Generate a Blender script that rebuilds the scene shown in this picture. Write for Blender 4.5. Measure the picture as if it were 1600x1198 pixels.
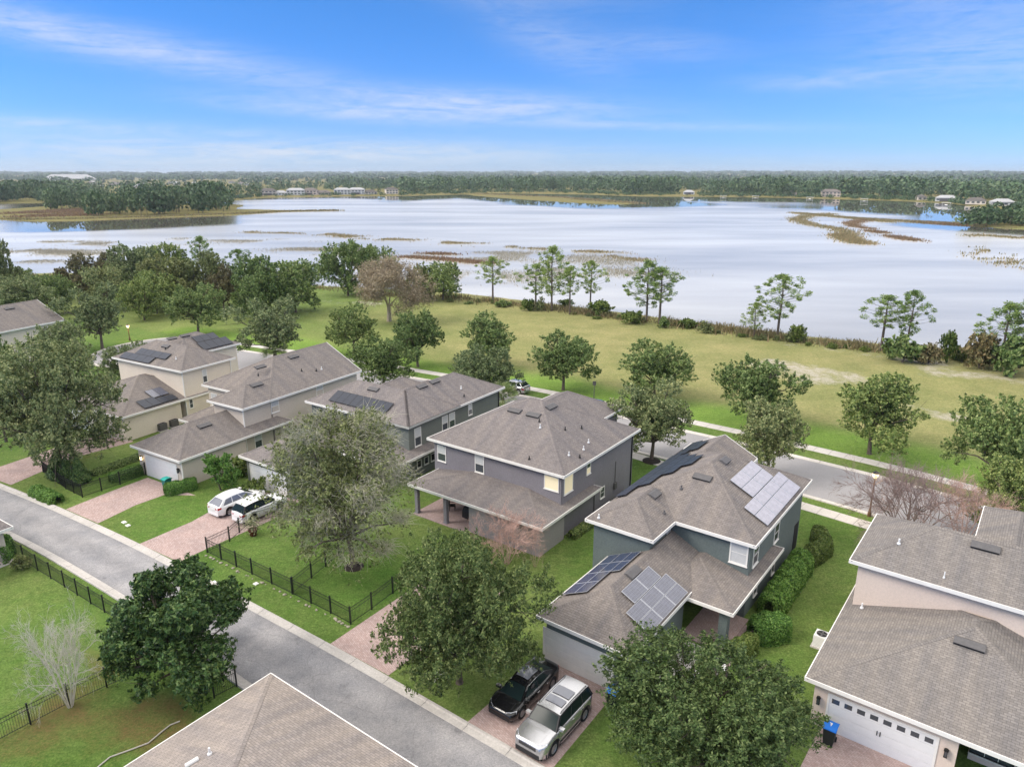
import bpy, math, random
import numpy as np
from mathutils import Vector, Matrix

for o in list(bpy.data.objects):
    bpy.data.objects.remove(o, do_unlink=True)
SC = bpy.context.scene
COL = SC.collection
rad = math.radians
random.seed(7)

# ---------------------------------------------------------------- camera
CAM_H, FPX, PITCH = 28.0, 1110.0, 16.416
cam_d = bpy.data.cameras.new("camera")
cam = bpy.data.objects.new("camera", cam_d)
COL.objects.link(cam)
cam.location = (0, 0, CAM_H)
cam.rotation_euler = (rad(90 - PITCH), 0, 0)
cam_d.sensor_width = 36.0
cam_d.lens = 36.0 * FPX / 1600.0
cam_d.clip_start = 0.5
cam_d.clip_end = 40000
SC.camera = cam
SC.cycles.use_denoising = True

# ---------------------------------------------------------------- light
SUN_EL, SUN_AZ = 40.0, 262.0          # compass azimuth, clockwise from +Y (the view direction)
EXPOSURE = 1.02
SC.view_settings.view_transform = 'Standard'
SC.view_settings.look = 'None'
SC.view_settings.exposure = EXPOSURE
SC.view_settings.gamma = 1
SC.view_settings.use_curve_mapping = False
sun_d = bpy.data.lights.new("sun", 'SUN')
sun_d.energy = 1.4
sun_d.angle = rad(22)
sun_d.color = (1.0, 0.92, 0.83)
sun = bpy.data.objects.new("sun", sun_d)
COL.objects.link(sun)
az = rad(SUN_AZ)
to_sun = Vector((math.sin(az) * math.cos(rad(SUN_EL)), math.cos(az) * math.cos(rad(SUN_EL)), math.sin(rad(SUN_EL))))
sun.rotation_euler = to_sun.to_track_quat('Z', 'Y').to_euler()
sun.location = (-60, 0, 80)

# ---------------------------------------------------------------- sky
W = bpy.data.worlds.new("World")
SC.world = W
W.use_nodes = True
wn, wl = W.node_tree.nodes, W.node_tree.links
wn.clear()


def wnode(t, **kw):
    n = wn.new(t)
    for k, v in kw.items():
        setattr(n, k, v)
    return n


def wmath(op, a, b=None, c=None, clamp=False):
    n = wn.new('ShaderNodeMath')
    n.operation = op
    n.use_clamp = clamp
    for i, x in enumerate((a, b, c)):
        if x is None:
            continue
        if isinstance(x, (int, float)):
            n.inputs[i].default_value = x
        else:
            wl.new(x, n.inputs[i])
    return n.outputs[0]


sky = wnode('ShaderNodeTexSky', sky_type='NISHITA', sun_disc=False)
sky.sun_elevation = rad(SUN_EL)
sky.sun_rotation = rad(SUN_AZ)
sky.altitude = 30
sky.air_density = 1.0
sky.dust_density = 0.0
sky.ozone_density = 5.0
hs = wnode('ShaderNodeHueSaturation')
hs.inputs['Saturation'].default_value = 1.12
hs.inputs['Value'].default_value = 1.0
wl.new(sky.outputs[0], hs.inputs['Color'])
tc = wnode('ShaderNodeTexCoord')
sep = wnode('ShaderNodeSeparateXYZ')
wl.new(tc.outputs['Generated'], sep.inputs[0])
dx, dy, dz = sep.outputs
az_n = wmath('ARCTAN2', dx, dy)                 # azimuth, 0 = straight ahead
el_n = wmath('ARCSINE', dz)
zc = wmath('MAXIMUM', dz, 0.012)
# cirrus sheet far above: position where the view ray meets a level layer
px_ = wmath('DIVIDE', dx, zc)
py_ = wmath('DIVIDE', dy, zc)
comb = wnode('ShaderNodeCombineXYZ')
wl.new(az_n, comb.inputs[0])
wl.new(el_n, comb.inputs[1])


def wnoise(sx, sy, scale, detail, rough, dist=0.0, off=0.0, rot=0.0):
    mp = wnode('ShaderNodeMapping')
    mp.inputs['Scale'].default_value = (sx, sy, 1)
    mp.inputs['Location'].default_value = (off, off * 0.7, off)
    mp.inputs['Rotation'].default_value = (0, 0, rot)
    wl.new(comb.outputs[0], mp.inputs[0])
    nz = wnode('ShaderNodeTexNoise')
    nz.inputs['Scale'].default_value = scale
    nz.inputs['Detail'].default_value = detail
    nz.inputs['Roughness'].default_value = rough
    nz.inputs['Distortion'].default_value = dist
    wl.new(mp.outputs[0], nz.inputs['Vector'])
    return nz.outputs[0]


def cloud_bank(a0, e0, wa, we, tilt, gain):
    """soft elongated bank of cirrus round an azimuth / elevation (degrees)"""
    a = wmath('SUBTRACT', az_n, rad(a0))
    e = wmath('SUBTRACT', el_n, rad(e0))
    e = wmath('ADD', e, wmath('MULTIPLY', a, tilt))
    q = wmath('ADD', wmath('POWER', wmath('ABSOLUTE', wmath('DIVIDE', a, rad(wa))), 2.0),
              wmath('POWER', wmath('ABSOLUTE', wmath('DIVIDE', e, rad(we))), 2.0))
    g = wmath('POWER', 2.718, wmath('MULTIPLY', q, -1.0))
    return wmath('MULTIPLY', g, gain)


streak = wnoise(1.0, 8.0, 8.0, 10, 0.68, 1.2, 3.1, rad(-3))
fine = wnoise(1.0, 3.5, 55.0, 5, 0.6, 0.3, 1.7, rad(14))
banks = None
for b in [(-28, 8.3, 13, 1.1, 0.13, 1.0), (-3, 5.0, 11, 0.95, 0.04, 1.05), (-13, 4.4, 9, .6, 0.06, .75), (-25, 1.3, 18, 1.2, 0.0, 0.95),
          (-8, 1.5, 14, 0.9, 0.0, .75), (33, 7.2, 9, 2.6, 0.05, .62), (31, 11.5, 8, 1.8, 0.0, .45),
          (3, 9.2, 5, 1.6, 0.35, 0.42), (11, 8.8, 5, 1.0, 0.1, .36), (18, 0.8, 18, .7, 0, .35), (-2, 13, 10, 1.3, 0.1, .4),
          (22, 6.2, 5, .6, 0.0, .5), (10, 3.5, 12, .35, 0.03, .5), (-36, 3.2, 14, .5, .02, .7)]:
    g = cloud_bank(*b)
    banks = g if banks is None else wmath('ADD', banks, g)
# overhead the cloud closes up: the flat light on the ground and the pale lake both show it
over = wnode('ShaderNodeMapRange')
over.interpolation_type = 'SMOOTHSTEP'
over.inputs['From Min'].default_value = rad(13.5)
over.inputs['From Max'].default_value = rad(34)
over.inputs['To Max'].default_value = 0.96
wl.new(el_n, over.inputs['Value'])
tex = wmath('ADD', wmath('MULTIPLY', streak, 1.5), wmath('MULTIPLY', fine, 0.55))
tex = wmath('SUBTRACT', tex, 0.58)
tex = wmath('MULTIPLY', tex, 1.7, clamp=True)
cover = wmath('MULTIPLY', wmath('MULTIPLY', banks, tex), 0.56, clamp=True)
cover = wmath('MAXIMUM', cover, over.outputs[0], clamp=True)
# the air's blue, deeper than the texture gives, paling towards the horizon
grade = wnode('ShaderNodeMapRange')
grade.interpolation_type = 'SMOOTHSTEP'
grade.inputs['From Min'].default_value = 0.0
grade.inputs['From Max'].default_value = rad(15)
wl.new(el_n, grade.inputs['Value'])
tint = wnode('ShaderNodeMix', data_type='RGBA')
wl.new(grade.outputs[0], tint.inputs[0])
tint.inputs[6].default_value = (0.29, 0.455, 0.88, 1)
tint.inputs[7].default_value = (0.295, 0.535, 0.79, 1)
blue = wnode('ShaderNodeMix', data_type='RGBA', blend_type='MULTIPLY')
blue.inputs[0].default_value = 1.0
wl.new(hs.outputs[0], blue.inputs[6])
wl.new(tint.outputs[2], blue.inputs[7])
ccol = wnode('ShaderNodeMix', data_type='RGBA')
wl.new(over.outputs[0], ccol.inputs[0])
ccol.inputs[6].default_value = (4.1, 4.25, 4.6, 1)
ccol.inputs[7].default_value = (9.6, 9.3, 9.0, 1)
cmix = wnode('ShaderNodeMix', data_type='RGBA')
wl.new(cover, cmix.inputs[0])
wl.new(blue.outputs[2], cmix.inputs[6])
wl.new(ccol.outputs[2], cmix.inputs[7])
bg = wnode('ShaderNodeBackground')
bg.inputs[1].default_value = 0.10
wl.new(cmix.outputs[2], bg.inputs[0])
wo = wnode('ShaderNodeOutputWorld')
wl.new(bg.outputs[0], wo.inputs[0])

# ---------------------------------------------------------------- pixel helper: a place on the level z seen at a spot of the photograph
_th = rad(PITCH)
_F = Vector((0, math.cos(_th), -math.sin(_th)))
_U = Vector((0, math.sin(_th), math.cos(_th)))
_R = Vector((1, 0, 0))
_O = Vector((0, 0, CAM_H))


def ray(x, y):
    return _F + _R * ((x - 800) / FPX) + _U * ((599 - y) / FPX)


def at(x, y, z=0.0):
    d = ray(x, y)
    return _O + d * ((z - CAM_H) / d.z)


def depth(p):
    return (Vector(p) - _O).dot(_F)


def height_at(p, y):
    """height above p.z at which the vertical through p is seen on image row y"""
    lo, hi = 0.0, 60.0
    for _ in range(40):
        m = (lo + hi) / 2
        w = Vector((p[0], p[1], p[2] + m)) - _O
        if 599 - FPX * w.dot(_U) / w.dot(_F) > y:
            lo = m
        else:
            hi = m
    return lo


# ---------------------------------------------------------------- mesh builder
class MB:
    def __init__(s):
        s.v, s.f, s.m, s.u = [], [], [], []

    def face(s, pts, mi=0, uv=None):
        b = len(s.v)
        s.v += [tuple(p) for p in pts]
        s.f.append(tuple(range(b, b + len(pts))))
        s.m.append(mi)
        s.u.append(uv)

    def box(s, x0, y0, z0, x1, y1, z1, mi=0, mat=None):
        b = len(s.v)
        P = [(x0, y0, z0), (x1, y0, z0), (x1, y1, z0), (x0, y1, z0), (x0, y0, z1), (x1, y0, z1), (x1, y1, z1), (x0, y1, z1)]
        if mat is not None:
            P = [tuple(mat @ Vector(p)) for p in P]
        s.v += P
        for q in ((0, 3, 2, 1), (4, 5, 6, 7), (0, 1, 5, 4), (1, 2, 6, 5), (2, 3, 7, 6), (3, 0, 4, 7)):
            s.f.append(tuple(b + i for i in q))
            s.m.append(mi)
            s.u.append(None)
        return s

    def tube(s, pts, rads, n=6, mi=0, cap=True):
        b = len(s.v)
        pts = [Vector(p) for p in pts]
        if isinstance(rads, (int, float)):
            rads = [rads] * len(pts)
        for i, p in enumerate(pts):
            d = (pts[min(i + 1, len(pts) - 1)] - pts[max(i - 1, 0)]).normalized()
            a = d.cross(Vector((0, 0, 1)) if abs(d.z) < 0.9 else Vector((1, 0, 0))).normalized()
            c = d.cross(a)
            for k in range(n):
                t = 2 * math.pi * k / n
                s.v.append(tuple(p + (a * math.cos(t) + c * math.sin(t)) * rads[i]))
        for i in range(len(pts) - 1):
            for k in range(n):
                s.f.append((b + i * n + k, b + i * n + (k + 1) % n, b + (i + 1) * n + (k + 1) % n, b + (i + 1) * n + k))
                s.m.append(mi)
                s.u.append(None)
        if cap:
            for i0, rev in ((0, False), (len(pts) - 1, True)):
                q = [b + i0 * n + k for k in range(n)]
                s.f.append(tuple(reversed(q)) if rev else tuple(q))
                s.m.append(mi)
                s.u.append(None)
        return s

    def lathe(s, prof, n=16, c=(0, 0, 0), mi=0, M=None):
        b = len(s.v)
        for r, z in prof:
            for k in range(n):
                t = 2 * math.pi * k / n
                p = Vector((c[0] + r * math.cos(t), c[1] + r * math.sin(t), c[2] + z))
                if M is not None:
                    p = M @ p
                s.v.append(tuple(p))
        for i in range(len(prof) - 1):
            for k in range(n):
                s.f.append((b + i * n + k, b + i * n + (k + 1) % n, b + (i + 1) * n + (k + 1) % n, b + (i + 1) * n + k))
                s.m.append(mi)
                s.u.append(None)
        return s

    def grid(s, rows, mi=0, closed=False):
        """rows of equal-length point lists"""
        b = len(s.v)
        n = len(rows[0])
        for r in rows:
            s.v += [tuple(p) for p in r]
        for i in range(len(rows) - 1):
            for k in range(n if closed else n - 1):
                k2 = (k + 1) % n
                s.f.append((b + i * n + k, b + i * n + k2, b + (i + 1) * n + k2, b + (i + 1) * n + k))
                s.m.append(mi)
                s.u.append(None)
        return s

    def mesh(s, name, mats, smooth=False):
        me = bpy.data.meshes.new(name)
        me.from_pydata(s.v, [], s.f)
        for m in (mats if isinstance(mats, (list, tuple)) else [mats]):
            me.materials.append(m)
        me.polygons.foreach_set('material_index', s.m)
        if any(u is not None for u in s.u):
            lay = me.uv_layers.new(name='UVMap').data
            flat = []
            for f, u in zip(s.f, s.u):
                for i in range(len(f)):
                    flat += list(u[i]) if u is not None else [0.0, 0.0]
            lay.foreach_set('uv', flat)
        if smooth:
            me.polygons.foreach_set('use_smooth', [True] * len(me.polygons))
        me.update()
        return me

    def build(s, name, mats, parent=None, smooth=False, **props):
        o = bpy.data.objects.new(name, s.mesh(name, mats, smooth))
        COL.objects.link(o)
        if parent is not None:
            o.parent = parent
        for k, v in props.items():
            o[k] = v
        return o


def np_mesh(name, V, Fq, mats, smooth=False):
    """fast mesh from numpy arrays, faces all of one length"""
    me = bpy.data.meshes.new(name)
    n, k = Fq.shape
    me.vertices.add(len(V))
    me.vertices.foreach_set('co', np.ascontiguousarray(V, dtype=np.float32).ravel())
    me.loops.add(n * k)
    me.loops.foreach_set('vertex_index', np.ascontiguousarray(Fq, dtype=np.int32).ravel())
    me.polygons.add(n)
    me.polygons.foreach_set('loop_start', np.arange(0, n * k, k, dtype=np.int32))
    if smooth:
        me.polygons.foreach_set('use_smooth', np.ones(n, dtype=bool))
    for m in (mats if isinstance(mats, (list, tuple)) else [mats]):
        me.materials.append(m)
    me.update(calc_edges=True)
    return me


def link(name, me, parent=None, **props):
    o = bpy.data.objects.new(name, me)
    COL.objects.link(o)
    if parent is not None:
        o.parent = parent
    for k, v in props.items():
        o[k] = v
    return o


def thing(name, label, cat, loc=(0, 0, 0), rotz=0.0, group=None):
    o = bpy.data.objects.new(name, None)
    o.empty_display_size = 0.5
    COL.objects.link(o)
    o.location = loc
    o.rotation_euler = (0, 0, rotz)
    o['label'], o['category'] = label, cat
    if group:
        o['group'] = group
    return o


def dup(root, loc, rotz=0.0, scale=None, label=None, group=None):
    r = root.copy()
    COL.objects.link(r)
    r.location = loc
    r.rotation_euler = (0, 0, rotz)
    if scale is not None:
        r.scale = scale
    if label:
        r['label'] = label
    if group:
        r['group'] = group
    for ch in list(root.children):
        c = ch.copy()
        COL.objects.link(c)
        c.parent = r
        for g in list(ch.children):
            d = g.copy()
            COL.objects.link(d)
            d.parent = c
    return r


# ---------------------------------------------------------------- materials
def new_mat(name):
    m = bpy.data.materials.new(name)
    m.use_nodes = True
    nt = m.node_tree
    return m, nt.nodes, nt.links, nt.nodes['Principled BSDF']


def nd(ns, t, **kw):
    n = ns.new(t)
    for k, v in kw.items():
        if k in n.bl_rna.properties:
            setattr(n, k, v)
        else:
            n.inputs[k.replace('_', ' ')].default_value = v
    return n


def ramp(ns, stops):
    r = ns.new('ShaderNodeValToRGB')
    el = r.color_ramp.elements
    while len(el) < len(stops):
        el.new(0.5)
    for e, (p, c) in zip(el, stops):
        e.position = p
        e.color = (*c, 1)
    return r


def mixc(ns, ls, fac, a, b, mode='MIX'):
    n = ns.new('ShaderNodeMix')
    n.data_type = 'RGBA'
    n.blend_type = mode
    for i, x in ((0, fac), (6, a), (7, b)):
        if isinstance(x, (int, float)):
            n.inputs[i].default_value = x
        elif isinstance(x, tuple):
            n.inputs[i].default_value = (*x, 1)
        else:
            ls.new(x, n.inputs[i])
    return n.outputs[2]


def noisy(name, c, var=0.12, scale=3.0, rough=0.85, bump=0.0, bscale=60.0, metallic=0.0, spec=0.3, big=0.0, bigscale=.4, coat=0.0):
    """base colour with fine grain (and optional broad mottling)"""
    m, ns, ls, b = new_mat(name)
    t = nd(ns, 'ShaderNodeTexCoord')
    nz = nd(ns, 'ShaderNodeTexNoise', Scale=scale, Detail=6.0, Roughness=0.65)
    ls.new(t.outputs['Object'], nz.inputs['Vector'])
    lo = tuple(max(0, x * (1 - var)) for x in c)
    hi = tuple(min(1, x * (1 + var)) for x in c)
    r = ramp(ns, [(0.3, lo), (0.7, hi)])
    ls.new(nz.outputs[0], r.inputs[0])
    col = r.outputs[0]
    if big:
        n2 = nd(ns, 'ShaderNodeTexNoise', Scale=bigscale, Detail=4.0)
        ls.new(t.outputs['Object'], n2.inputs['Vector'])
        r2 = ramp(ns, [(0.3, (1 - big,) * 3), (0.7, (1.0,) * 3)])
        ls.new(n2.outputs[0], r2.inputs[0])
        col = mixc(ns, ls, 1.0, col, r2.outputs[0], 'MULTIPLY')
    ls.new(col, b.inputs['Base Color'])
    b.inputs['Roughness'].default_value = rough
    b.inputs['Metallic'].default_value = metallic
    b.inputs['Specular IOR Level'].default_value = spec
    if coat:
        b.inputs['Coat Weight'].default_value = coat
        b.inputs['Coat Roughness'].default_value = 0.04
    if bump:
        n3 = nd(ns, 'ShaderNodeTexNoise', Scale=bscale, Detail=4.0)
        ls.new(t.outputs['Object'], n3.inputs['Vector'])
        bp = nd(ns, 'ShaderNodeBump', Strength=bump, Distance=0.02)
        ls.new(n3.outputs[0], bp.inputs['Height'])
        ls.new(bp.outputs[0], b.inputs['Normal'])
    return m


def shingle(name, c):
    """asphalt shingles laid in UV metres: courses 0.14 m, tabs of mixed tone, weather streaks down the slope"""
    m, ns, ls, b = new_mat(name)
    uv = nd(ns, 'ShaderNodeTexCoord')
    br = ns.new('ShaderNodeTexBrick')
    br.offset = 0.5
    br.inputs['Scale'].default_value = 1.0
    br.inputs['Brick Width'].default_value = 0.30
    br.inputs['Row Height'].default_value = 0.145
    br.inputs['Mortar Size'].default_value = 0.012
    br.inputs['Mortar Smooth'].default_value = 0.2
    br.inputs['Bias'].default_value = 0.0
    br.inputs['Color1'].default_value = (*[x * 0.88 for x in c], 1)
    br.inputs['Color2'].default_value = (*[min(1, x * 1.12) for x in c], 1)
    br.inputs['Mortar'].default_value = (*[x * 0.60 for x in c], 1)
    ls.new(uv.outputs['UV'], br.inputs['Vector'])
    nz = nd(ns, 'ShaderNodeTexNoise', Scale=7.0, Detail=8.0, Roughness=0.8)
    ls.new(uv.outputs['UV'], nz.inputs['Vector'])
    r = ramp(ns, [(0.25, (0.76, 0.76, 0.77)), (0.75, (1.24, 1.22, 1.20))])
    ls.new(nz.outputs[0], r.inputs[0])
    col = mixc(ns, ls, 1.0, br.outputs[0], r.outputs[0], 'MULTIPLY')
    mp = nd(ns, 'ShaderNodeMapping')
    mp.inputs['Scale'].default_value = (1.2, 0.16, 1)
    ls.new(uv.outputs['UV'], mp.inputs[0])
    n2 = nd(ns, 'ShaderNodeTexNoise', Scale=1.0, Detail=5.0, Roughness=0.6)
    ls.new(mp.outputs[0], n2.inputs['Vector'])
    r2 = ramp(ns, [(0.35, (0.74, 0.75, 0.80)), (0.62, (1.06, 1.03, 1.0))])
    ls.new(n2.outputs[0], r2.inputs[0])
    col = mixc(ns, ls, 0.8, col, r2.outputs[0], 'MULTIPLY')
    ls.new(col, b.inputs['Base Color'])
    b.inputs['Roughness'].default_value = 0.92
    b.inputs['Specular IOR Level'].default_value = 0.2
    bp = nd(ns, 'ShaderNodeBump', Strength=0.7, Distance=0.02)
    add = nd(ns, 'ShaderNodeMath', operation='MULTIPLY')
    inv = nd(ns, 'ShaderNodeMath', operation='SUBTRACT')
    inv.inputs[0].default_value = 1.0
    ls.new(br.outputs[1], inv.inputs[1])
    ls.new(inv.outputs[0], add.inputs[0])
    ls.new(nz.outputs[0], add.inputs[1])
    ls.new(add.outputs[0], bp.inputs['Height'])
    ls.new(bp.outputs[0], b.inputs['Normal'])
    return m


def paver(name, c1, c2, mort, bw=0.22, rh=0.11):
    m, ns, ls, b = new_mat(name)
    t = nd(ns, 'ShaderNodeTexCoord')
    br = ns.new('ShaderNodeTexBrick')
    br.offset = 0.5
    br.inputs['Scale'].default_value = 1.0
    br.inputs['Brick Width'].default_value = bw
    br.inputs['Row Height'].default_value = rh
    br.inputs['Mortar Size'].default_value = 0.008
    br.inputs['Color1'].default_value = (*c1, 1)
    br.inputs['Color2'].default_value = (*c2, 1)
    br.inputs['Mortar'].default_value = (*mort, 1)
    mp = nd(ns, 'ShaderNodeMapping')
    mp.inputs['Rotation'].default_value = (0, 0, rad(53))
    ls.new(t.outputs['Object'], mp.inputs[0])
    ls.new(mp.outputs[0], br.inputs['Vector'])
    n1 = nd(ns, 'ShaderNodeTexNoise', Scale=9.0, Detail=7.0, Roughness=.8)
    ls.new(t.outputs['Object'], n1.inputs['Vector'])
    r1 = ramp(ns, [(0.25, (0.72, 0.72, 0.74)), (0.75, (1.2, 1.17, 1.15))])
    ls.new(n1.outputs[0], r1.inputs[0])
    col = mixc(ns, ls, 1.0, br.outputs[0], r1.outputs[0], 'MULTIPLY')
    n2 = nd(ns, 'ShaderNodeTexNoise', Scale=0.5, Detail=5.0, Roughness=.6)
    ls.new(t.outputs['Object'], n2.inputs['Vector'])
    r2 = ramp(ns, [(0.3, (0.78, 0.80, 0.82)), (0.7, (1.05, 1.03, 1.02))])
    ls.new(n2.outputs[0], r2.inputs[0])
    col = mixc(ns, ls, 1.0, col, r2.outputs[0], 'MULTIPLY')
    ls.new(col, b.inputs['Base Color'])
    b.inputs['Roughness'].default_value = 0.9
    bp = nd(ns, 'ShaderNodeBump', Strength=0.5, Distance=0.01)
    ls.new(n1.outputs[0], bp.inputs['Height'])
    ls.new(bp.outputs[0], b.inputs['Normal'])
    return m


def glassy(name, c, rough=0.05, spec=0.6):
    m, ns, ls, b = new_mat(name)
    b.inputs['Base Color'].default_value = (*c, 1)
    b.inputs['Roughness'].default_value = rough
    b.inputs['Specular IOR Level'].default_value = spec
    b.inputs['Coat Weight'].default_value = 0.3
    return m


def emis(name, c, s, base=(.8, .7, .5)):
    m, ns, ls, b = new_mat(name)
    b.inputs['Base Color'].default_value = (*base, 1)
    b.inputs['Emission Color'].default_value = (*c, 1)
    b.inputs['Emission Strength'].default_value = s
    return m


def leaf_mat(name, cols, trans=0.25, objvar=0.25, rough=0.6):
    """leaf colour picked per leaf from a ramp, nudged per tree; a little light passes through"""
    m, ns, ls, b = new_mat(name)
    g = nd(ns, 'ShaderNodeNewGeometry')
    r = ramp(ns, [(i / (len(cols) - 1), c) for i, c in enumerate(cols)])
    ls.new(g.outputs['Random Per Island'], r.inputs[0])
    oi = nd(ns, 'ShaderNodeObjectInfo')
    r2 = ramp(ns, [(0, (1 - objvar, 1 - objvar * .8, 1 - objvar)), (0.5, (1, 1, 1)), (1, (1 + objvar * .9, 1 + objvar * .55, 1 + objvar * .2))])
    ls.new(oi.outputs['Random'], r2.inputs[0])
    col = mixc(ns, ls, 1.0, r.outputs[0], r2.outputs[0], 'MULTIPLY')
    ls.new(col, b.inputs['Base Color'])
    b.inputs['Roughness'].default_value = rough
    b.inputs['Specular IOR Level'].default_value = 0.25
    tr = nd(ns, 'ShaderNodeBsdfTranslucent')
    ls.new(col, tr.inputs[0])
    mx = nd(ns, 'ShaderNodeMixShader')
    mx.inputs[0].default_value = trans
    ls.new(b.outputs[0], mx.inputs[1])
    ls.new(tr.outputs[0], mx.inputs[2])
    ls.new(mx.outputs[0], ns['Material Output'].inputs[0])
    return m


def solar_mat(name, c, line, rough, pw=.166, spec=.7, coat=.4):
    """photovoltaic glass: cell grid in UV metres under a clear coat"""
    m, ns, ls, b = new_mat(name)
    t = nd(ns, 'ShaderNodeTexCoord')
    br = ns.new('ShaderNodeTexBrick')
    br.offset = 0.0
    br.inputs['Scale'].default_value = 1.0
    br.inputs['Brick Width'].default_value = pw
    br.inputs['Row Height'].default_value = pw
    br.inputs['Mortar Size'].default_value = 0.005
    br.inputs['Color1'].default_value = (*c, 1)
    br.inputs['Color2'].default_value = (*[x * 1.25 for x in c], 1)
    br.inputs['Mortar'].default_value = (*line, 1)
    ls.new(t.outputs['UV'], br.inputs['Vector'])
    ls.new(br.outputs[0], b.inputs['Base Color'])
    b.inputs['Roughness'].default_value = rough
    b.inputs['Specular IOR Level'].default_value = spec
    b.inputs['Coat Weight'].default_value = coat
    b.inputs['Coat Roughness'].default_value = 0.12
    return m


M = {}
M['roof_a'] = shingle('shingles_brown_grey', (0.225, 0.203, 0.186))
M['roof_b'] = shingle('shingles_mauve_grey', (0.220, 0.200, 0.190))
M['roof_c'] = shingle('shingles_warm_grey', (0.232, 0.215, 0.197))
M['roof_d'] = shingle('shingles_tan', (0.325, 0.29, 0.262))
M['white'] = noisy('white_paint', (0.78, 0.76, 0.72), .05, 2, .6)
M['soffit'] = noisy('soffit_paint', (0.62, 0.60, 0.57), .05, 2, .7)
M['wall_teal'] = noisy('teal_grey_stucco', (0.135, 0.165, 0.162), .14, 9, .9, .35, 45, big=.12)
M['wall_lilac'] = noisy('lilac_grey_stucco', (0.235, 0.222, 0.242), .12, 9, .9, .35, 45, big=.10)
M['wall_moss'] = noisy('moss_grey_stucco', (0.17, 0.185, 0.165), .14, 9, .9, .35, 45, big=.12)
M['wall_greige'] = noisy('greige_stucco', (0.60, 0.53, 0.455), .08, 9, .9, .3, 45, big=.10)
M['wall_cream'] = noisy('cream_stucco', (0.74, 0.655, 0.555), .08, 9, .9, .3, 45, big=.10)
M['wall_peach'] = noisy('peach_stucco', (0.70, 0.585, 0.50), .07, 9, .9, .3, 45, big=.08)
M['door_white'] = noisy('garage_door_white', (0.72, 0.72, 0.72), .03, 3, .5)
M['door_grey'] = noisy('garage_door_pale', (0.80, 0.78, 0.74), .04, 3, .5)
M['glass'] = glassy('window_glass', (0.055, 0.065, 0.075))
M['blind'] = noisy('window_blinds', (0.55, 0.56, 0.56), .05, 5, .4, coat=.5)
M['blind_lit'] = emis('lit_blinds', (1.0, 0.84, 0.50), 0.16, (.7, .62, .45))
M['dark'] = noisy('dark_void', (0.02, 0.02, 0.022), .2, 5, .8)
M['vent'] = noisy('roof_vent_metal', (0.11, 0.105, 0.105), .15, 6, .6)
M['black'] = noisy('black_metal', (0.016, 0.017, 0.017), .2, 8, .45)
M['pipe_w'] = noisy('white_pipe', (0.75, 0.75, 0.74), .04, 4, .5)
M['asphalt'] = noisy('asphalt_lane', (0.29, 0.285, 0.29), .22, 22, .93, .5, 90, big=.24, bigscale=.35)
M['asphalt_b'] = noisy('asphalt_street', (0.33, 0.32, 0.325), .2, 20, .93, .5, 90, big=.14, bigscale=.16)
M['concrete'] = noisy('concrete', (0.52, 0.49, 0.455), .14, 8, .9, .3, 60, big=.18, bigscale=.5)
M['walk'] = noisy('sidewalk_concrete', (0.60, 0.565, 0.52), .10, 6, .9, .3, 60, big=.14, bigscale=.4)
M['paver'] = paver('brick_pavers', (0.42, 0.30, 0.27), (0.53, 0.41, 0.375), (0.28, 0.23, 0.21))
M['patio'] = paver('patio_pavers', (0.40, 0.29, 0.27), (0.47, 0.36, 0.34), (0.26, 0.22, 0.21))
M['bark'] = noisy('bark', (0.13, 0.105, 0.085), .35, 7, .95, .6, 25)
M['bark_pale'] = noisy('pale_bark', (0.56, 0.52, 0.45), .2, 7, .95)
M['bark_pink'] = noisy('pinkish_bark', (0.52, 0.345, 0.29), .25, 7, .95)
M['bark_mauve'] = noisy('mauve_bark', (0.27, 0.20, 0.185), .25, 7, .95)
M['bark_brown'] = noisy('dry_twigs', (0.40, 0.335, 0.25), .25, 7, .95)
M['mulch'] = noisy('dark_mulch', (0.028, 0.022, 0.018), .5, 14, .95, .8, 40)
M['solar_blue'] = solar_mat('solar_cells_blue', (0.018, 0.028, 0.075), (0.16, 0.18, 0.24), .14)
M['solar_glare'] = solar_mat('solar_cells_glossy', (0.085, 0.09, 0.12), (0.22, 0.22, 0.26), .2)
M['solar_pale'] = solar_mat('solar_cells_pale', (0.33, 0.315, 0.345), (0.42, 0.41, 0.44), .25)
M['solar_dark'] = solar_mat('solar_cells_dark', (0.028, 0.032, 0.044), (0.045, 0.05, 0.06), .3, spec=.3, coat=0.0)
M['solar_frame'] = noisy('solar_frame', (0.46, 0.47, 0.50), .05, 5, .4, metallic=.5)
M['solar_frame_dark'] = noisy('solar_frame_dark', (0.035, 0.035, 0.038), .05, 5, .5)

M['oak'] = leaf_mat('oak_leaves', [(0.065, 0.112, 0.035), (0.138, 0.218, 0.064), (0.248, 0.323, 0.108), (0.377, 0.437, 0.169)])
M['oak_grey'] = leaf_mat('oak_leaves_greyish', [(0.078, 0.122, 0.046), (0.164, 0.218, 0.092), (0.275, 0.328, 0.148), (0.417, 0.438, 0.215)])
M['olive'] = leaf_mat('olive_leaves', [(0.077, 0.098, 0.032), (0.153, 0.188, 0.065), (0.244, 0.276, 0.106), (0.321, 0.340, 0.161)])
M['russet'] = leaf_mat('russet_leaves', [(0.086, 0.080, 0.035), (0.173, 0.153, 0.073), (0.245, 0.193, 0.097), (0.215, 0.241, 0.113)])
M['dark_leaf'] = leaf_mat('glossy_dark_leaves', [(0.020, 0.050, 0.014), (0.044, 0.093, 0.026), (0.085, 0.160, 0.042), (0.173, 0.234, 0.071)], .15, .1, .4)
M['fresh'] = leaf_mat('fresh_green_leaves', [(0.045, 0.083, 0.017), (0.098, 0.157, 0.032), (0.165, 0.228, 0.054), (0.257, 0.295, 0.092)])
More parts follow.
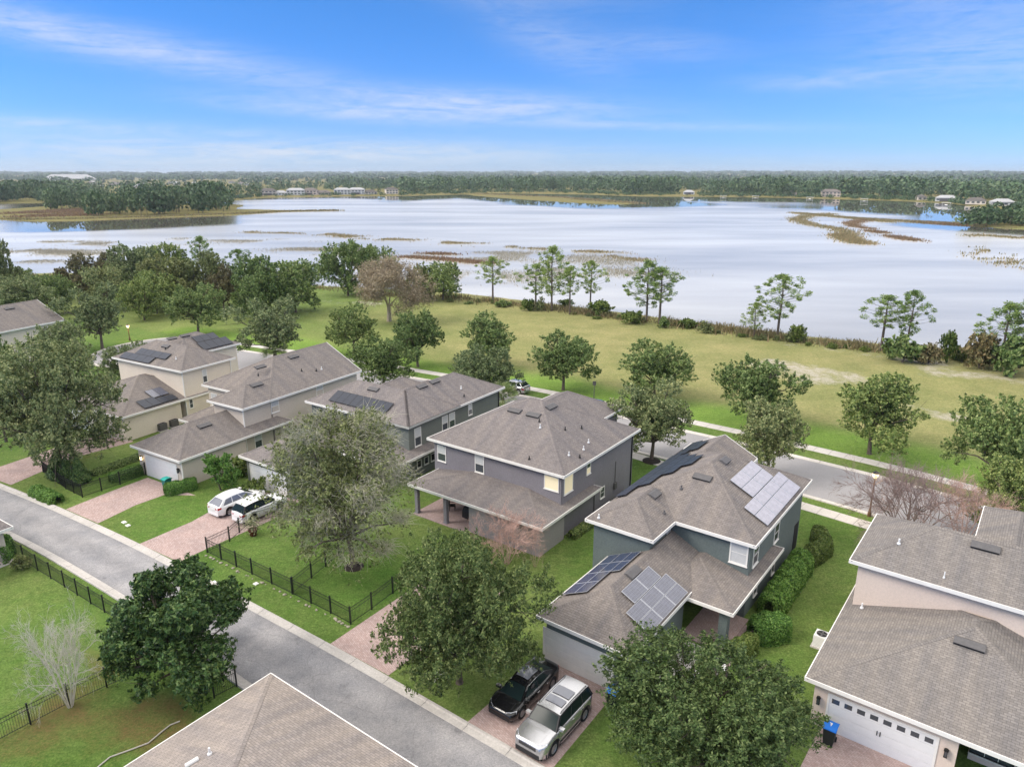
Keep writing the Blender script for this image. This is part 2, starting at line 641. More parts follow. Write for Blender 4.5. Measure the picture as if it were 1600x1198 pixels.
M['near_oak'] = leaf_mat('near_oak_leaves', [(0.034, 0.064, 0.018), (0.087, 0.140, 0.042), (0.152, 0.211, 0.069), (0.263, 0.310, 0.122)])
M['pine'] = leaf_mat('pine_needles', [(0.077, 0.132, 0.035), (0.155, 0.242, 0.065), (0.258, 0.357, 0.095), (0.386, 0.458, 0.142)])
M['hedge'] = leaf_mat('hedge_leaves', [(0.039, 0.101, 0.020), (0.086, 0.193, 0.035), (0.159, 0.306, 0.059), (0.248, 0.386, 0.100)], .2, .15)
M['palm'] = leaf_mat('palm_fronds', [(0.078, 0.130, 0.039), (0.143, 0.215, 0.072), (0.221, 0.286, 0.117), (0.286, 0.312, 0.143)])
M['reed'] = leaf_mat('reed_blades', [(0.135, 0.138, 0.066), (0.230, 0.206, 0.102), (0.338, 0.275, 0.144), (0.297, 0.206, 0.114)], .2, .1)
M['reed_pale'] = leaf_mat('pale_water_grass', [(0.24, 0.24, 0.19), (0.32, 0.31, 0.25), (0.38, 0.36, 0.29), (0.28, 0.24, 0.18)], .2, .1)
M['reed_rust'] = leaf_mat('rust_reeds', [(0.16, 0.10, 0.06), (0.24, 0.15, 0.09), (0.30, 0.20, 0.12), (0.20, 0.16, 0.09)], .2, .1)
M['far'] = leaf_mat('far_foliage', [(0.029, 0.066, 0.024), (0.062, 0.119, 0.047), (0.103, 0.166, 0.071), (0.146, 0.194, 0.102)], .1, .3)
# ================================================================ LAND AND WATER
WATER_Z = -0.9


def P2(pts, z=0.0):
    return [tuple(at(x, y, z)[:2]) for x, y in pts]


# near land: everything on the camera's side of this water's edge
edge_px = [(1960, 615), (1600, 556), (1480, 548), (1300, 530), (1100, 505), (960, 487), (830, 471), (700, 456), (620, 452), (560, 450), (470, 446), (400, 441),
           (300, 436), (200, 428), (100, 428), (0, 430), (-120, 430), (-500, 405)]
near_edge = P2(edge_px, WATER_Z)
NEAR = near_edge + [(-700, 150), (-700, -300), (700, -300), (700, 120)]
far_px = [(-700, 322), (-300, 320), (0, 318), (80, 317), (370, 313), (420, 309), (520, 307), (640, 306), (700, 304.5), (780, 302), (900, 303.5), (1000, 307),
          (1100, 307.5), (1200, 308.5), (1300, 311), (1400, 314), (1480, 318), (1540, 326), (1640, 330), (2300, 340)]
FARL = P2(far_px, WATER_Z) + [(9000, 1200), (26000, 26000), (-26000, 26000), (-9000, 1200)]
ISLE = P2([(-420, 340), (-200, 343), (15, 344.5), (60, 347), (130, 346), (240, 341), (370, 337), (440, 332), (530, 329.5), (440, 328), (372, 326.5), (385, 321),
           (360, 318), (200, 317), (90, 321), (0, 327), (-200, 327), (-420, 326)], WATER_Z)
PENIN = P2([(720, 301.5), (800, 305.5), (870, 308), (930, 313), (1000, 318.5), (970, 320.5), (890, 317), (800, 311), (735, 306)], WATER_Z)
SPIT = P2([(1500, 352), (1560, 357), (1640, 362), (1900, 380), (1900, 330), (1640, 325), (1560, 332), (1515, 339)], WATER_Z)


def sdist(X, Y, poly):
    """signed distance, positive inside"""
    d2 = np.full(X.shape, 1e18)
    ins = np.zeros(X.shape, bool)
    n = len(poly)
    for i in range(n):
        x0, y0 = poly[i]
        x1, y1 = poly[(i + 1) % n]
        ex, ey = x1 - x0, y1 - y0
        t = np.clip(((X - x0) * ex + (Y - y0) * ey) / (ex * ex + ey * ey + 1e-9), 0, 1)
        d2 = np.minimum(d2, (X - x0 - t * ex) ** 2 + (Y - y0 - t * ey) ** 2)
        c = ((y0 > Y) != (y1 > Y)) & (X < (x1 - x0) * (Y - y0) / ((y1 - y0) if y1 != y0 else 1e-9) + x0)
        ins ^= c
    return np.sqrt(d2) * np.where(ins, 1, -1)


def pdist(X, Y, line):
    """distance to an open polyline, signed positive on its left-hand side"""
    best = np.full(X.shape, 1e18)
    sg = np.zeros(X.shape)
    for (x0, y0), (x1, y1) in zip(line[:-1], line[1:]):
        ex, ey = x1 - x0, y1 - y0
        L2 = ex * ex + ey * ey
        t = np.clip(((X - x0) * ex + (Y - y0) * ey) / L2, 0, 1)
        d2 = (X - x0 - t * ex) ** 2 + (Y - y0 - t * ey) ** 2
        s = np.sign(ex * (Y - y0) - ey * (X - x0))
        up = d2 < best
        best = np.where(up, d2, best)
        sg = np.where(up, s, sg)
    return np.sqrt(best) * sg


def sstep(a, b, x):
    t = np.clip((x - a) / (b - a), 0, 1)
    return t * t * (3 - 2 * t)


def vnoise(X, Y, s, seed=0):
    """cheap value noise, 0..1"""
    rng = np.random.RandomState(seed)
    T = rng.rand(256, 256)
    x, y = X / s, Y / s
    xi, yi = np.floor(x).astype(int), np.floor(y).astype(int)
    fx, fy = x - xi, y - yi
    fx, fy = fx * fx * (3 - 2 * fx), fy * fy * (3 - 2 * fy)
    g = lambda a, b: T[a % 256, b % 256]
    return (g(xi, yi) * (1 - fx) * (1 - fy) + g(xi + 1, yi) * fx * (1 - fy) + g(xi, yi + 1) * (1 - fx) * fy + g(xi + 1, yi + 1) * fx * fy)


# the front street's far sidewalk, from the cul-de-sac (left) to beyond the frame (right)
FAR_WALK = [(-58.8, 125.3), (-48.8, 120.2), (-44.1, 117.8), (-32, 111.5), (-20, 105.2), (-9.3, 99.0), (2.6, 92.6), (12, 86.0), (21.7, 78.6), (27.3, 74.4), (32.2, 70.4), (38.1, 65.4), (43.5, 60.0), (52, 51), (60, 42)]

nr, na = 430, 330
R_ = 14.0 * (22000 / 14.0) ** (np.linspace(0, 1, nr))
A_ = np.radians(np.linspace(-76, 76, na))
RR, AA = np.meshgrid(R_, A_, indexing='ij')
GX, GY = RR * np.sin(AA), RR * np.cos(AA) - 4.0
dn = sdist(GX, GY, NEAR)
df = sdist(GX, GY, FARL)
di = sdist(GX, GY, ISLE)
dp = sdist(GX, GY, PENIN)
dsp = sdist(GX, GY, SPIT)


def bank(d, top, w):
    return np.where(d > 0, sstep(0, w, d) * (top - WATER_Z), np.clip(d * 0.3, -2.0, 0))


GZ = WATER_Z + np.maximum.reduce([bank(dn, 0.0, 4.5), bank(df, 0.4, 25), bank(di, -0.35, 14), bank(dp, -0.5, 16), bank(dsp, -0.4, 10)])
hill = sstep(1900, 9000, RR) * (16 + 22 * vnoise(GX, GY, 2600, 3) + 8 * vnoise(GX, GY, 900, 5))
GZ = GZ + hill
# colour zones of the ground: r = lush grass, g = bare pale sand / dry stubble, b = brown litter
fw = pdist(GX, GY, FAR_WALK)            # > 0 beyond the sidewalk, towards the lake
nz1, nz2, nz3 = vnoise(GX, GY, 9, 1), vnoise(GX, GY, 3.1, 2), vnoise(GX, GY, 24, 4)
lush = 0.80 + 0.3 * (nz1 - .5)
leftness = sstep(6, -34, GX + 0.12 * GY - 12)
field = 0.08 + 0.18 * nz1 + leftness * 0.5 * (0.45 + .7 * nz3)
verge = 1.05 - sstep(4.0, 11.5, fw + 4 * (nz1 - .5))
lush = np.where(fw > 0, np.maximum(field, verge), lush)
lush = np.where((fw > 0) & (dn < 9), lush * sstep(0, 9, dn) , lush)
lush = np.where(dn < -1, 0.30 + 0.1 * nz1, lush)
lush = np.where(RR > 420, 0.40 + .3 * vnoise(GX, GY, 160, 7), lush)


def blob(cx, cy, rx, ry, rot=0.0):
    c, s = math.cos(rad(rot)), math.sin(rad(rot))
    u, v = (GX - cx) * c + (GY - cy) * s, -(GX - cx) * s + (GY - cy) * c
    return np.exp(-((u / rx) ** 2 + (v / ry) ** 2))


bare = np.zeros_like(GX)
for b in [(*at(1290, 590)[:2], 9, 5, -38), (*at(1440, 640)[:2], 8, 3, -38), (*at(1250, 575)[:2], 7, 4, -38), (*at(1540, 590)[:2], 10, 3, -38), (*at(1400, 560)[:2], 14, 3, -38)]:
    bare += blob(*b)
bare += 0.8 * blob(*at(545, 474)[:2], 16, 3.5, 0)
bare += 0.28 * sstep(.55, .85, nz2) * (fw > 12)
bare = np.clip(bare * (0.35 + 0.9 * nz2), 0, 1)
litter = np.zeros_like(GX)
for b in [(-24.5, 31.5, 4, 2.6, 0), (-20, 33, 3.5, 3, 0), (-4.5, 36.5, 3, 2.2, -36), (7.5, 30.5, 4, 2.4, -36), (-43.5, 68.5, 7, 1.2, 60), (-3.5, 48.2, 3, 3, 0), (-29, 30, 4, 3, 0), (-17, 28, 5, 3, 0),
          (30.5, 51.5, 4, 2, -38), (-27, 37.8, 8, .9, -36)]:
    litter += blob(*b)
litter = np.clip(litter * (0.05 + 0.72 * nz2), 0, .62)
litter = np.where(RR > 380, .6 * sstep(380, 520, RR) , litter)
V = np.stack([GX, GY, GZ], -1).reshape(-1, 3)
idx = np.arange(nr * na).reshape(nr, na)
Fq = np.stack([idx[:-1, :-1], idx[:-1, 1:], idx[1:, 1:], idx[1:, :-1]], -1).reshape(-1, 4)[:, ::-1]


def ground_material():
    m, ns, ls, b = new_mat('ground_cover')
    t = nd(ns, 'ShaderNodeTexCoord')
    at_ = nd(ns, 'ShaderNodeAttribute', attribute_name='zone')
    sp = nd(ns, 'ShaderNodeSeparateColor')
    ls.new(at_.outputs['Color'], sp.inputs[0])

    def nz(scale, det=5, rough=.65):
        n = nd(ns, 'ShaderNodeTexNoise', Scale=scale, Detail=float(det), Roughness=rough)
        ls.new(t.outputs['Object'], n.inputs['Vector'])
        return n.outputs[0]

    fine, mid, broad = nz(7.0, 10, .85), nz(.9, 6), nz(.16, 5)
    g1 = ramp(ns, [(0.34, (0.030, 0.078, 0.012)), (0.5, (0.098, 0.203, 0.037)), (0.66, (0.215, 0.352, 0.092))])
    ls.new(fine, g1.inputs[0])
    t1 = ramp(ns, [(0.34, (0.135, 0.140, 0.055)), (0.5, (0.30, 0.28, 0.13)), (0.66, (0.50, 0.45, 0.26))])
    ls.new(fine, t1.inputs[0])

    def ma(op, a, c, clamp=False):
        n = nd(ns, 'ShaderNodeMath', operation=op)
        n.use_clamp = clamp
        for i, x in enumerate((a, c)):
            if isinstance(x, (int, float)):
                n.inputs[i].default_value = x
            else:
                ls.new(x, n.inputs[i])
        return n.outputs[0]

    jit = ma('ADD', ma('MULTIPLY', ma('SUBTRACT', mid, 0.5), 0.55), ma('MULTIPLY', ma('SUBTRACT', fine, 0.5), 0.5))
    fl = ma('ADD', sp.outputs[0], jit, True)
    fresh = mixc(ns, ls, at_.outputs['Alpha'], (1, 1, 1), (1.75, 1.42, 1.5))
    lawn = mixc(ns, ls, 1.0, g1.outputs[0], fresh, 'MULTIPLY')
    col = mixc(ns, ls, fl, t1.outputs[0], lawn)
    br = ramp(ns, [(0.3, (0.72, 0.76, 0.66)), (0.7, (1.12, 1.06, 1.05))])
    ls.new(broad, br.inputs[0])
    col = mixc(ns, ls, 1.0, col, br.outputs[0], 'MULTIPLY')
    tuft = nz(2.2, 4, .7)
    br2 = ramp(ns, [(0.32, (0.74, 0.78, 0.72)), (0.68, (1.20, 1.16, 1.14))])
    ls.new(tuft, br2.inputs[0])
    col = mixc(ns, ls, 1.0, col, br2.outputs[0], 'MULTIPLY')
    sand = ramp(ns, [(0.25, (0.30, 0.26, 0.20)), (0.75, (0.60, 0.55, 0.48))])
    ls.new(fine, sand.inputs[0])
    fb = ma('MULTIPLY', ma('SUBTRACT', ma('ADD', ma('MULTIPLY', sp.outputs[1], .40), ma('ADD', ma('MULTIPLY', fine, .9), ma('MULTIPLY', mid, .7))), 1.02), 3.5, True)
    col = mixc(ns, ls, fb, col, sand.outputs[0])
    lit = ramp(ns, [(0.3, (0.10, 0.07, 0.03)), (0.7, (0.24, 0.17, 0.07))])
    ls.new(fine, lit.inputs[0])
    fl2 = ma('MULTIPLY', ma('SUBTRACT', ma('ADD', ma('MULTIPLY', sp.outputs[2], .8), ma('ADD', ma('MULTIPLY', mid, .6), ma('MULTIPLY', fine, .9))), 1.02), 3.0, True)
    col = mixc(ns, ls, fl2, col, lit.outputs[0])
    ls.new(col, b.inputs['Base Color'])
    b.inputs['Roughness'].default_value = 0.95
    b.inputs['Specular IOR Level'].default_value = 0.1
    bp = nd(ns, 'ShaderNodeBump', Strength=0.9, Distance=0.12)
    ls.new(fine, bp.inputs['Height'])
    ls.new(bp.outputs[0], b.inputs['Normal'])
    return m


M['ground'] = ground_material()
me = np_mesh('terrain', V, Fq, M['ground'], smooth=True)
ca = me.color_attributes.new('zone', 'FLOAT_COLOR', 'POINT')
zc_ = np.stack([np.clip(lush, 0, 1), bare, litter, np.clip(np.where(fw > 0, verge * sstep(0, 3, fw + 1.2), 0), 0, 1)], -1).astype(np.float32)
ca.data.foreach_set('color', zc_.ravel())
link('terrain', me, kind='structure')


def water_material():
    """reflections put into the lake colour: calm marks those of the woods, dark and smooth; elsewhere pale, ruffled"""
    m, ns, ls, b = new_mat('lake_water')
    t = nd(ns, 'ShaderNodeTexCoord')
    at_ = nd(ns, 'ShaderNodeAttribute', attribute_name='calm_reflect')
    mp = nd(ns, 'ShaderNodeMapping')
    mp.inputs['Scale'].default_value = (0.006, 0.02, 1)
    ls.new(t.outputs['Object'], mp.inputs[0])
    n = nd(ns, 'ShaderNodeTexNoise', Scale=1.0, Detail=6.0, Roughness=.55)
    ls.new(mp.outputs[0], n.inputs['Vector'])
    r = ramp(ns, [(0.32, (0.33, 0.32, 0.29)), (0.68, (0.60, 0.576, 0.51))])  # pale sky and cloud reflections put into the base colour
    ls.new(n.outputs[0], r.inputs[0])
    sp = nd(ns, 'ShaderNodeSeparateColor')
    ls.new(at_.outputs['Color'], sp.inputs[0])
    col = mixc(ns, ls, sp.outputs[0], r.outputs[0], (0.115, 0.105, 0.085))  # tree reflections darkened into the base colour
    ls.new(col, b.inputs['Base Color'])
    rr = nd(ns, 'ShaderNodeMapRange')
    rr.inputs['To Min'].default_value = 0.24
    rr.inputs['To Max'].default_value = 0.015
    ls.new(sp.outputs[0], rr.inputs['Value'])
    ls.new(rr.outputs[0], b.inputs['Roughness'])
    b.inputs['IOR'].default_value = 1.45
    n2 = nd(ns, 'ShaderNodeTexNoise', Scale=0.5, Detail=3.0)
    ls.new(t.outputs['Object'], n2.inputs['Vector'])
    bp = nd(ns, 'ShaderNodeBump', Strength=0.04, Distance=0.02)
    ls.new(n2.outputs[0], bp.inputs['Height'])
    ls.new(bp.outputs[0], b.inputs['Normal'])
    return m


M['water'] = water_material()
wr_, wa_ = 170, 170
RW, AW = np.meshgrid(55.0 * (2600 / 55.0) ** np.linspace(0, 1, wr_), np.radians(np.linspace(-76, 76, wa_)), indexing='ij')
WX, WY = RW * np.sin(AW), RW * np.cos(AW)
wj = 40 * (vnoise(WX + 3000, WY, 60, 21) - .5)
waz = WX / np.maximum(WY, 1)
wood_reflection = sstep(-.72, -.66, waz) * sstep(-.36, -.40, waz)  # span where the island trees mirror in the water
calm_reflect = np.maximum.reduce([sstep(108, 84, -sdist(WX, WY, ISLE) + .6 * wj) * wood_reflection, sstep(200, 120, -sdist(WX, WY, FARL) + 1.8 * wj + 130 * sstep(-.16, -.26, waz)), sstep(45, 20, -sdist(WX, WY, SPIT) + .4 * wj), sstep(80, 45, -sdist(WX, WY, PENIN) + wj)])
V = np.stack([WX, WY, np.full_like(WX, WATER_Z)], -1).reshape(-1, 3)
idx = np.arange(wr_ * wa_).reshape(wr_, wa_)
Fq = np.stack([idx[:-1, :-1], idx[:-1, 1:], idx[1:, 1:], idx[1:, :-1]], -1).reshape(-1, 4)[:, ::-1]
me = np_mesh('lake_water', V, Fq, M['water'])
ca = me.color_attributes.new('calm_reflect', 'FLOAT_COLOR', 'POINT')
ca.data.foreach_set('color', np.repeat(calm_reflect.ravel()[:, None], 4, 1).astype(np.float32).ravel())
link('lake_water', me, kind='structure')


# ================================================================ STREETS, WALKS, DRIVES
def resample(line, step):
    out = [Vector((*line[0], 0))]
    for a, b in zip(line[:-1], line[1:]):
        a, b = Vector((*a, 0)), Vector((*b, 0))
        n = max(1, round((b - a).length / step))
        out += [a.lerp(b, i / n) for i in range(1, n + 1)]
    return out


def smooth_line(line, step=1.5, it=6):
    p = resample(line, step)
    for _ in range(it):
        p = [p[0]] + [(p[i - 1] + p[i] * 2 + p[i + 1]) / 4 for i in range(1, len(p) - 1)] + [p[-1]]
    return p


def offset(pl, d):
    out = []
    for i, p in enumerate(pl):
        t = (pl[min(i + 1, len(pl) - 1)] - pl[max(i - 1, 0)]).normalized()
        out.append(p + Vector((-t.y, t.x, 0)) * d)
    return out


def ribbon(name, pl, prof, mat, **props):
    """prof: (offset to the left, z) pairs"""
    mb = MB()
    mb.grid([[(*(q[i])[:2], z) for q, z in [(offset(pl, d), z) for d, z in prof]] for i in range(len(pl))])
    o = mb.build(name, mat, **props)
    return o


def strip_fast(pl, prof):
    offs = [offset(pl, d) for d, z in prof]
    return [[(o[i].x, o[i].y, z) for o, (d, z) in zip(offs, prof)] for i in range(len(pl))]


def course(name, piece, pl, prof, mat, every, kind='structure'):
    """a kerb or walk poured in sections: a low bed with separate sections on it"""
    bed = MB()
    lo = [(prof[0][0], 0.002), (prof[-1][0], 0.002)]
    bed.grid(strip_fast(pl, lo))
    root = bed.build(name, M['asphalt'], kind=kind)
    rows = strip_fast(pl, prof)
    i = 0
    while i + every < len(rows):
        seg = [list(map(Vector, r)) for r in rows[i:i + every + 1]]
        a = [p.lerp(q, 0.022) for p, q in zip(seg[0], seg[1])]
        seg[0] = a
        mb = MB()
        mb.grid(seg)
        mb.build(piece, mat, root)
        i += every
    return root


LANE_FAR = [(-92, 84), (-76, 76), (-60, 68.1), (-48.4, 61.7), (-39.9, 56.8), (-29.5, 50.3), (-22.9, 45.8), (-11.5, 37.9), (-7.2, 34.8), (-2.1, 31.0), (1, 28.7), (12, 20.2), (30, 6)]
LANE_NEAR = [(-92, 78.2), (-70, 67.4), (-50, 56.8), (-41, 51.6), (-35.5, 48.2), (-26, 41.8), (-15.3, 33.7), (-5, 26), (6, 17.7), (24, 3.6)]
lf = smooth_line(LANE_FAR)
ln = smooth_line(LANE_NEAR)
mb = MB()
n = 120
LANE_S = (0.03, .09, .16, .24, .32, .40, .5, .60, .68, .76, .84, .91, .97)
LANE_W = (.70, .84, .97, 1.06, 1.07, .97, .93, .97, 1.07, 1.06, .97, .84, .72)      # dirt at the gutters, polish where wheels run


def lane_material():
    m, ns, ls, b = new_mat('worn_asphalt')
    t = nd(ns, 'ShaderNodeTexCoord')
    at_ = nd(ns, 'ShaderNodeAttribute', attribute_name='wear')

    def nz(scale, det, rough):
        q = nd(ns, 'ShaderNodeTexNoise', Scale=scale, Detail=float(det), Roughness=rough)
        ls.new(t.outputs['Object'], q.inputs['Vector'])
        return q.outputs[0]
    g = ramp(ns, [(.34, (.175, .175, .182)), (.5, (.29, .285, .29)), (.66, (.42, .41, .41))])
    ls.new(nz(13, 9, .85), g.inputs[0])
    p_ = ramp(ns, [(.34, (.76, .77, .79)), (.66, (1.12, 1.10, 1.08))])
    ls.new(nz(.45, 6, .65), p_.inputs[0])
    col = mixc(ns, ls, 1.0, g.outputs[0], p_.outputs[0], 'MULTIPLY')
    col = mixc(ns, ls, 1.0, col, at_.outputs['Color'], 'MULTIPLY')
    st = ramp(ns, [(.66, (1, 1, 1)), (.74, (.62, .62, .63))])
    ls.new(nz(.8, 3, .5), st.inputs[0])
    col = mixc(ns, ls, .8, col, st.outputs[0], 'MULTIPLY')
    vo = nd(ns, 'ShaderNodeTexVoronoi', feature='DISTANCE_TO_EDGE', Scale=.22)
    wv = nd(ns, 'ShaderNodeVectorMath', operation='ADD')
    nv = nd(ns, 'ShaderNodeTexNoise', Scale=.9, Detail=4.0)
    ls.new(t.outputs['Object'], nv.inputs['Vector'])
    ls.new(t.outputs['Object'], wv.inputs[0])
    ls.new(nv.outputs['Color'], wv.inputs[1])
    ls.new(wv.outputs[0], vo.inputs['Vector'])
    cr = ramp(ns, [(0.0, (.45, .45, .46)), (.012, (1, 1, 1))])
    ls.new(vo.outputs[0], cr.inputs[0])
    col = mixc(ns, ls, .28, col, cr.outputs[0], 'MULTIPLY')
    ls.new(col, b.inputs['Base Color'])
    b.inputs['Roughness'].default_value = .93
    b.inputs['Specular IOR Level'].default_value = .25
    return m


M['lane'] = lane_material()


def sample(pl, t):
    k = t * (len(pl) - 1)
    i = min(int(k), len(pl) - 2)
    return pl[i].lerp(pl[i + 1], k - i)


rows = []
for i in range(n + 1):
    a, b = sample(lf, i / n), sample(ln, i / n)
    rows.append([tuple(a.lerp(b, s) + Vector((0, 0, 0.006 + 0.03 * math.sin(math.pi * s)))) for s in LANE_S])
mb.grid(rows)
lane_o = mb.build('lane', M['lane'], kind='structure')
wear = lane_o.data.color_attributes.new('wear', 'FLOAT_COLOR', 'POINT')
wear.data.foreach_set('color', [c for _ in rows for w in LANE_W for c in (w, w, w, 1.0)])
kprof = [(0.0, 0.0), (-0.02, 0.09), (-0.17, 0.10), (-0.24, 0.045), (-0.26, 0.042), (-0.60, 0.036), (-0.62, 0.0)]
course('kerb', 'kerb_section', lf, kprof, M['concrete'], 2)
kprof2 = [(0.62, 0.0), (0.60, 0.036), (0.26, 0.042), (0.24, 0.045), (0.17, 0.10), (0.02, 0.09), (0.0, 0.0)]
course('kerb', 'kerb_section', ln, kprof2, M['concrete'], 2)

# front street with its verges and sidewalks
fwl = smooth_line(FAR_WALK, 1.5)
mb = MB()
walk_prof = [(0.75, 0.0), (0.75, 0.03), (-0.75, 0.03), (-0.75, 0.0)]
course('sidewalk', 'sidewalk_slab', fwl, walk_prof, M['walk'], 1)
street = [p for p in fwl]
mb = MB()
mb.grid(strip_fast(street, [(-3.4, 0.007), (-8, 0.03), (-12.3, 0.007)]))
mb.build('front_street', M['asphalt_b'], kind='structure')
course('kerb', 'kerb_section', offset(street, -3.1), kprof, M['walk'], 2)
course('kerb', 'kerb_section', offset(street, -12.6), kprof2, M['walk'], 2)
near_walk = smooth_line([(-16, 88.5), (2, 77.5), (12.6, 68.7), (19.2, 62.6), (25.5, 57.0), (30.0, 53.0), (40, 43), (50, 32)], 1.5)
course('sidewalk', 'sidewalk_slab', near_walk, walk_prof, M['walk'], 1)
# cul-de-sac bulb
mb = MB()
cx, cy = -57.0, 113.5
mb.lathe([(0.01, 0.02), (6, 0.018), (10.5, 0.012)], 40, (cx, cy, 0))
mb.build('cul_de_sac', M['asphalt_b'], kind='structure')
mb = MB()
mb.lathe([(10.5, 0.0), (10.5, 0.045), (10.85, 0.05), (10.95, 0.10), (11.1, 0.10), (11.1, 0.0)], 48, (cx, cy, 0))
mb.build('kerb', M['walk'], kind='structure')


def slab(name, pts, z, mat, **props):
    """flat sheet on the ground; pts are world xy"""
    mb = MB()
    mb.face([(x, y, z) for x, y in pts])
    return mb.build(name, mat, kind='structure')


def shrink_edge(pts, z, name='driveway_border', w=.22):
    pass


slab('driveway', P2([(-75, 752), (0, 729), (86, 700), (190, 664), (208, 690), (112, 716), (69, 735), (17, 757.5), (-18, 745)]), 0.012, M['paver'])
slab('driveway', P2([(103, 795.5), (165, 770.6), (231, 746), (306, 774), (257, 773), (212, 789), (153, 817.5)]), 0.012, M['paver'])
slab('driveway', P2([(218, 849.5), (300, 814.7), (392, 763), (470, 781), (425, 812), (320, 858.5), (279.5, 878)]), 0.012, M['paver'])
slab('driveway', [(-11.3, 37.8), (-7.2, 34.9), (-5.8, 36.8), (-3.0, 40.2), (0.3, 44.7), (-4.2, 48.0)], 0.012, M['paver'])
# ================================================================ HOUSES
def clip(poly, a, b, c, keep_pos=True):
    """clip a 2-D polygon to a*x + b*y + c >= 0"""
    out = []
    n = len(poly)
    for i in range(n):
        p, q = poly[i], poly[(i + 1) % n]
        dp = a * p[0] + b * p[1] + c
        dq = a * q[0] + b * q[1] + c
        if dp >= 0:
            out.append(p)
        if (dp >= 0) != (dq >= 0):
            t = dp / (dp - dq)
            out.append((p[0] + (q[0] - p[0]) * t, p[1] + (q[1] - p[1]) * t))
    return out


def area(poly):
    return 0.5 * sum(poly[i][0] * poly[(i + 1) % len(poly)][1] - poly[(i + 1) % len(poly)][0] * poly[i][1] for i in range(len(poly)))


class Blk:
    """roof rectangle x0..x1, y0..y1 at the eaves; open = sides ending in a gable instead of a hip"""

    def __init__(s, x0, x1, y0, y1, ze, k=0.5, gable='', walls=True, inset=0.42, z0=0.0):
        s.x0, s.x1, s.y0, s.y1, s.ze, s.k, s.gable, s.walls, s.inset, s.z0 = x0, x1, y0, y1, ze, k, gable, walls, inset, z0
        s.planes = []           # (A, B, C): z = A x + B y + C, side name
        if 'a' not in gable:
            s.planes.append((k, 0, ze - k * x0, 'x0'))
        if 'b' not in gable:
            s.planes.append((-k, 0, ze + k * x1, 'x1'))
        if 'c' not in gable:
            s.planes.append((0, k, ze - k * y0, 'y0'))
        if 'd' not in gable:
            s.planes.append((0, -k, ze + k * y1, 'y1'))
        s.wr = (x0 + inset, x1 - inset, y0 + inset, y1 - inset)

    def z(s, x, y):
        return min(A * x + B * y + C for A, B, C, _ in s.planes)

    def inside(s, x, y, e=1e-6):
        return s.x0 - e <= x <= s.x1 + e and s.y0 - e <= y <= s.y1 + e

    def faces(s):
        """each roof plane's own polygon"""
        R = [(s.x0, s.y0), (s.x1, s.y0), (s.x1, s.y1), (s.x0, s.y1)]
        res = []
        for p in s.planes:
            poly = R
            for q in s.planes:
                if q is not p:
                    poly = clip(poly, q[0] - p[0], q[1] - p[1], q[2] - p[2])
                    if len(poly) < 3:
                        break
            if len(poly) >= 3 and abs(area(poly)) > 1e-3:
                res.append((p, poly))
        return res

    def halfspaces_over(s, pl, eps):
        """half-planes whose common part is where this block's roof is above plane pl"""
        hs = [(1, 0, -s.x0), (-1, 0, s.x1), (0, 1, -s.y0), (0, -1, s.y1)]
        for q in s.planes:
            hs.append((q[0] - pl[0], q[1] - pl[1], q[2] - pl[2] + eps))
        return hs


def subtract(poly, hs):
    """poly minus the convex common part of the half-planes"""
    out, rest = [], poly
    for a, b, c in hs:
        o = clip(rest, -a, -b, -c)
        if len(o) >= 3 and abs(area(o)) > 1e-4:
            out.append(o)
        rest = clip(rest, a, b, c)
        if len(rest) < 3 or abs(area(rest)) < 1e-6:
            break
    return out


def runs(f, a, b, n=80):
    """sub-intervals of a..b where f(t) holds"""
    res, start = [], None
    for i in range(n + 1):
        t = a + (b - a) * i / n
        ok = f(t)
        if ok and start is None:
            start = t
        if (not ok) and start is not None:
            if t - start > 0.12:
                res.append((start, t - (b - a) / n))
            start = None
    if start is not None and b - start > 0.1:
        res.append((start, b))
    return res


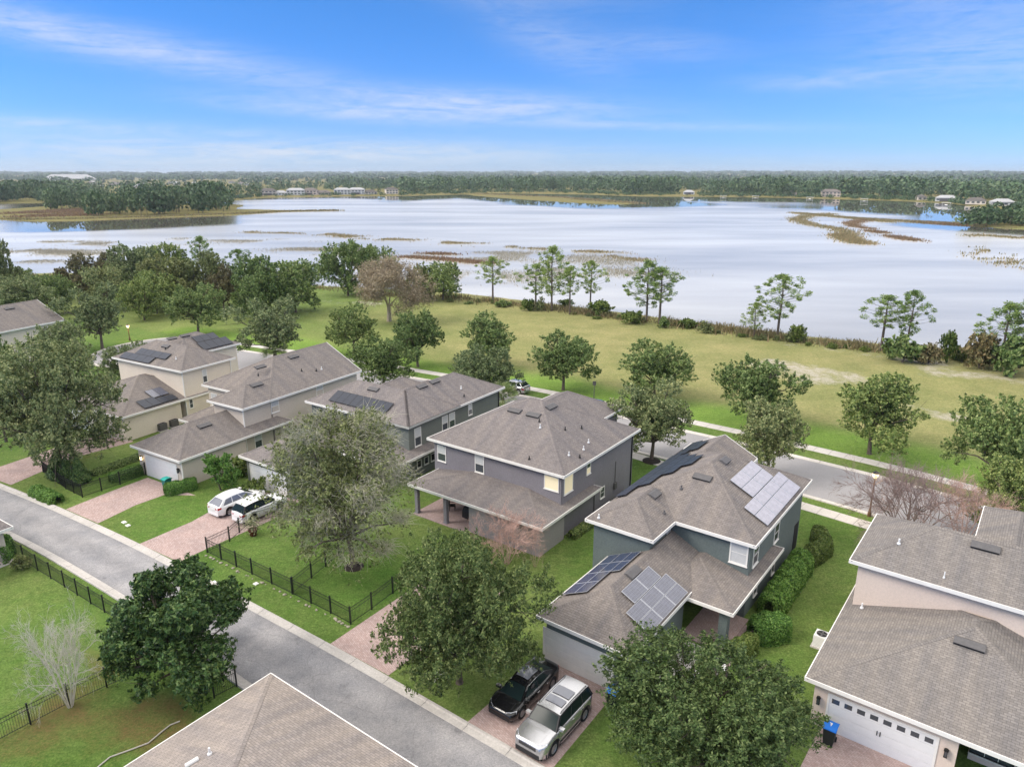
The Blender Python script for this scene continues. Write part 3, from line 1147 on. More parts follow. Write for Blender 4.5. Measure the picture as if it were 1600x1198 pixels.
class House:
    def __init__(s, name, label, org, yaw, wall, roof, cat='house', trim='white'):
        s.root = thing(name, label, cat, (org[0], org[1], 0), rad(yaw))
        s.org, s.yaw = Vector((org[0], org[1], 0)), rad(yaw)
        s.wall, s.roofm, s.trim = M[wall], M[roof], M[trim]
        s.inv = Matrix.Rotation(-s.yaw, 3, 'Z')
        s.fwd = Matrix.Rotation(s.yaw, 3, 'Z')

    # photograph spot -> place in the house's own axes
    def ray(s, p):
        return s.inv @ (_O - s.org), s.inv @ ray(*p)

    def onx(s, p, x):
        o, d = s.ray(p)
        q = o + d * ((x - o.x) / d.x)
        return q.y, q.z

    def ony(s, p, y):
        o, d = s.ray(p)
        q = o + d * ((y - o.y) / d.y)
        return q.x, q.z

    def onroof(s, p, blk, side, lift=0.0):
        A, B, C, _ = [q for q in blk.planes if q[3] == side][0]
        o, d = s.ray(p)
        t = (A * o.x + B * o.y + C + lift - o.z) / (d.z - A * d.x - B * d.y)
        return o + d * t

    def onz(s, p, z=0.0):
        o, d = s.ray(p)
        return o + d * ((z - o.z) / d.z)

    def world(s, v):
        return s.org + s.fwd @ Vector(v)

    def roofs(s, blks, fascia=0.2):
        rf, fa, so, rc = MB(), MB(), MB(), MB()
        for i, b in enumerate(blks):
            for pl, poly in b.faces():
                pieces = [poly]
                for j, o in enumerate(blks):
                    if j == i:
                        continue
                    hs = o.halfspaces_over(pl, 1e-4 if j < i else -1e-4)
                    nxt = []
                    for q in pieces:
                        nxt += subtract(q, hs)
                    pieces = nxt
                A, B, C, side = pl
                sl = math.sqrt(1 + b.k * b.k)
                for q in pieces:
                    if abs(area(q)) < 2e-3:
                        continue
                    P = [(x, y, A * x + B * y + C) for x, y in q]
                    if side[0] == 'y':
                        uv = [(x, (y - b.y0) * sl * (1 if side == 'y0' else -1)) for x, y in q]
                    else:
                        uv = [(y, (x - b.x0) * sl * (1 if side == 'x0' else -1)) for x, y in q]
                    if area(q) < 0:
                        P.reverse()
                        uv.reverse()
                    rf.face(P, 0, uv)

            def free(x, y, z, tie):
                for j, o in enumerate(blks):
                    if j != i and o.inside(x, y, -0.01) and o.z(x, y) > z - (0.02 if j < i else -0.01):
                        return False
                return True
            # fascia boards and gutters round the free eaves
            t = 0.05
            zt, zb = b.ze + 0.025, b.ze - fascia
            for side, (f, a, c) in dict(y0=(lambda u: (u, b.y0), b.x0, b.x1), y1=(lambda u: (u, b.y1), b.x0, b.x1),
                                        x0=(lambda u: (b.x0, u), b.y0, b.y1), x1=(lambda u: (b.x1, u), b.y0, b.y1)).items():
                g = {'x0': 'a', 'x1': 'b', 'y0': 'c', 'y1': 'd'}[side] in b.gable
                for u0, u1 in runs(lambda u: free(*f(u), b.ze, 0), a, c):
                    if not g:
                        if side == 'y0':
                            fa.box(u0 - t, b.y0 - t, zb, u1 + t, b.y0, zt)
                        elif side == 'y1':
                            fa.box(u0 - t, b.y1, zb, u1 + t, b.y1 + t, zt)
                        elif side == 'x0':
                            fa.box(b.x0 - t, u0, zb, b.x0, u1, zt - .002)
                        else:
                            fa.box(b.x1, u0, zb, b.x1 + t, u1, zt - .002)
                if g:        # barge boards and gable wall
                    mid = (a + c) / 2
                    hz = b.z(*f(mid))
                    iw = b.inset
                    for u0, u1 in ((a, mid), (mid, c)):
                        z0_, z1_ = b.z(*f(u0)), b.z(*f(u1))
                        x0_, y0_ = f(u0)
                        x1_, y1_ = f(u1)
                        out = {'x0': (-t, 0), 'x1': (t, 0), 'y0': (0, -t), 'y1': (0, t)}[side]
                        q = []
                        for ox, oy in ((0, 0), out):
                            q += [(x0_ + ox, y0_ + oy, z0_ - .2), (x1_ + ox, y1_ + oy, z1_ - .2), (x1_ + ox, y1_ + oy, z1_ + .03), (x0_ + ox, y0_ + oy, z0_ + .03)]
                        for ff in ((0, 1, 2, 3), (7, 6, 5, 4), (0, 4, 5, 1), (3, 2, 6, 7), (1, 5, 6, 2), (0, 3, 7, 4)):
                            fa.face([q[w] for w in ff])
            # soffit
            zs = b.ze - fascia + 0.012 + 0.003 * i
            so.face([(b.x0, b.y0, zs), (b.x0, b.y1, zs), (b.x1, b.y1, zs), (b.x1, b.y0, zs)])
            # hip and ridge caps
            fc = b.faces()
            for q1 in range(len(fc)):
                for q2 in range(q1 + 1, len(fc)):
                    p1, poly1 = fc[q1]
                    p2, poly2 = fc[q2]
                    sh = [v for v in poly1 if any((v[0] - w[0]) ** 2 + (v[1] - w[1]) ** 2 < 1e-6 for w in poly2)]
                    if len(sh) < 2:
                        continue
                    v0, v1 = Vector((*sh[0], b.z(*sh[0]))), Vector((*sh[-1], b.z(*sh[-1])))
                    for t0, t1 in runs(lambda t: free(*(v0.lerp(v1, t))[:2], v0.lerp(v1, t).z + .03, 0), 0, 1):
                        a, c = v0.lerp(v1, t0), v0.lerp(v1, t1)
                        d = (c - a).normalized()
                        n = Vector((0, 0, 1))
                        sd = d.cross(n).normalized()
                        h = 0.15
                        # drop of the roof to either side of the line
                        zl = min(b.z(*(a + sd * h)[:2]), 1e9) - a.z if True else 0
                        drop = -b.k * h * (1.0 if abs(d.z) < 0.05 else 0.72)
                        for sgn in (-1, 1):
                            L = [a + Vector((0, 0, .022)), c + Vector((0, 0, .022)), c + sd * h * sgn + Vector((0, 0, drop + .016)), a + sd * h * sgn + Vector((0, 0, drop + .016))]
                            if sgn > 0:
                                L.reverse()
                            ln_ = (c - a).length
                            uvv = [(0, 0), (0, ln_), (.14, ln_), (.14, 0)]
                            rc.face(L, 0, uvv if sgn < 0 else uvv[::-1])
        s.roof = rf.build('roof', s.roofm, s.root)
        if fa.v:
            fa.build('fascia', s.trim, s.root)
        so.build('soffit', M['soffit'], s.root)
        if rc.v:
            rc.build('ridge_cap', s.roofm, s.roof)
        return s.roof

    def walls(s, blks, name='wall', mat=None):
        mb = MB()
        bl = [b for b in blks if b.walls]
        T = 0.15
        for i, b in enumerate(bl):
            x0, x1, y0, y1 = b.wr
            zt = b.ze - 0.19
            ins = lambda x, y, j, o: (o.wr[0] - 1e-4 <= x <= o.wr[1] + 1e-4 and o.wr[2] - 1e-4 <= y <= o.wr[3] + 1e-4) if j < i else \
                (o.wr[0] + 1e-4 < x < o.wr[1] - 1e-4 and o.wr[2] + 1e-4 < y < o.wr[3] - 1e-4)
            fr = lambda x, y: not any(ins(x, y, j, o) for j, o in enumerate(bl) if j != i)
            for u0, u1 in runs(lambda u: fr(u, y0), x0, x1, 200):
                mb.box(u0, y0, b.z0, u1, y0 + T, zt)
            for u0, u1 in runs(lambda u: fr(u, y1), x0, x1, 200):
                mb.box(u0, y1 - T, b.z0, u1, y1, zt)
            for u0, u1 in runs(lambda u: fr(x0, u), y0, y1, 200):
                mb.box(x0, u0 + (T if u0 < y0 + .01 else 0), b.z0, x0 + T, u1 - (T if u1 > y1 - .01 else 0), zt - .002)
            for u0, u1 in runs(lambda u: fr(x1, u), y0, y1, 200):
                mb.box(x1 - T, u0 + (T if u0 < y0 + .01 else 0), b.z0, x1, u1 - (T if u1 > y1 - .01 else 0), zt - .002)
            # gable ends
            for g, side in (('a', 'x0'), ('b', 'x1'), ('c', 'y0'), ('d', 'y1')):
                if g in b.gable and fr(*{'a': (x0, (y0 + y1) / 2), 'b': (x1, (y0 + y1) / 2), 'c': ((x0 + x1) / 2, y0), 'd': ((x0 + x1) / 2, y1)}[g]):
                    if g in 'cd':
                        yy = y0 if g == 'c' else y1
                        m_ = (b.x0 + b.x1) / 2
                        mb.face([(x0, yy, zt), (x1, yy, zt), (m_, yy, b.z(m_, yy) - .03)])
                    else:
                        xx = x0 if g == 'a' else x1
                        m_ = (b.y0 + b.y1) / 2
                        mb.face([(xx, y0, zt), (xx, y1, zt), (xx, m_, b.z(xx, m_) - .03)])
        return mb.build(name, mat or s.wall, s.root)

    # axes of a wall: u along it, n outward
    def frame(s, side, c):
        if side == 'y0':
            return Matrix(((1, 0, 0, 0), (0, -1, 0, c), (0, 0, 1, 0), (0, 0, 0, 1))), 1
        if side == 'y1':
            return Matrix(((1, 0, 0, 0), (0, 1, 0, c), (0, 0, 1, 0), (0, 0, 0, 1))), 1
        if side == 'x1':
            return Matrix(((0, 1, 0, c), (1, 0, 0, 0), (0, 0, 1, 0), (0, 0, 0, 1))), 1
        return Matrix(((0, -1, 0, c), (1, 0, 0, 0), (0, 0, 1, 0), (0, 0, 0, 1))), 1

    def window(s, side, c, u0, u1, z0, z1, glass='glass', sash=True, fw=0.07, cols=1, label=None, trim=None):
        """double-hung window: frame, sill, glass panes, meeting rail"""
        Fm, _ = s.frame(side, c)
        bx = lambda mb, a, b_, d0, d1, e, f, mi=0: mb.box(a, d0, e, b_, d1, f, mi, Fm)
        fr = MB()
        bx(fr, u0 - fw, u1 + fw, 0.0, 0.045, z1, z1 + fw)
        bx(fr, u0 - fw, u1 + fw, 0.0, 0.045, z0 - fw, z0)
        bx(fr, u0 - fw, u0, 0.0, 0.043, z0, z1)
        bx(fr, u1, u1 + fw, 0.0, 0.043, z0, z1)
        w = fr.build('window', M[trim] if trim else s.trim, s.root)
        if label:
            w['label'] = label
        si = MB()
        bx(si, u0 - fw - .03, u1 + fw + .03, 0.0, 0.09, z0 - fw - .05, z0 - fw - .002)
        si.build('sill', s.trim, w)
        zm = (z0 + z1) / 2
        spans = [(z0, zm - .02), (zm + .02, z1)] if sash else [(z0, z1)]
        gl = glass if isinstance(glass, (tuple, list)) else (glass, glass)
        for k, (a, b_) in enumerate(spans):
            pn = MB()
            for q in range(cols):
                ua = u0 + (u1 - u0) * q / cols + (.015 if q else 0)
                ub = u0 + (u1 - u0) * (q + 1) / cols - (.015 if q < cols - 1 else 0)
                bx(pn, ua, ub, 0.003, 0.015 + .012 * k, a, b_)
            pn.build('pane', M[gl[k]], w)
        if sash:
            rl = MB()
            bx(rl, u0, u1, 0.003, 0.036, zm - .02, zm + .02)
            rl.build('meeting_rail', s.trim, w)
        if cols > 1:
            ml = MB()
            for q in range(1, cols):
                um = u0 + (u1 - u0) * q / cols
                bx(ml, um - .015, um + .015, 0.004, 0.034, z0, z1)
            ml.build('mullion', s.trim, w)
        return w

    def pwin(s, side, c, pa, pb, w=None, h=None, **kw):
        """window seen between two opposite corners of the photograph"""
        f = s.onx if side[0] == 'x' else s.ony
        (ua, za), (ub, zb) = f(pa, c), f(pb, c)
        u0, u1, z0, z1 = min(ua, ub), max(ua, ub), min(za, zb), max(za, zb)
        if w:
            m = (u0 + u1) / 2
            u0, u1 = m - w / 2, m + w / 2
        if h:
            m = (z0 + z1) / 2
            z0, z1 = m - h / 2, m + h / 2
        return s.window(side, c, u0, u1, z0, z1, **kw)

    def garage_door(s, side, c, u0, u1, h, mat='door_white', lites=0, rows=4, cols=8, handles=False):
        Fm, _ = s.frame(side, c)
        fr = MB()
        for a, b_, e, f in ((u0 - .1, u0, 0, h + .1), (u1, u1 + .1, 0, h + .1), (u0, u1, h, h + .1)):
            fr.box(a, 0, e, b_, .05, f, 0, Fm)
        d = fr.build('garage_door', s.trim, s.root)
        ph = h / rows
        for r in range(rows):
            mb = MB()
            z0 = r * ph
            top = lites and r == rows - 1
            mb.box(u0, .0, z0 + .008, u1, .02, z0 + ph - .008, 0, Fm)
            pw = (u1 - u0) / cols
            if not top:
                for q in range(cols):
                    mb.box(u0 + q * pw + .06, .02, z0 + .09, u0 + (q + 1) * pw - .06, .0245, z0 + ph - .09, 0, Fm)
            mb.build('panel', M[mat], d)
        if lites:
            pw = (u1 - u0) / lites
            for q in range(lites):
                mb = MB()
                mb.box(u0 + q * pw + .12, .02, h - ph + .12, u0 + (q + 1) * pw - .12, .027, h - .14, 0, Fm)
                mb.build('door_window', M['glass'], d)
        if handles:
            um = (u0 + u1) / 2
            for q in (-.07, .07):
                mb = MB()
                mb.box(um + q - .02, .029, h * .5 - .13, um + q + .02, .06, h * .5 + .13, 0, Fm)
                mb.build('handle', M['black'], d)
        return d

    def roof_vent(s, blk, side, p, L=1.3, at_local=None):
        """low off-ridge vent hood seen with its middle at photograph spot p"""
        q = s.onroof(p, blk, side) if at_local is None else Vector(at_local)
        A, B, C, _ = [w for w in blk.planes if w[3] == side][0]
        up = Vector((A, B, A * A + B * B)).normalized()
        al = Vector((0, 1, 0)) if side[0] == 'x' else Vector((1, 0, 0))
        n = al.cross(up)
        if n.z < 0:
            n = -n
        q = Vector((q.x, q.y, A * q.x + B * q.y + C))
        mb = MB()
        h, w = .16, .30
        P = []
        for sgn in (-1, 1):
            e = q + al * (L / 2) * sgn
            P.append([e - up * w + n * .0, e - up * w + n * h, e + up * w * .55 + n * (h * .9), e + up * w * 1.1 + n * .0])
        mb.grid(P)
        mb.face([P[0][0], P[0][3], P[0][2], P[0][1]])
        mb.face([P[1][0], P[1][1], P[1][2], P[1][3]])
        o = mb.build('roof_vent', M['vent'], s.root)
        mb = MB()
        e0, e1 = q - al * (L / 2 - .04), q + al * (L / 2 - .04)
        d0 = -up * (w + .004)
        mb.face([e0 + d0 + n * .03, e1 + d0 + n * .03, e1 + d0 + n * (h - .03), e0 + d0 + n * (h - .03)])
        mb.build('vent_mouth', M['dark'], o)
        return o

    def pipe(s, blk, side, p, mat='pipe_w', h=.35, r=.05):
        q = s.onroof(p, blk, side)
        mb = MB()
        mb.tube([(q.x, q.y, q.z - .05), (q.x, q.y, q.z + h)], r, 8)
        mb.lathe([(r * 2.2, -.02), (r * 2.0, .06), (r * 1.1, .09)], 8, (q.x, q.y, q.z + .02))
        return mb.build('vent_pipe', M[mat], s.root)

    def downspout(s, x, y, zt, n=(0, -1), mat=None):
        mb = MB()
        ax, ay = n
        mb.box(x - .045 + ax * .05, y - .045 + ay * .05, .05, x + .045 + ax * .05, y + .045 + ay * .05, zt)
        mb.box(x - .045 + ax * .14, y - .045 + ay * .14, .02, x + .045 + ax * .14, y + .045 + ay * .14, .16)
        return mb.build('downspout', mat or s.trim, s.root)

    def lantern(s, side, c, u, z, lit=False):
        Fm, _ = s.frame(side, c)
        mb = MB()
        mb.box(u - .06, 0, z - .12, u + .06, .03, z + .12, 0, Fm)
        mb.box(u - .02, .03, z + .02, u + .02, .14, z + .05, 0, Fm)
        mb.box(u - .10, .06, z + .12, u + .10, .24, z + .16, 0, Fm)
        mb.box(u - .07, .08, z + .16, u + .07, .22, z + .22, 0, Fm)
        mb.box(u - .08, .07, z - .24, u + .08, .23, z - .20, 0, Fm)
        for a in (-.075, .055):
            for b_ in (.075, .205):
                mb.box(u + a, b_, z - .20, u + a + .02, b_ + .02, z + .12, 0, Fm)
        o = mb.build('wall_lantern', M['black'], s.root)
        g = MB()
        g.box(u - .055, .095, z - .20, u + .055, .205, z + .12, 0, Fm)
        g.build('lantern_glass', M['lamp_lit'] if lit else M['glass'], o)
        return o


M['lamp_lit'] = emis('lit_lamp_glass', (1.0, .72, .32), 6.0)


def solar_array(H, blk, side, label, rows, mat, frame='solar_frame', lift=.12, group='solar arrays on the roofs', cat='solar array'):
    """rows: (u0, v0, n, w, h): n modules w wide along the eave and h up the slope, starting at distance u0 along and v0 up from the eave corner"""
    A, B, C, _ = [w for w in blk.planes if w[3] == side][0]
    up = Vector((A, B, A * A + B * B)).normalized()
    al = Vector((0, 1, 0)) if side[0] == 'x' else Vector((1, 0, 0))
    n = al.cross(up)
    if n.z < 0:
        n = -n
    o = {'y0': (0, blk.y0), 'y1': (0, blk.y1), 'x0': (blk.x0, 0), 'x1': (blk.x1, 0)}[side]
    base = Vector((o[0], o[1], blk.ze)) + n * lift
    r = thing('solar_array', label, cat, H.world(base + al * rows[0][0] + up * rows[0][1]), H.yaw, group)
    off = base + al * rows[0][0] + up * rows[0][1]
    rail = MB()
    for u0, v0, nn, w, h in rows:
        for i in range(nn):
            a = base + al * (u0 + i * (w + .02)) + up * v0 - off
            mb = MB()
            t = .035
            c = [a, a + al * w, a + al * w + up * h, a + up * h]
            if (c[1] - c[0]).cross(c[3] - c[0]).dot(n) < 0:
                c = [c[0], c[3], c[2], c[1]]
            d = [p + n * t for p in c]
            mid = sum(d, Vector()) / 4
            uvo = [((p - a).dot(al) - .03, (p - a).dot(up) - .03) for p in d]
            inn = [mid + (p - mid) * (1 - .05) for p in d]
            iuv = [((p - a).dot(al), (p - a).dot(up)) for p in inn]
            mb.face([p + n * .001 for p in inn], 1, iuv)
            for k in range(4):
                k2 = (k + 1) % 4
                mb.face([d[k], d[k2], inn[k2], inn[k]], 0)
                mb.face([c[k], c[k2], d[k2], d[k]], 0)
            mb.face(c[::-1], 0)
            mb.build('solar_panel', [M[frame], M[mat]], r)
        for vv in (.25, .75):
            p0 = base + al * (u0 + .1) + up * (v0 + h * vv) - n * .03 - off
            p1 = base + al * (u0 + nn * (w + .02) - .1) + up * (v0 + h * vv) - n * .03 - off
            rail.tube([p0, p1], .025, 4)
            for q in (.05, .5, .95):
                f = p0.lerp(p1, q)
                rail.tube([f, f - n * (lift - .02)], .02, 4)
    rail.build('mounting_rail', M['solar_frame_dark'], r)
    return r
def cc(ox, oy, s):
    return lambda x, y: (ox + x / s, oy + y / s)


K5 = cc(640, 600, 4.279)
K6 = cc(900, 660, 5.99)
K6b = cc(1080, 660, 5.445)
K6c = cc(820, 840, 5.446)
K6d = cc(1060, 840, 5.446)
K4 = cc(400, 480, 3.152)
K3 = cc(0, 440, 3.152)
K2 = cc(150, 520, 4.993)
K7 = cc(1180, 780, 2.867)
K7g = cc(1240, 1040, 6.154)
KC = cc(800, 500, 3.152)

# ---------------------------------------------------------------- lilac grey house in the middle
h = House('house', 'lilac grey house with a wide back porch roof, middle of the row', (-7.5, 59.0), -36, 'wall_lilac', 'roof_b')
H5 = h
m5 = Blk(0, 14.24, 0, 13.14, 5.6)
f5 = Blk(2.5, 10.5, 5.0, 17.0, 5.9)
p5 = Blk(0.9, 14.6, -3.55, 5.5, 2.75, .18, walls=False)
h.roofs([m5, f5])
h.roofs([p5])
h.walls([m5, Blk(2.5, 10.5, 5, 17.0, 5.9)])
# room under the right end of the porch roof, posts at the open left end
mb = MB()
mb.box(7.2, -3.1, 0, 14.1, .4, 2.55)
mb.build('porch_room', noisy('pale_mauve_stucco', (.36, .335, .335), .1, 9, .9, .3, 45), h.root)
for x in (4.75, 1.5):
    mb = MB()
    mb.box(x - .16, -3.26, 0, x + .16, -2.94, 2.56)
    mb.box(x - .22, -3.32, 0, x + .22, -2.88, .12)
    mb.box(x - .22, -3.32, 2.40, x + .22, -2.88, 2.555)
    mb.build('porch_post', h.wall, h.root)
mb = MB()
mb.box(1.3, -3.5, -.05, 7.2, .38, .06)
mb.build('patio_floor', M['patio'], h.root)
mb = MB()
mb.box(4.9, .38, .1, 6.9, .40, 2.2)
sd = mb.build('sliding_door', M['glass'], h.root)
mb = MB()
for a, b_, e, f in ((4.82, 4.9, .06, 2.28), (6.9, 6.98, .06, 2.28), (4.9, 6.9, 2.2, 2.28), (5.87, 5.93, .1, 2.2)):
    mb.box(a, .34, e, b_, .398, f)
mb.build('door_frame', h.trim, sd)
YW, XW = .42, 13.82
h.pwin('y0', YW, K5(190, 408), K5(242, 518), glass=('glass', 'blind'))
h.pwin('y0', YW, K5(441, 474), K5(495, 594), glass=('glass', 'blind'))
h.pwin('y0', YW, K5(906, 606), K5(993, 715), glass='blind_lit', sash=False, label='lit corner window with closed cream blinds')
h.pwin('x1', XW, KC(259, 768), KC(296, 832), glass='blind_lit', sash=False, label='lit corner window with closed cream blinds')
h.pwin('x1', XW, KC(369, 703), KC(384, 748), glass=('blind_lit', 'glass'))
h.pwin('x1', XW, KC(438, 822), KC(450, 872), w=.6, h=.9)
mb = MB()
mb.box(XW, 9.1, 1.0, XW + .18, 9.5, 1.6)
mb.build('meter_box', M['vent'], h.root)
mb = MB()
mb.tube([(XW + .06, 5.6, .1), (XW + .06, 5.6, 2.4)], .04, 6)
mb.build('conduit', M['vent'], h.root)
mb = MB()
mb.tube([(XW + .06, 9.3, 1.6), (XW + .06, 9.3, 3.6)], .03, 6)
mb.build('conduit', M['vent'], h.root)
h.downspout(XW, 12.4, 5.4, (1, 0), M['black'])
h.downspout(13.75, YW, 5.4, (0, -1), h.wall)
for p in (K5(705, 178), K5(830, 207)):
    h.roof_vent(m5, 'y0', p)
h.roof_vent(m5, 'x1', K5(945, 152))
for p in (K5(867, 252), K5(800, 503)):
    h.pipe(m5, 'y0', p, 'black', .3, .045)
h.pipe(m5, 'y0', K5(873, 294))
for p in (K5(1040, 307), K5(1150, 297), K5(1138, 492)):
    h.pipe(m5, 'x1', p, 'black', .3, .045)
for p in (K5(1065, 478), K5(1163, 440), K5(1196, 393)):
    h.pipe(m5, 'x1', p, 'pipe_w', .35, .05)

# ---------------------------------------------------------------- dark teal house with four solar arrays
h = House('house', 'dark teal grey house with solar arrays and two cars in front of its garage', (5.0, 43.6), -37, 'wall_teal', 'roof_a')
H6 = h
b6 = Blk(0, 5.0, 0, 7.4, 5.6)
m6 = Blk(0, 10.45, 3.28, 15.9, 5.6)
fr6 = Blk(0, 5.7, 10.5, 17.6, 5.6, gable='d')
g6 = Blk(1.6, 7.85, -8.0, 8.0, 3.1)
p6 = Blk(3.6, 10.7, -.7, 9.0, 2.95, .24, walls=False)
h.roofs([b6, m6, fr6])
h.roofs([g6, p6])
h.walls([b6, m6, fr6])
h.walls([Blk(1.6, 7.85, -8.0, .2, 3.1)], 'garage_wall')
mb = MB()
mb.box(9.7, -.15, 0, 10.22, .37, 2.78)
mb.build('porch_column', h.wall, h.root)
mb = MB()
mb.box(7.5, -.6, -.05, 10.4, 3.6, .08)
mb.build('porch_floor', M['patio'], h.root)
mb = MB()
mb.box(8.2, 3.64, .1, 9.15, 3.69, 2.1)
fd = mb.build('front_door', noisy('dark_brown_door', (.09, .05, .035), .1, 5, .5), h.root)
mb = MB()
mb.lathe([(.03, 0), (.03, .06), (.0, .07)], 8, (0, 0, 0), M=Matrix.Translation((8.32, 3.63, 1.05)) @ Matrix.Rotation(rad(90), 4, 'X'))
mb.build('door_knob', M['vent'], fd)
h.pwin('y0', 3.70, K6d(458, 25), K6d(572, 232), glass='blind', fw=.1, label='tall window with closed white blinds')
h.window('x1', 10.03, 4.45, 5.35, 3.45, 4.85, glass='glass')
h.pwin('x1', 10.03, K6b(712, 875), K6b(738, 985), h=1.3, w=.9)
h.window('x1', 10.03, 9.1, 9.65, .6, 1.9, glass='glass')
h.window('x1', 10.03, 5.3, 5.9, .8, 2.1, glass='glass')
h.window('x1', 4.58, 3.05, 3.5, 4.25, 4.95, glass=('glass', 'blind'))
mb = MB()
mb.box(10.03, 14.2, 0.1, 10.06, 15.2, 2.3)
mb.build('side_door', M['dark'], h.root)
h.garage_door('y0', -7.58, 1.9, 6.5, 2.13, 'door_grey', cols=4)
h.roof_vent(m6, 'y0', K6b(98, 468))
h.roof_vent(m6, 'x1', K6b(285, 325), 1.0)
h.roof_vent(b6, 'x1', K6(735, 672), 1.1)
h.roof_vent(g6, 'x1', K6c(920, 295), 1.3)
h.pipe(m6, 'y0', K6(985, 622), 'vent', .3, .06)
h.pipe(b6, 'x1', K6(825, 850), 'vent', .25, .06)
h.pipe(b6, 'y0', K6(213, 895), 'pipe_w', .3, .05)
slab('driveway', [tuple(h.world((x, y, 0))[:2]) for x, y in ((1.55, -14.45), (6.9, -14.25), (6.75, -7.6), (1.75, -7.6))], .012, M['paver'])
sl = math.sqrt(1.25)
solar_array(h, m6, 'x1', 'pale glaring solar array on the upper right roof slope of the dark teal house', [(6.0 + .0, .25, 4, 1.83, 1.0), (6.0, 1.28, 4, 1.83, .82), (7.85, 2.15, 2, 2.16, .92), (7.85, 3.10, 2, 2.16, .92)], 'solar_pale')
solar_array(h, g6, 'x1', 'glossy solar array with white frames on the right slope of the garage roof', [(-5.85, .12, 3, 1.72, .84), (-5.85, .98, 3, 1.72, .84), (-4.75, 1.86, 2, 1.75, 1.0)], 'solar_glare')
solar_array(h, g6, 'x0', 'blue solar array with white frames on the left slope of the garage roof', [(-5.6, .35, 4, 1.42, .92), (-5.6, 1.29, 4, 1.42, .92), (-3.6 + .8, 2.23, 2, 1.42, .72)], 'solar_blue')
solar_array(h, m6, 'x0', 'long stepped dark solar array on the left roof slope of the dark teal house', [(3.8, .15, 8, 1.2, 1.0), (5.6, 1.17, 6, 1.2, 1.0), (7.5, 2.19, 4, 1.1, 1.0), (8.9, 3.21, 2, 1.1, .9)], 'solar_dark', 'solar_frame_dark')
solar_array(h, fr6, 'x0', 'dark solar array on the front roof wing of the dark teal house', [(13.3, .45, 3, 1.2, 1.0), (14.0, 1.47, 2, 1.2, .8)], 'solar_dark', 'solar_frame_dark')

# ---------------------------------------------------------------- moss grey house
h = House('house', 'moss grey house with one long dark solar array facing the back lane', (-21.3, 69.7), -34, 'wall_moss', 'roof_b')
H4 = h
a4 = Blk(0, 14.18, 0, 7.75, 5.6)
b4 = Blk(6.3, 14.18, 0, 15.6, 5.6)
c4 = Blk(1.2, 6.0, 5.2, 13.2, 5.0)
d4 = Blk(4.6, 9.0, 6.0, 13.6, 5.1)
g4 = Blk(1.2, 8.2, -9.1, 6.0, 2.9)
p4 = Blk(6.5, 14.9, -3.1, 6.0, 2.75, .25, walls=False)
h.roofs([a4, b4, c4, d4])
h.roofs([g4, p4])
h.walls([a4, b4, Blk(1.2, 6.0, 5.2, 13.2, 5.0), Blk(4.6, 9.0, 6.0, 13.6, 5.1)])
h.walls([Blk(1.2, 8.2, -9.1, .2, 2.9)], 'garage_wall')
h.garage_door('y0', -8.68, 2.2, 7.1, 2.13, 'door_white')
XW = 13.76
h.pwin('x1', XW, K4(781, 602), K4(812, 672), glass=('glass', 'blind'))
h.pwin('x1', XW, K4(917, 542), K4(943, 598), glass=('glass', 'blind'))
h.pwin('x1', XW, K4(952, 527), K4(978, 583), glass=('glass', 'blind'))
h.pwin('x1', XW, K4(1046, 483), K4(1062, 523), glass=('glass', 'blind'))
for u in (1.45, 2.5, 3.5):
    h.window('x1', XW, u, u + .5, .95, 1.6, glass='dark', sash=False, label='small square ground floor window')
h.roof_vent(a4, 'y0', K4(580, 404))
h.roof_vent(b4, 'x1', K4(815, 390))
h.roof_vent(b4, 'x1', K4(878, 366))
h.pipe(b4, 'x1', K4(1010, 402))
h.pipe(b4, 'x1', K4(1025, 440), 'black', .3, .045)
h.downspout(XW, 15.0, 5.4, (1, 0), M['black'])
solar_array(h, a4, 'y0', 'long dark blue solar array on the moss grey house above the willowy tree', [(2.85, .72, 8, .95, 1.55)], 'solar_dark', 'solar_frame_dark')

# ---------------------------------------------------------------- greige house
h = House('house', 'long greige house with a white garage door and a box hedge in front', (-31.5, 69.9), -31.5, 'wall_greige', 'roof_a')
H3 = h
a3 = Blk(0, 5.5, 0, 9, 5.6)
m3 = Blk(-5.5, 5.52, 3.35, 17.0, 5.6, gable='d')
g3 = Blk(-1.4, 6.2, -7.8, 5.5, 2.95)
l3 = Blk(-4.4, 1.5, -.6, 6, 2.9, .5, walls=False)
h.roofs([a3, m3])
h.roofs([g3, l3])
h.walls([a3, m3])
h.walls([Blk(-1.4, 6.2, -7.8, .2, 2.95), Blk(-4.4, 1.5, -.6, 4, 2.9)], 'garage_wall')
d4x = Blk(5.0, 8.5, 14.5, 20.5, 3.0)
h.roofs([Blk(-9.5, -4.5, 14.0, 20.5, 3.0, .4)])
h.walls([Blk(-9.5, -4.5, 14.0, 20.5, 3.0, .4)], 'wing_wall')
YW = -7.38
h.garage_door('y0', YW, .15, 4.95, 2.13, 'door_white')
h.lantern('y0', YW, -.45, 1.75, True)
h.lantern('y0', YW, 5.35, 1.75)
h.pwin('x1', 5.08, K3(1347, 592), K3(1360, 632), w=.9, h=1.2, glass=('glass', 'blind'))
h.pwin('x1', 5.08, K4(302, 388), K4(324, 424), w=.9, h=1.2, glass=('glass', 'blind'))
h.window('x1', 5.08, 1.4, 2.2, .9, 2.3, glass=('glass', 'blind'))
h.window('y0', 3.77, -4.6, -3.7, 3.3, 4.6, glass=('glass', 'blind'))
h.downspout(5.05, .42, 5.4, (0, -1))
h.downspout(5.75, YW, 2.75, (1, 0))
h.roof_vent(g3, 'x1', K3(1005, 708), 1.4)
h.roof_vent(a3, 'x1', K3(1262, 508), 1.4)
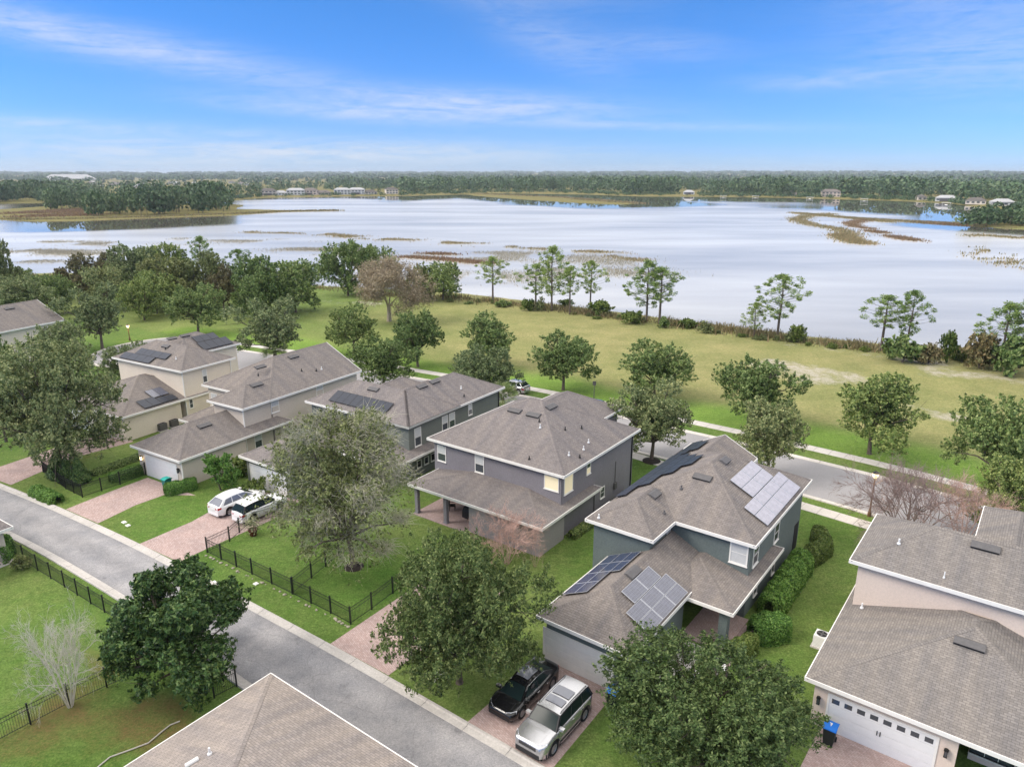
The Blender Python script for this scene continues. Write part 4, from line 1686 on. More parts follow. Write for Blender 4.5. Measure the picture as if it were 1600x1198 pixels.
h.roof_vent(m3, 'x1', K3(1280, 420), 1.3)
h.roof_vent(m3, 'x1', K3(1443, 370), 1.3)
h.pipe(m3, 'x1', K3(1272, 463), 'black', .3, .05)
h.pipe(m3, 'x1', K4(225, 315), 'black', .3, .05)
h.pipe(m3, 'x1', K4(297, 315), 'black', .3, .05)
h.pipe(m3, 'x1', K4(323, 307))

# ---------------------------------------------------------------- cream house with solar arrays on three roofs
h = House('house', 'cream house with dark solar arrays on three roofs, behind the big oak at left', (-49.44, 85.14), -30, 'wall_cream', 'roof_a')
H2 = h
m2 = Blk(0, 13.3, 0, 7.5, 6.3)
w2 = Blk(0, 7.45, 4.0, 13.2, 6.3)
g2 = Blk(-.1, 13.1, -7.6, 6.2, 2.95, 1 / 3)
h.roofs([m2, w2])
h.roofs([g2])
h.walls([m2, w2])
h.walls([Blk(-.1, 13.1, -7.6, .2, 2.95)], 'garage_wall')
h.garage_door('y0', -7.18, 1.0, 5.9, 2.13, 'door_white')
h.pwin('x1', 12.88, K2(828, 293), K2(868, 378), glass=('glass', 'blind'))
h.pwin('x1', 12.88, K2(727, 523), K2(758, 578))
h.downspout(12.85, .42, 6.1, (0, -1))
h.downspout(12.88, 7.0, 6.1, (1, 0))
h.roof_vent(m2, 'y0', K2(548, 105), 1.2)
h.roof_vent(w2, 'x1', K2(590, 45), 1.2)
h.roof_vent(w2, 'x1', K2(690, 22), 1.2)
h.pipe(m2, 'y0', K2(625, 207))
h.pipe(m2, 'y0', K2(543, 130), 'black', .3, .05)
solar_array(h, m2, 'y0', 'dark stepped solar array on the upper roof of the cream house', [(1.4, .1, 4, 1.45, 1.1), (3.2, 1.22, 4, 1.45, 1.05)], 'solar_dark', 'solar_frame_dark')
solar_array(h, w2, 'x1', 'dark solar array on the rear wing of the cream house', [(7.7, .2, 4, 1.1, 1.6), (7.9, 1.85, 3, 1.1, 1.3)], 'solar_dark', 'solar_frame_dark')
solar_array(h, g2, 'x1', 'upper grey solar array on the garage roof of the cream house', [(-2.7, 1.65, 2, 1.0, 1.7)], 'solar_glare', 'solar_frame_dark')
solar_array(h, g2, 'x1', 'lower dark solar array on the garage roof of the cream house', [(-4.7, .25, 2, 1.05, 1.65), (-2.55, .3, 2, 1.0, 1.1)], 'solar_dark', 'solar_frame_dark')

# ---------------------------------------------------------------- peach house at the right edge
h = House('house', 'peach stucco house at the right edge with small windows in its white garage door', (20.03, 37.42), -37.5, 'wall_peach', 'roof_c')
H7 = h
m7 = Blk(0, 19, 0, 7.4, 6.1)
w7 = Blk(5.6, 9.7, 3.0, 13.2, 6.1)
g7 = Blk(.05, 13.2, -7.85, 6.2, 2.9, 1 / 3)
h.roofs([m7, w7])
h.roofs([g7])
h.walls([m7, w7])
h.walls([Blk(.05, 7.4, -7.85, .2, 2.9), Blk(7.0, 13.2, -5.6, .2, 2.9)], 'garage_wall')
mb = MB()
mb.box(12.4, -7.4, 0, 12.75, -7.05, 2.72)
mb.build('porch_post', h.wall, h.root)
h.garage_door('y0', -7.43, 1.25, 6.1, 2.13, 'door_white', lites=8, handles=True)
h.lantern('y0', -7.43, .75, 1.65)
h.lantern('y0', -7.43, 6.55, 1.65)
for a, b_ in ((7.5, 9.2), (9.4, 11.2)):
    h.window('y0', -5.18, a, b_, .5, 2.2, cols=3, sash=False, trim='black')
h.roof_vent(g7, 'y0', K7(960, 650), 1.4)
h.roof_vent(m7, 'y0', K7(1032, 215), 1.4)
h.pipe(m7, 'y0', K7(643, 200))
h.pipe(m7, 'y0', K7(845, 352), 'pipe_w', .4, .03)
h.pipe(g7, 'x0', K7(477, 487))
slab('driveway', [tuple(h.world((x, y, 0))[:2]) for x, y in ((.9, -18.25), (7.2, -18.1), (7.0, -7.45), (1.0, -7.45))], .012, M['paver'])

# ---------------------------------------------------------------- houses cut by the frame
h = House('house', 'tan roofed house in the bottom foreground, across the lane', (-12.7, 31.55), -36, 'wall_peach', 'roof_d')
H8 = h
g8 = Blk(0, 13.5, -16, 0, 2.8, 1 / 3)
h.roofs([g8])
h.walls([g8])
h.pipe(g8, 'x0', (328, 1178))
h.window('y1', -.42, 3, 4.2, .9, 2.2)
mb = MB()
q = h.onroof((310, 1186), g8, 'x0')
q2 = h.onroof((290, 1198), g8, 'x0')
mb.tube([(q.x, q.y, q.z + .06), (q2.x, q2.y, q2.z + .06)], .10, 8)
mb.build('roof_pipe', M['pipe_w'], h.root)

h = House('house', 'beige house with a plain brown roof at the far left edge', (-75.6, 102.8), -22, 'wall_cream', 'roof_a')
H1 = h
m1 = Blk(-11.5, 0, -12, 10.2, 5.6, gable='d')
h.roofs([m1])
h.walls([m1])
h.pwin('x1', -.42, K3(186, 224), K3(200, 240), sash=False)
h.window('x1', -.42, 5.6, 6.6, .7, 2.0)
h.roof_vent(m1, 'x1', (14, 482), 1.4)

h = House('house', 'corner of a beige porch with a column behind the lane fence at left', (-37.1, 47.6), -33, 'wall_greige', 'roof_b')
m9 = Blk(-11, 0, -9, 0, 2.9, .33, walls=False)
h.roofs([m9])
h.walls([Blk(-11, -3.2, -9, 0, 2.9, .33)])
for x, y in ((-.75, -.75), (-.75, -8.2)):
    mb = MB()
    mb.box(x - .25, y - .25, 0, x + .25, y + .25, 2.72)
    mb.box(x - .33, y - .33, 0, x + .33, y + .33, .2)
    mb.box(x - .33, y - .33, 2.5, x + .33, y + .33, 2.715)
    mb.build('porch_column', h.wall, h.root)
mb = MB()
mb.box(-3.4, -8.8, -.05, -.2, -.2, .08)
mb.build('porch_floor', M['concrete'], h.root)
# ================================================================ PLANTS
def rand_dirs(rng, n):
    v = rng.normal(size=(n, 3))
    return v / (np.linalg.norm(v, axis=1, keepdims=True) + 1e-9)


def leaves_mesh(name, centres, normals, size, aspect, rng, mat, jit=0.7):
    """one rhombic leaf (or spray of leaves) per centre, facing roughly along its normal"""
    n = len(centres)
    nn = normals + rng.normal(size=(n, 3)) * jit
    nn /= np.linalg.norm(nn, axis=1, keepdims=True) + 1e-9
    a = np.cross(nn, rand_dirs(rng, n))
    a /= np.linalg.norm(a, axis=1, keepdims=True) + 1e-9
    b = np.cross(nn, a)
    s = (size * rng.uniform(.6, 1.35, n))[:, None]
    a, b = a * s, b * s * aspect
    bend = nn * s * rng.uniform(-.25, .25, n)[:, None]
    V = np.stack([centres - a, centres - b + bend, centres + a, centres + b + bend], 1).reshape(-1, 3)
    F = np.arange(n * 4).reshape(n, 4)
    return np_mesh(name, V, F, mat)


def crown_points(rng, R, H, z0, n_lobes, n_clumps, per, clump_r, flat=.8, lobe_r=.42, up_bias=.25, hollow=.55, droop=0.0, shape='round', core=.7):
    """leaf centres and outward normals for a crown of radius R from z0 to H"""
    ch = (H - z0)
    lobes = []
    ph = rng.uniform(0, 6.28, 3)
    for i in range(n_lobes):
        t = 2 * math.pi * (i * .618 + rng.uniform(-.12, .12))
        lv = (i + .5) / n_lobes
        wob = 1 + .16 * math.sin(2 * t + ph[0]) + .12 * math.sin(3 * t + ph[1])
        lr = R * lobe_r * rng.uniform(.55, 1.25)
        if shape == 'round':
            rr = (R * wob - lr) * math.sin(math.pi * (0.20 + .70 * lv)) ** .6 * rng.uniform(.7, 1.08)
            zz = z0 + ch * (lobe_r * .42 + (1 - lobe_r * .85) * lv) + rng.uniform(-.06, .06) * ch
        elif shape == 'cone':
            rr = R * (1 - lobe_r) * (1 - lv) ** .8
            zz = z0 + ch * (lobe_r * .4 + (1 - lobe_r * .55) * lv)
            lr *= 1.15 - .75 * lv
        else:   # vase
            rr = R * (1 - lobe_r) * (.35 + .65 * lv)
            zz = z0 + ch * (lobe_r * .6 + (1 - lobe_r) * lv ** 1.1)
        lobes.append((rr * math.cos(t), rr * math.sin(t), zz, lr))
    # a core so that limbs do not show through
    lobes.append((0, 0, z0 + ch * .48, R * .46))
    lobes = np.array(lobes)
    n_l = len(lobes)
    w = lobes[:, 3] ** 2
    w[-1] *= core
    li = rng.choice(n_l, n_clumps, p=w / w.sum())
    d = rand_dirs(rng, n_clumps)
    d[:, 2] += up_bias
    d /= np.linalg.norm(d, axis=1, keepdims=True)
    rr = lobes[li, 3] * rng.uniform(hollow, 1.12, n_clumps) ** .7
    C = lobes[li, :3] + d * rr[:, None] * np.array([1, 1, flat])
    mid = np.array([0, 0, z0 + ch * .30])
    out = (C - mid) / (np.linalg.norm(C - mid, axis=1, keepdims=True) + 1e-6)
    N = d + .5 * out
    N /= np.linalg.norm(N, axis=1, keepdims=True) + 1e-9
    # every clump is a spray reaching outwards and up
    ax = N * .7 + out * .4 + np.array([0, 0, .35 - droop]) + rng.normal(size=C.shape) * .35
    ax /= np.linalg.norm(ax, axis=1, keepdims=True) + 1e-9
    ln_ = clump_r * rng.uniform(1.0, 2.6, n_clumps)
    u = rng.rand(n_clumps, per) ** .8
    taper = (1.15 - u)[:, :, None] * clump_r * .75
    P = C[:, None, :] + ax[:, None, :] * ((u - .35) * ln_[:, None])[:, :, None] + rng.normal(size=(n_clumps, per, 3)) * taper * .62
    P = P.reshape(-1, 3)
    if droop:
        P[:, 2] -= np.abs(rng.normal(size=len(P))) * droop
    P[:, 2] = np.maximum(P[:, 2], .12)
    Nn = np.repeat(N, per, 0)
    return P, Nn, lobes[:-1]


def trunk_mesh(name, rng, lobes, h_fork, r0, mat, lean=.15, n=7):
    mb = MB()
    top = Vector((rng.uniform(-lean, lean), rng.uniform(-lean, lean), h_fork))
    mb.tube([(0, 0, -.15), (0, 0, .12), top * .5 + Vector((0, 0, 0.0)), top], [r0 * 1.7, r0 * 1.1, r0 * .92, r0 * .8], n)
    for l in lobes:
        e = Vector(l[:3])
        m = top.lerp(e, .5) + Vector((rng.uniform(-.2, .2), rng.uniform(-.2, .2), rng.uniform(-.1, .3)))
        mb.tube([top * .96, m, e], [r0 * .55, r0 * .34, r0 * .10], 5, cap=False)
        for k in range(3):
            q = e + Vector(rng.normal(size=3)) * l[3] * .55
            mb.tube([m.lerp(e, .3 + .2 * k), q], [r0 * .18, r0 * .04], 3, cap=False)
    return mb.mesh(name, mat)


class Tree:
    """meshes of one kind of tree; put() links trunk and crown under an Empty"""

    def __init__(s, name, seed, R, H, z0, leaf, bark='bark', lobes=9, clumps=380, per=26, clump_r=.42, size=.17, aspect=.6, trunk_r=None, jit=.8, **kw):
        rng = np.random.RandomState(seed)
        s.name, s.R, s.H = name, R, H
        P, N, L = crown_points(rng, R, H, z0, lobes, clumps, per, clump_r, **kw)
        s.crown = leaves_mesh(name + '_crown', P, N, size, aspect, rng, M[leaf], jit)
        s.trunk = trunk_mesh(name + '_trunk', rng, L, z0 * .95 + .12 * (H - z0), trunk_r or .035 * R + .03, M[bark])

    def put(s, label, loc, R=None, H=None, rot=None, group=None, cat='tree'):
        r = thing(s.name, label, cat, loc, random.uniform(0, 6.28) if rot is None else rot, group)
        k = (R or s.R) / s.R
        r.scale = (k, k, (H or s.H) / s.H)
        link('trunk', s.trunk, r)
        link('crown', s.crown, r)
        return r


def tree_px(T, label, bx, by, topy, wpx, **kw):
    """plant tree kind T where its foot is seen, as tall and wide as it is seen"""
    p = at(bx, by)
    H = height_at(p, topy)
    R = wpx / 2 / FPX * depth((p.x, p.y, H * .6))
    return T.put(label, p, R, H, **kw)


OAKS = [Tree('oak_tree', 11 + i, 4.0, 7.6, 1.5, 'oak', core=1.8, lobes=13 + i, clumps=760, per=34, size=.115, clump_r=.33, lobe_r=.37, hollow=.4, aspect=.55) for i in range(4)]
GREY = [Tree('oak_tree', 31 + i, 4.0, 7.4, 1.1, 'oak_grey', core=1.8, lobes=14 + i, clumps=780, per=34, size=.11, up_bias=.4, clump_r=.33, lobe_r=.36, hollow=.4, aspect=.5) for i in range(3)]
WILD = [Tree('broadleaf_tree', 51, 5.0, 8.5, .8, 'oak', lobes=15, clumps=560, per=30, clump_r=.48, size=.17, lobe_r=.34, hollow=.4, aspect=.55),
        Tree('broadleaf_tree', 52, 5.0, 8.5, .8, 'olive', lobes=15, clumps=560, per=30, clump_r=.48, size=.17, lobe_r=.34, hollow=.4, aspect=.55),
        Tree('broadleaf_tree', 53, 5.0, 8.5, .8, 'russet', lobes=15, clumps=560, per=30, clump_r=.48, size=.17, lobe_r=.34, hollow=.4, aspect=.55),
        Tree('broadleaf_tree', 54, 5.0, 8.5, .8, 'oak_grey', lobes=15, clumps=560, per=30, clump_r=.48, size=.17, lobe_r=.34, hollow=.4, aspect=.55)]


class PineTree(Tree):
    def __init__(s, seed, H=13.0, R=3.0, bare=.30, puffs=64):
        rng = np.random.RandomState(seed)
        s.name, s.R, s.H = 'pine_tree', R, H
        mb = MB()
        bend = rng.uniform(-.25, .25, 2)
        mb.tube([(0, 0, -.2), (bend[0] * .3, bend[1] * .3, H * .35), (bend[0], bend[1], H * .7), (bend[0] * .6, 0, H * .96)], [.19, .15, .10, .03], 7)
        C, N = [], []
        for i in range(puffs):
            t = bare + (1 - bare) * ((i + rng.rand()) / puffs) ** .9
            f = (t - bare) / (1 - bare)
            L = R * (.25 + .95 * math.sin(math.pi * (.16 + .80 * f)) ** .8) * rng.uniform(.25, 1.05)
            if f > .9:
                L *= .4
            a = i * 2.4 + rng.uniform(-.5, .5)
            e = Vector((math.cos(a) * L, math.sin(a) * L, H * t + .25 * L))
            p0 = Vector((bend[0] * t, bend[1] * t, H * t - .15 * L))
            mb.tube([p0, p0.lerp(e, .6) + Vector((0, 0, -.1)), e], [.045, .03, .012], 3, cap=False)
            n = rng.randint(60, 120)
            pr = rng.uniform(.30, .66)
            dd = rand_dirs(rng, n)
            dd[:, 2] += .25
            C.append(np.array(e) + dd * (rng.uniform(.15, 1.0, n) ** .6)[:, None] * pr)
            N.append(dd)
        C, N = np.concatenate(C), np.concatenate(N)
        n = len(C)
        a = N + rng.normal(size=(n, 3)) * .5
        a /= np.linalg.norm(a, axis=1, keepdims=True)
        b = np.cross(a, rand_dirs(rng, n))
        b /= np.linalg.norm(b, axis=1, keepdims=True)
        sz = rng.uniform(.09, .21, n)[:, None]
        V = np.stack([C - a * sz, C - b * sz * .36, C + a * sz, C + b * sz * .36], 1).reshape(-1, 3)
        s.crown = np_mesh('pine_crown', V, np.arange(n * 4).reshape(n, 4), M['pine'])
        s.trunk = mb.mesh('pine_trunk', M['bark'])


PINES = [PineTree(71), PineTree(72, bare=.24, puffs=76), PineTree(73, bare=.40, R=2.6, puffs=52)]


def branch_mb(seed, H, spread, stems, depth_, r0, gravity=0.0, kids=(3, 5), curve=.25, base_z=0.0, twig_sides=3, ratio=.62, start=.35):
    """branching woody skeleton: stems from the ground (or fork) that divide again and again"""
    rng = np.random.RandomState(seed)
    mb = MB()
    tips = []

    def grow(p, d, L, r, lev):
        n = 3 if lev < depth_ else 2
        pts, rr = [p], [r]
        q, dd = Vector(p), Vector(d)
        for i in range(n):
            dd = (dd + Vector(rng.normal(size=3)) * curve * (.5 if lev == 0 else 1) / n * 1.6 + Vector((0, 0, -gravity * lev / n))).normalized()
            q = q + dd * (L / n)
            pts.append(Vector(q))
            rr.append(r * (1 - .62 * (i + 1) / n))
        mb.tube(pts, rr, 6 if lev == 0 else (4 if lev == 1 else twig_sides), cap=False)
        if lev >= depth_:
            tips.append((np.array(q), np.array(dd)))
            return
        for k in range(rng.randint(kids[0], kids[1] + 1)):
            t = rng.uniform(start, 1.0)
            i = min(int(t * n), n - 1)
            b = pts[i].lerp(pts[i + 1], t * n - i)
            side = Vector(rand_dirs(rng, 1)[0])
            nd_ = (dd + side * rng.uniform(.45, .95)).normalized()
            grow(b, nd_, L * ratio * rng.uniform(.75, 1.2), max(.004, r * .5), lev + 1)

    for i in range(stems):
        a = 2 * math.pi * i / stems + rng.uniform(-.3, .3)
        tilt = spread * rng.uniform(.5, 1.1) if stems > 1 else 0.03
        d = Vector((math.cos(a) * math.sin(tilt), math.sin(a) * math.sin(tilt), math.cos(tilt)))
        grow(Vector((math.cos(a) * .12, math.sin(a) * .12, base_z)), d, H, r0, 0)
    return mb, tips


# ---- live oaks along the front street (foot, top row, width in the photograph)
for i, (bx, by, ty, w, note) in enumerate([(553, 555, 477, 90, 'farthest of the verge row, behind the greige house'), (653, 573, 482, 94, 'second from the far end, beside the dry brown tree'),
                                           (766, 572, 494, 97, 'behind a paler oak, above the moss grey house'), (880, 609, 518, 112, 'alone with its trunk clear, beyond the lilac house'),
                                           (1022, 622, 534, 116, 'half behind the mulched street oak'), (1176, 664, 556, 128, 'with a paler oak before it, beyond the teal house'),
                                           (1358, 709, 586, 148, 'standing clear by the bare sandy patch'), (1548, 770, 618, 150, 'last one, at the right edge')]):
    tree_px(OAKS[i % 4], 'live oak on the lake verge, ' + note, bx, by, ty, w, group='live oaks along the lakeside verge')
for i, (bx, by, ty, w, note, kd) in enumerate([(430, 566, 464, 128, 'pale fluffy oak beside the palm, between cream and greige houses', GREY), (600, 610, 524, 104, 'oak rising behind the roofs between the greige and moss grey houses', OAKS),
                                               (755, 632, 540, 118, 'pale grey green oak behind the right end of the moss grey house', GREY), (1018, 718, 596, 142, 'oak in a mulch ring between the lilac and teal houses', GREY),
                                               (1200, 748, 627, 126, 'oak behind the pale solar panels of the teal house', GREY), (1562, 830, 716, 120, 'oak behind the peach house at the right edge', OAKS)]):
    tree_px(kd[i % 3], note, bx, by, ty, w, group='street oaks beside the houses')
mulch_at = at(1018, 720)
mb = MB()
mb.lathe([(.01, .10), (.5, .11), (.85, .06), (1.0, 0)], 20, tuple(mulch_at))
o = mb.build('mulch_ring', M['mulch'], label='dark mulch ring under the oak between lilac and teal houses', category='mulch ring')
mb = MB()
mb.lathe([(.01, .10), (.4, .11), (.62, .06), (.75, 0)], 20, tuple(at(553, 885)))
o = mb.build('mulch_ring', M['mulch'], label='dark mulch ring under the willowy tree in the fenced yard', category='mulch ring')

# ---- wood and trees at left, towards the lake
for bx, by, ty, w, k, note in [
        (160, 545, 444, 104, GREY[0], 'round oak on the cul-de-sac island, left of the lit lamp'), (226, 500, 432, 66, WILD[0], 'slim oak beyond the lit street lamp'),
        (310, 522, 442, 94, OAKS[1], 'dark oak on the lawn right of the cul-de-sac'), (98, 586, 502, 84, GREY[1], 'grey green tree in front of the beige house'),
        (205, 600, 535, 80, GREY[2], 'low pale tree touching the cream house roof'), (30, 505, 428, 110, GREY[2], 'pale tree behind the beige house roof'),
        (5, 475, 375, 62, WILD[1], 'tall yellowish tree at the left edge by the lake'), (20, 470, 415, 75, WILD[0], 'dark tree under the yellowish one at the left edge'), (85, 490, 425, 70, WILD[0], 'dark tree between beige house and the wood'),
        (135, 470, 401, 80, WILD[2], 'reddish tree at the lake side of the wood'), (185, 455, 397, 74, WILD[2], 'brownish tree with rusty top in the wood'),
        (215, 462, 383, 84, WILD[3], 'tall grey green tree in the wood'), (262, 455, 377, 76, WILD[0], 'tall dark tree in the wood by the lake'),
        (275, 480, 402, 92, WILD[1], 'yellow green tree at the front of the wood'), (325, 478, 395, 84, WILD[1], 'olive tree at the right end of the wood'), (350, 485, 420, 64, WILD[2], 'brownish tree beside the lone pine'),
        (245, 490, 420, 80, WILD[0], 'dark tree at the foot of the wood'), (170, 485, 415, 80, WILD[3], 'grey green tree low at the foot of the wood'),
        (410, 492, 396, 96, WILD[0], 'left one of the dense dark pair by the lake'), (462, 488, 402, 100, WILD[0], 'right one of the dense dark pair by the lake'), (400, 500, 425, 70, WILD[0], 'low dark tree under the dense pair'),
        (544, 462, 372, 84, WILD[0], 'tall open tree at the shore, left of the dry brown tree'), (590, 455, 379, 66, WILD[0], 'dark tree just behind the dry brown tree'),
        (692, 468, 407, 80, WILD[0], 'spreading dark tree at the shore, right of the dry brown tree')]:
    tree_px(k, note, bx, by, ty, w, group='trees of the wood at left')
for bx, by, ty, w, note in [(10, 690, 536, 96, 'dark tree at the left frame edge behind the big oak'), (40, 650, 560, 70, 'tree between the left edge and the big oak')]:
    tree_px(OAKS[2], note, bx, by, ty, w, group='trees at the left edge')
# ---- pines on the shore
for i, (bx, by, ty, w, note) in enumerate([(378, 455, 391, 46, 'lone pine rising between the wood and the dense pair'), (320, 450, 372, 40, 'pine poking above the wood'),
                                           (770, 472, 403, 46, 'single slender pine left on the shore'), (837, 480, 414, 54, 'leftmost and lowest of the group of four'),
                                           (862, 486, 388, 54, 'tallest of the group of four'), (890, 491, 418, 44, 'third of the group of four'), (922, 480, 409, 46, 'rightmost of the group of four'),
                                           (1010, 502, 410, 62, 'bigger one of the pair mid shore'), (1030, 506, 420, 62, 'smaller one of the pair mid shore'),
                                           (1214, 528, 431, 70, 'tall one above the dark teal house'), (1178, 526, 474, 40, 'small one left of the tall pine'),
                                           (1376, 548, 463, 66, 'left one of the pair towards the right'), (1414, 554, 456, 54, 'right one of the pair towards the right'),
                                           (1562, 572, 476, 70, 'first of the clump at the right edge'), (1592, 575, 470, 64, 'second of the clump at the right edge')]):
    tree_px(PINES[i % 3], 'shore pine, ' + note, bx, by, ty, w, group='pines along the shore')

# ---- shrubs on the shore
SHRUB = [Tree('shrub', 91, 1.6, 2.2, .1, 'oak', lobes=7, clumps=110, per=18, clump_r=.3, size=.17), Tree('shrub', 92, 1.6, 2.2, .1, 'fresh', lobes=7, clumps=110, per=18, clump_r=.3, size=.16),
         Tree('shrub', 93, 1.6, 2.0, .1, 'russet', lobes=7, clumps=100, per=16, clump_r=.32, size=.16), Tree('shrub', 94, 1.6, 2.4, .1, 'olive', lobes=7, clumps=100, per=16, clump_r=.32, size=.16)]
rs = random.Random(5)
for i in range(38):
    x = 690 + 900 * (i + rs.random() * .9) / 38
    y0_ = float(np.interp(x, [690, 830, 960, 1100, 1300, 1480, 1600], [468, 482, 498, 517, 541, 560, 570]))
    p = at(x, y0_ + rs.uniform(-3, 4))
    p.z = -.25
    big = rs.random() < .22
    SHRUB[rs.choice([0, 1, 1, 3, 3, 3])].put('wild shrub in the weedy strip between field and lake', p, rs.uniform(1.2, 2.0) if big else rs.uniform(.5, 1.1), rs.uniform(1.6, 2.8) if big else rs.uniform(.7, 1.3),
                                            group='wild shrubs along the shore', cat='shrub')
for _ in range(14):
    random.random()
for bx, by, ty, w, k, note in [(1410, 566, 528, 56, 0, 'large dark shrub under the pair of pines'), (1450, 568, 541, 40, 2, 'russet shrub right of the pine pair'), (1480, 566, 518, 26, 1, 'bright green upright shrub near the right edge'),
                               (1530, 575, 528, 60, 2, 'rusty thicket left of the right edge pines'), (1585, 585, 530, 70, 0, 'dark thicket under the right edge pines'), (1245, 535, 508, 26, 1, 'round green shrub right of the tall pine'),
                               (885, 480, 468, 26, 1, 'green shrub by the group of four pines'), (940, 493, 470, 40, 1, 'bright shrub right of the four pines'), (655, 470, 420, 50, 3, 'olive shrub behind the dry brown tree')]:
    tree_px(SHRUB[k], note, bx, by, ty, w, group='large shrubs on the shore', cat='shrub')

# ---- dry brown tree by the shore
p = at(608, 502)
r = thing('bare_tree', 'dry brown tree with a cloud of fine twigs on the field by the shore', 'tree', p)
mb, tips = branch_mb(5, 3.4, .5, 5, 4, .10, .02, (4, 6), .35, 2.2)
mb.tube([(0, 0, -.1), (0.05, .05, 1.2), (0, 0, 2.4)], [.32, .25, .2], 8)
mb.build('trunk', M['bark_brown'], r)
rng = np.random.RandomState(3)
T = np.array([t[0] for t in tips])
TT = np.repeat(T, 7, 0) + rng.normal(size=(len(T) * 7, 3)) * .26
link('crown', leaves_mesh('twig_haze', TT, rand_dirs(rng, len(TT)), .15, .25, rng, leaf_mat('dry_leaves', [(.24, .19, .12), (.36, .29, .19), (.44, .37, .26)], .2, 0)), r)
zmax = max(v[2] for v in mb.v)
xmax = np.percentile([math.hypot(v[0], v[1]) for v in mb.v], 96)
H = height_at(p, 393)
R = 110 / 2 / FPX * depth((p.x, p.y, H * .6))
r.scale = (R / xmax, R / xmax, H / zmax)

# ---- big tree at left (wide dark live oak)
BIG = Tree('oak_tree', 201, 6.0, 10.0, 1.5, 'oak_grey', core=2.2, lobes=30, clumps=2100, per=34, clump_r=.42, size=.115, lobe_r=.30, up_bias=.35, hollow=.35, aspect=.5)
tree_px(BIG, 'big wide oak at left in front of the cream house', 96, 735, 536, 205)
# ---- big willowy tree over the fenced yard: sparse olive leaves and drooping grey twigs
p = at(553, 885)
H = height_at(p, 626)
R = 238 / 2 / FPX * depth((p.x, p.y, H * .55))
r = thing('willowy_tree', 'big willowy tree with drooping grey twigs in the fenced yard', 'tree', p + Vector((0, 0, 0)), 0)
rng = np.random.RandomState(77)
P, N, L = crown_points(rng, R * 1.13, H * .95, .7, 34, 2700, 20, .42, lobe_r=.30, up_bias=.3, droop=.0, hollow=.35, core=2)
keep = rng.rand(len(P)) < np.clip(.85 - .13 * (P[:, 0] + 0.4) + .10 * (P[:, 2] - H * .55), .22, 1)
keep &= ~((P[:, 0] < -2.7) & (P[:, 2] < 4.2)) & ~((P[:, 0] < -4.6) & (P[:, 2] < 6.0))
P, N = P[keep], N[keep]
off = np.array([-.55, .3, 0])
link('crown', leaves_mesh('willow_crown', P + off, N, .105, .5, rng, M['olive']), r)
mb = trunk = MB()
top = Vector((-.3, .2, 2.3))
mb.tube([(0, 0, -.1), (0, 0, .2), (-.15, .1, 1.3), top], [.32, .22, .19, .17], 8)
for l in L:
    e = Vector(l[:3]) + Vector(off)
    m = top.lerp(e, .5) + Vector((0, 0, .35))
    mb.tube([top, m, e], [.12, .08, .03], 5, cap=False)
mb.build('trunk', M['bark'], r)
mb = MB()
for k in range(8500):
    l = L[rng.randint(len(L))]
    d = rand_dirs(rng, 1)[0]
    d[2] = abs(d[2]) * .9 + .05
    a = Vector(l[:3]) + Vector(off) + Vector(d) * l[3] * rng.uniform(.2, .95)
    if (a.x < -2.6 and a.z < 4.4) or (a.x < -4.2 and a.z < 6.2):
        continue
    out = Vector((a.x, a.y, 0)).normalized() * rng.uniform(.1, .9) + Vector(rng.normal(size=3)) * .35
    ln_ = rng.uniform(.4, 1.15)
    b = a + out * .6 * ln_ + Vector((0, 0, rng.uniform(.05, .35) * ln_))
    c = b + out * .5 * ln_ + Vector((rng.uniform(-.35, .35), rng.uniform(-.35, .35), rng.uniform(-.55, .35) * ln_))
    mb.tube([a, b, c], [.013, .010, .005], 3, cap=False)
mb.build('twigs', noisy('grey_twigs', (.40, .385, .29), .3, 3, .9), r, kind='stuff')

# ---- near trees
NEARC = Tree('oak_tree', 211, 4.6, 7.6, .9, 'near_oak', core=2.4, lobes=32, clumps=2200, per=36, clump_r=.33, size=.085, lobe_r=.31, aspect=.45, hollow=.35)
NEARD = Tree('oak_tree', 212, 4.6, 7.6, .9, 'near_oak', core=2.4, lobes=34, clumps=2200, per=36, clump_r=.31, size=.08, lobe_r=.30, aspect=.45, up_bias=.4, hollow=.35)
tree_px(NEARC, 'leafy green oak beside the brick drive, left of the black car', 718, 1066, 850, 244)
p = at(1098, 1205)
NEARD.put('broad green oak at the bottom right, hiding the porch walk', p, 345 / 2 / FPX * depth((p.x, p.y, 4)), height_at(p, 1035))
# dark glossy tree by the lane: upright, pointed sprays
DARK = Tree('magnolia_tree', 228, 3.4, 6.0, .35, 'dark_leaf', core=2.6, lobes=38, clumps=1900, per=34, clump_r=.24, size=.10, aspect=.4, lobe_r=.25, jit=.6, up_bias=.45, hollow=.3)
p = at(288, 1072)
r = DARK.put('dark glossy evergreen tree beside the lane, lower left', p, 226 / 2 / FPX * depth((p.x, p.y, 3)), height_at(p, 900), rot=2.1)
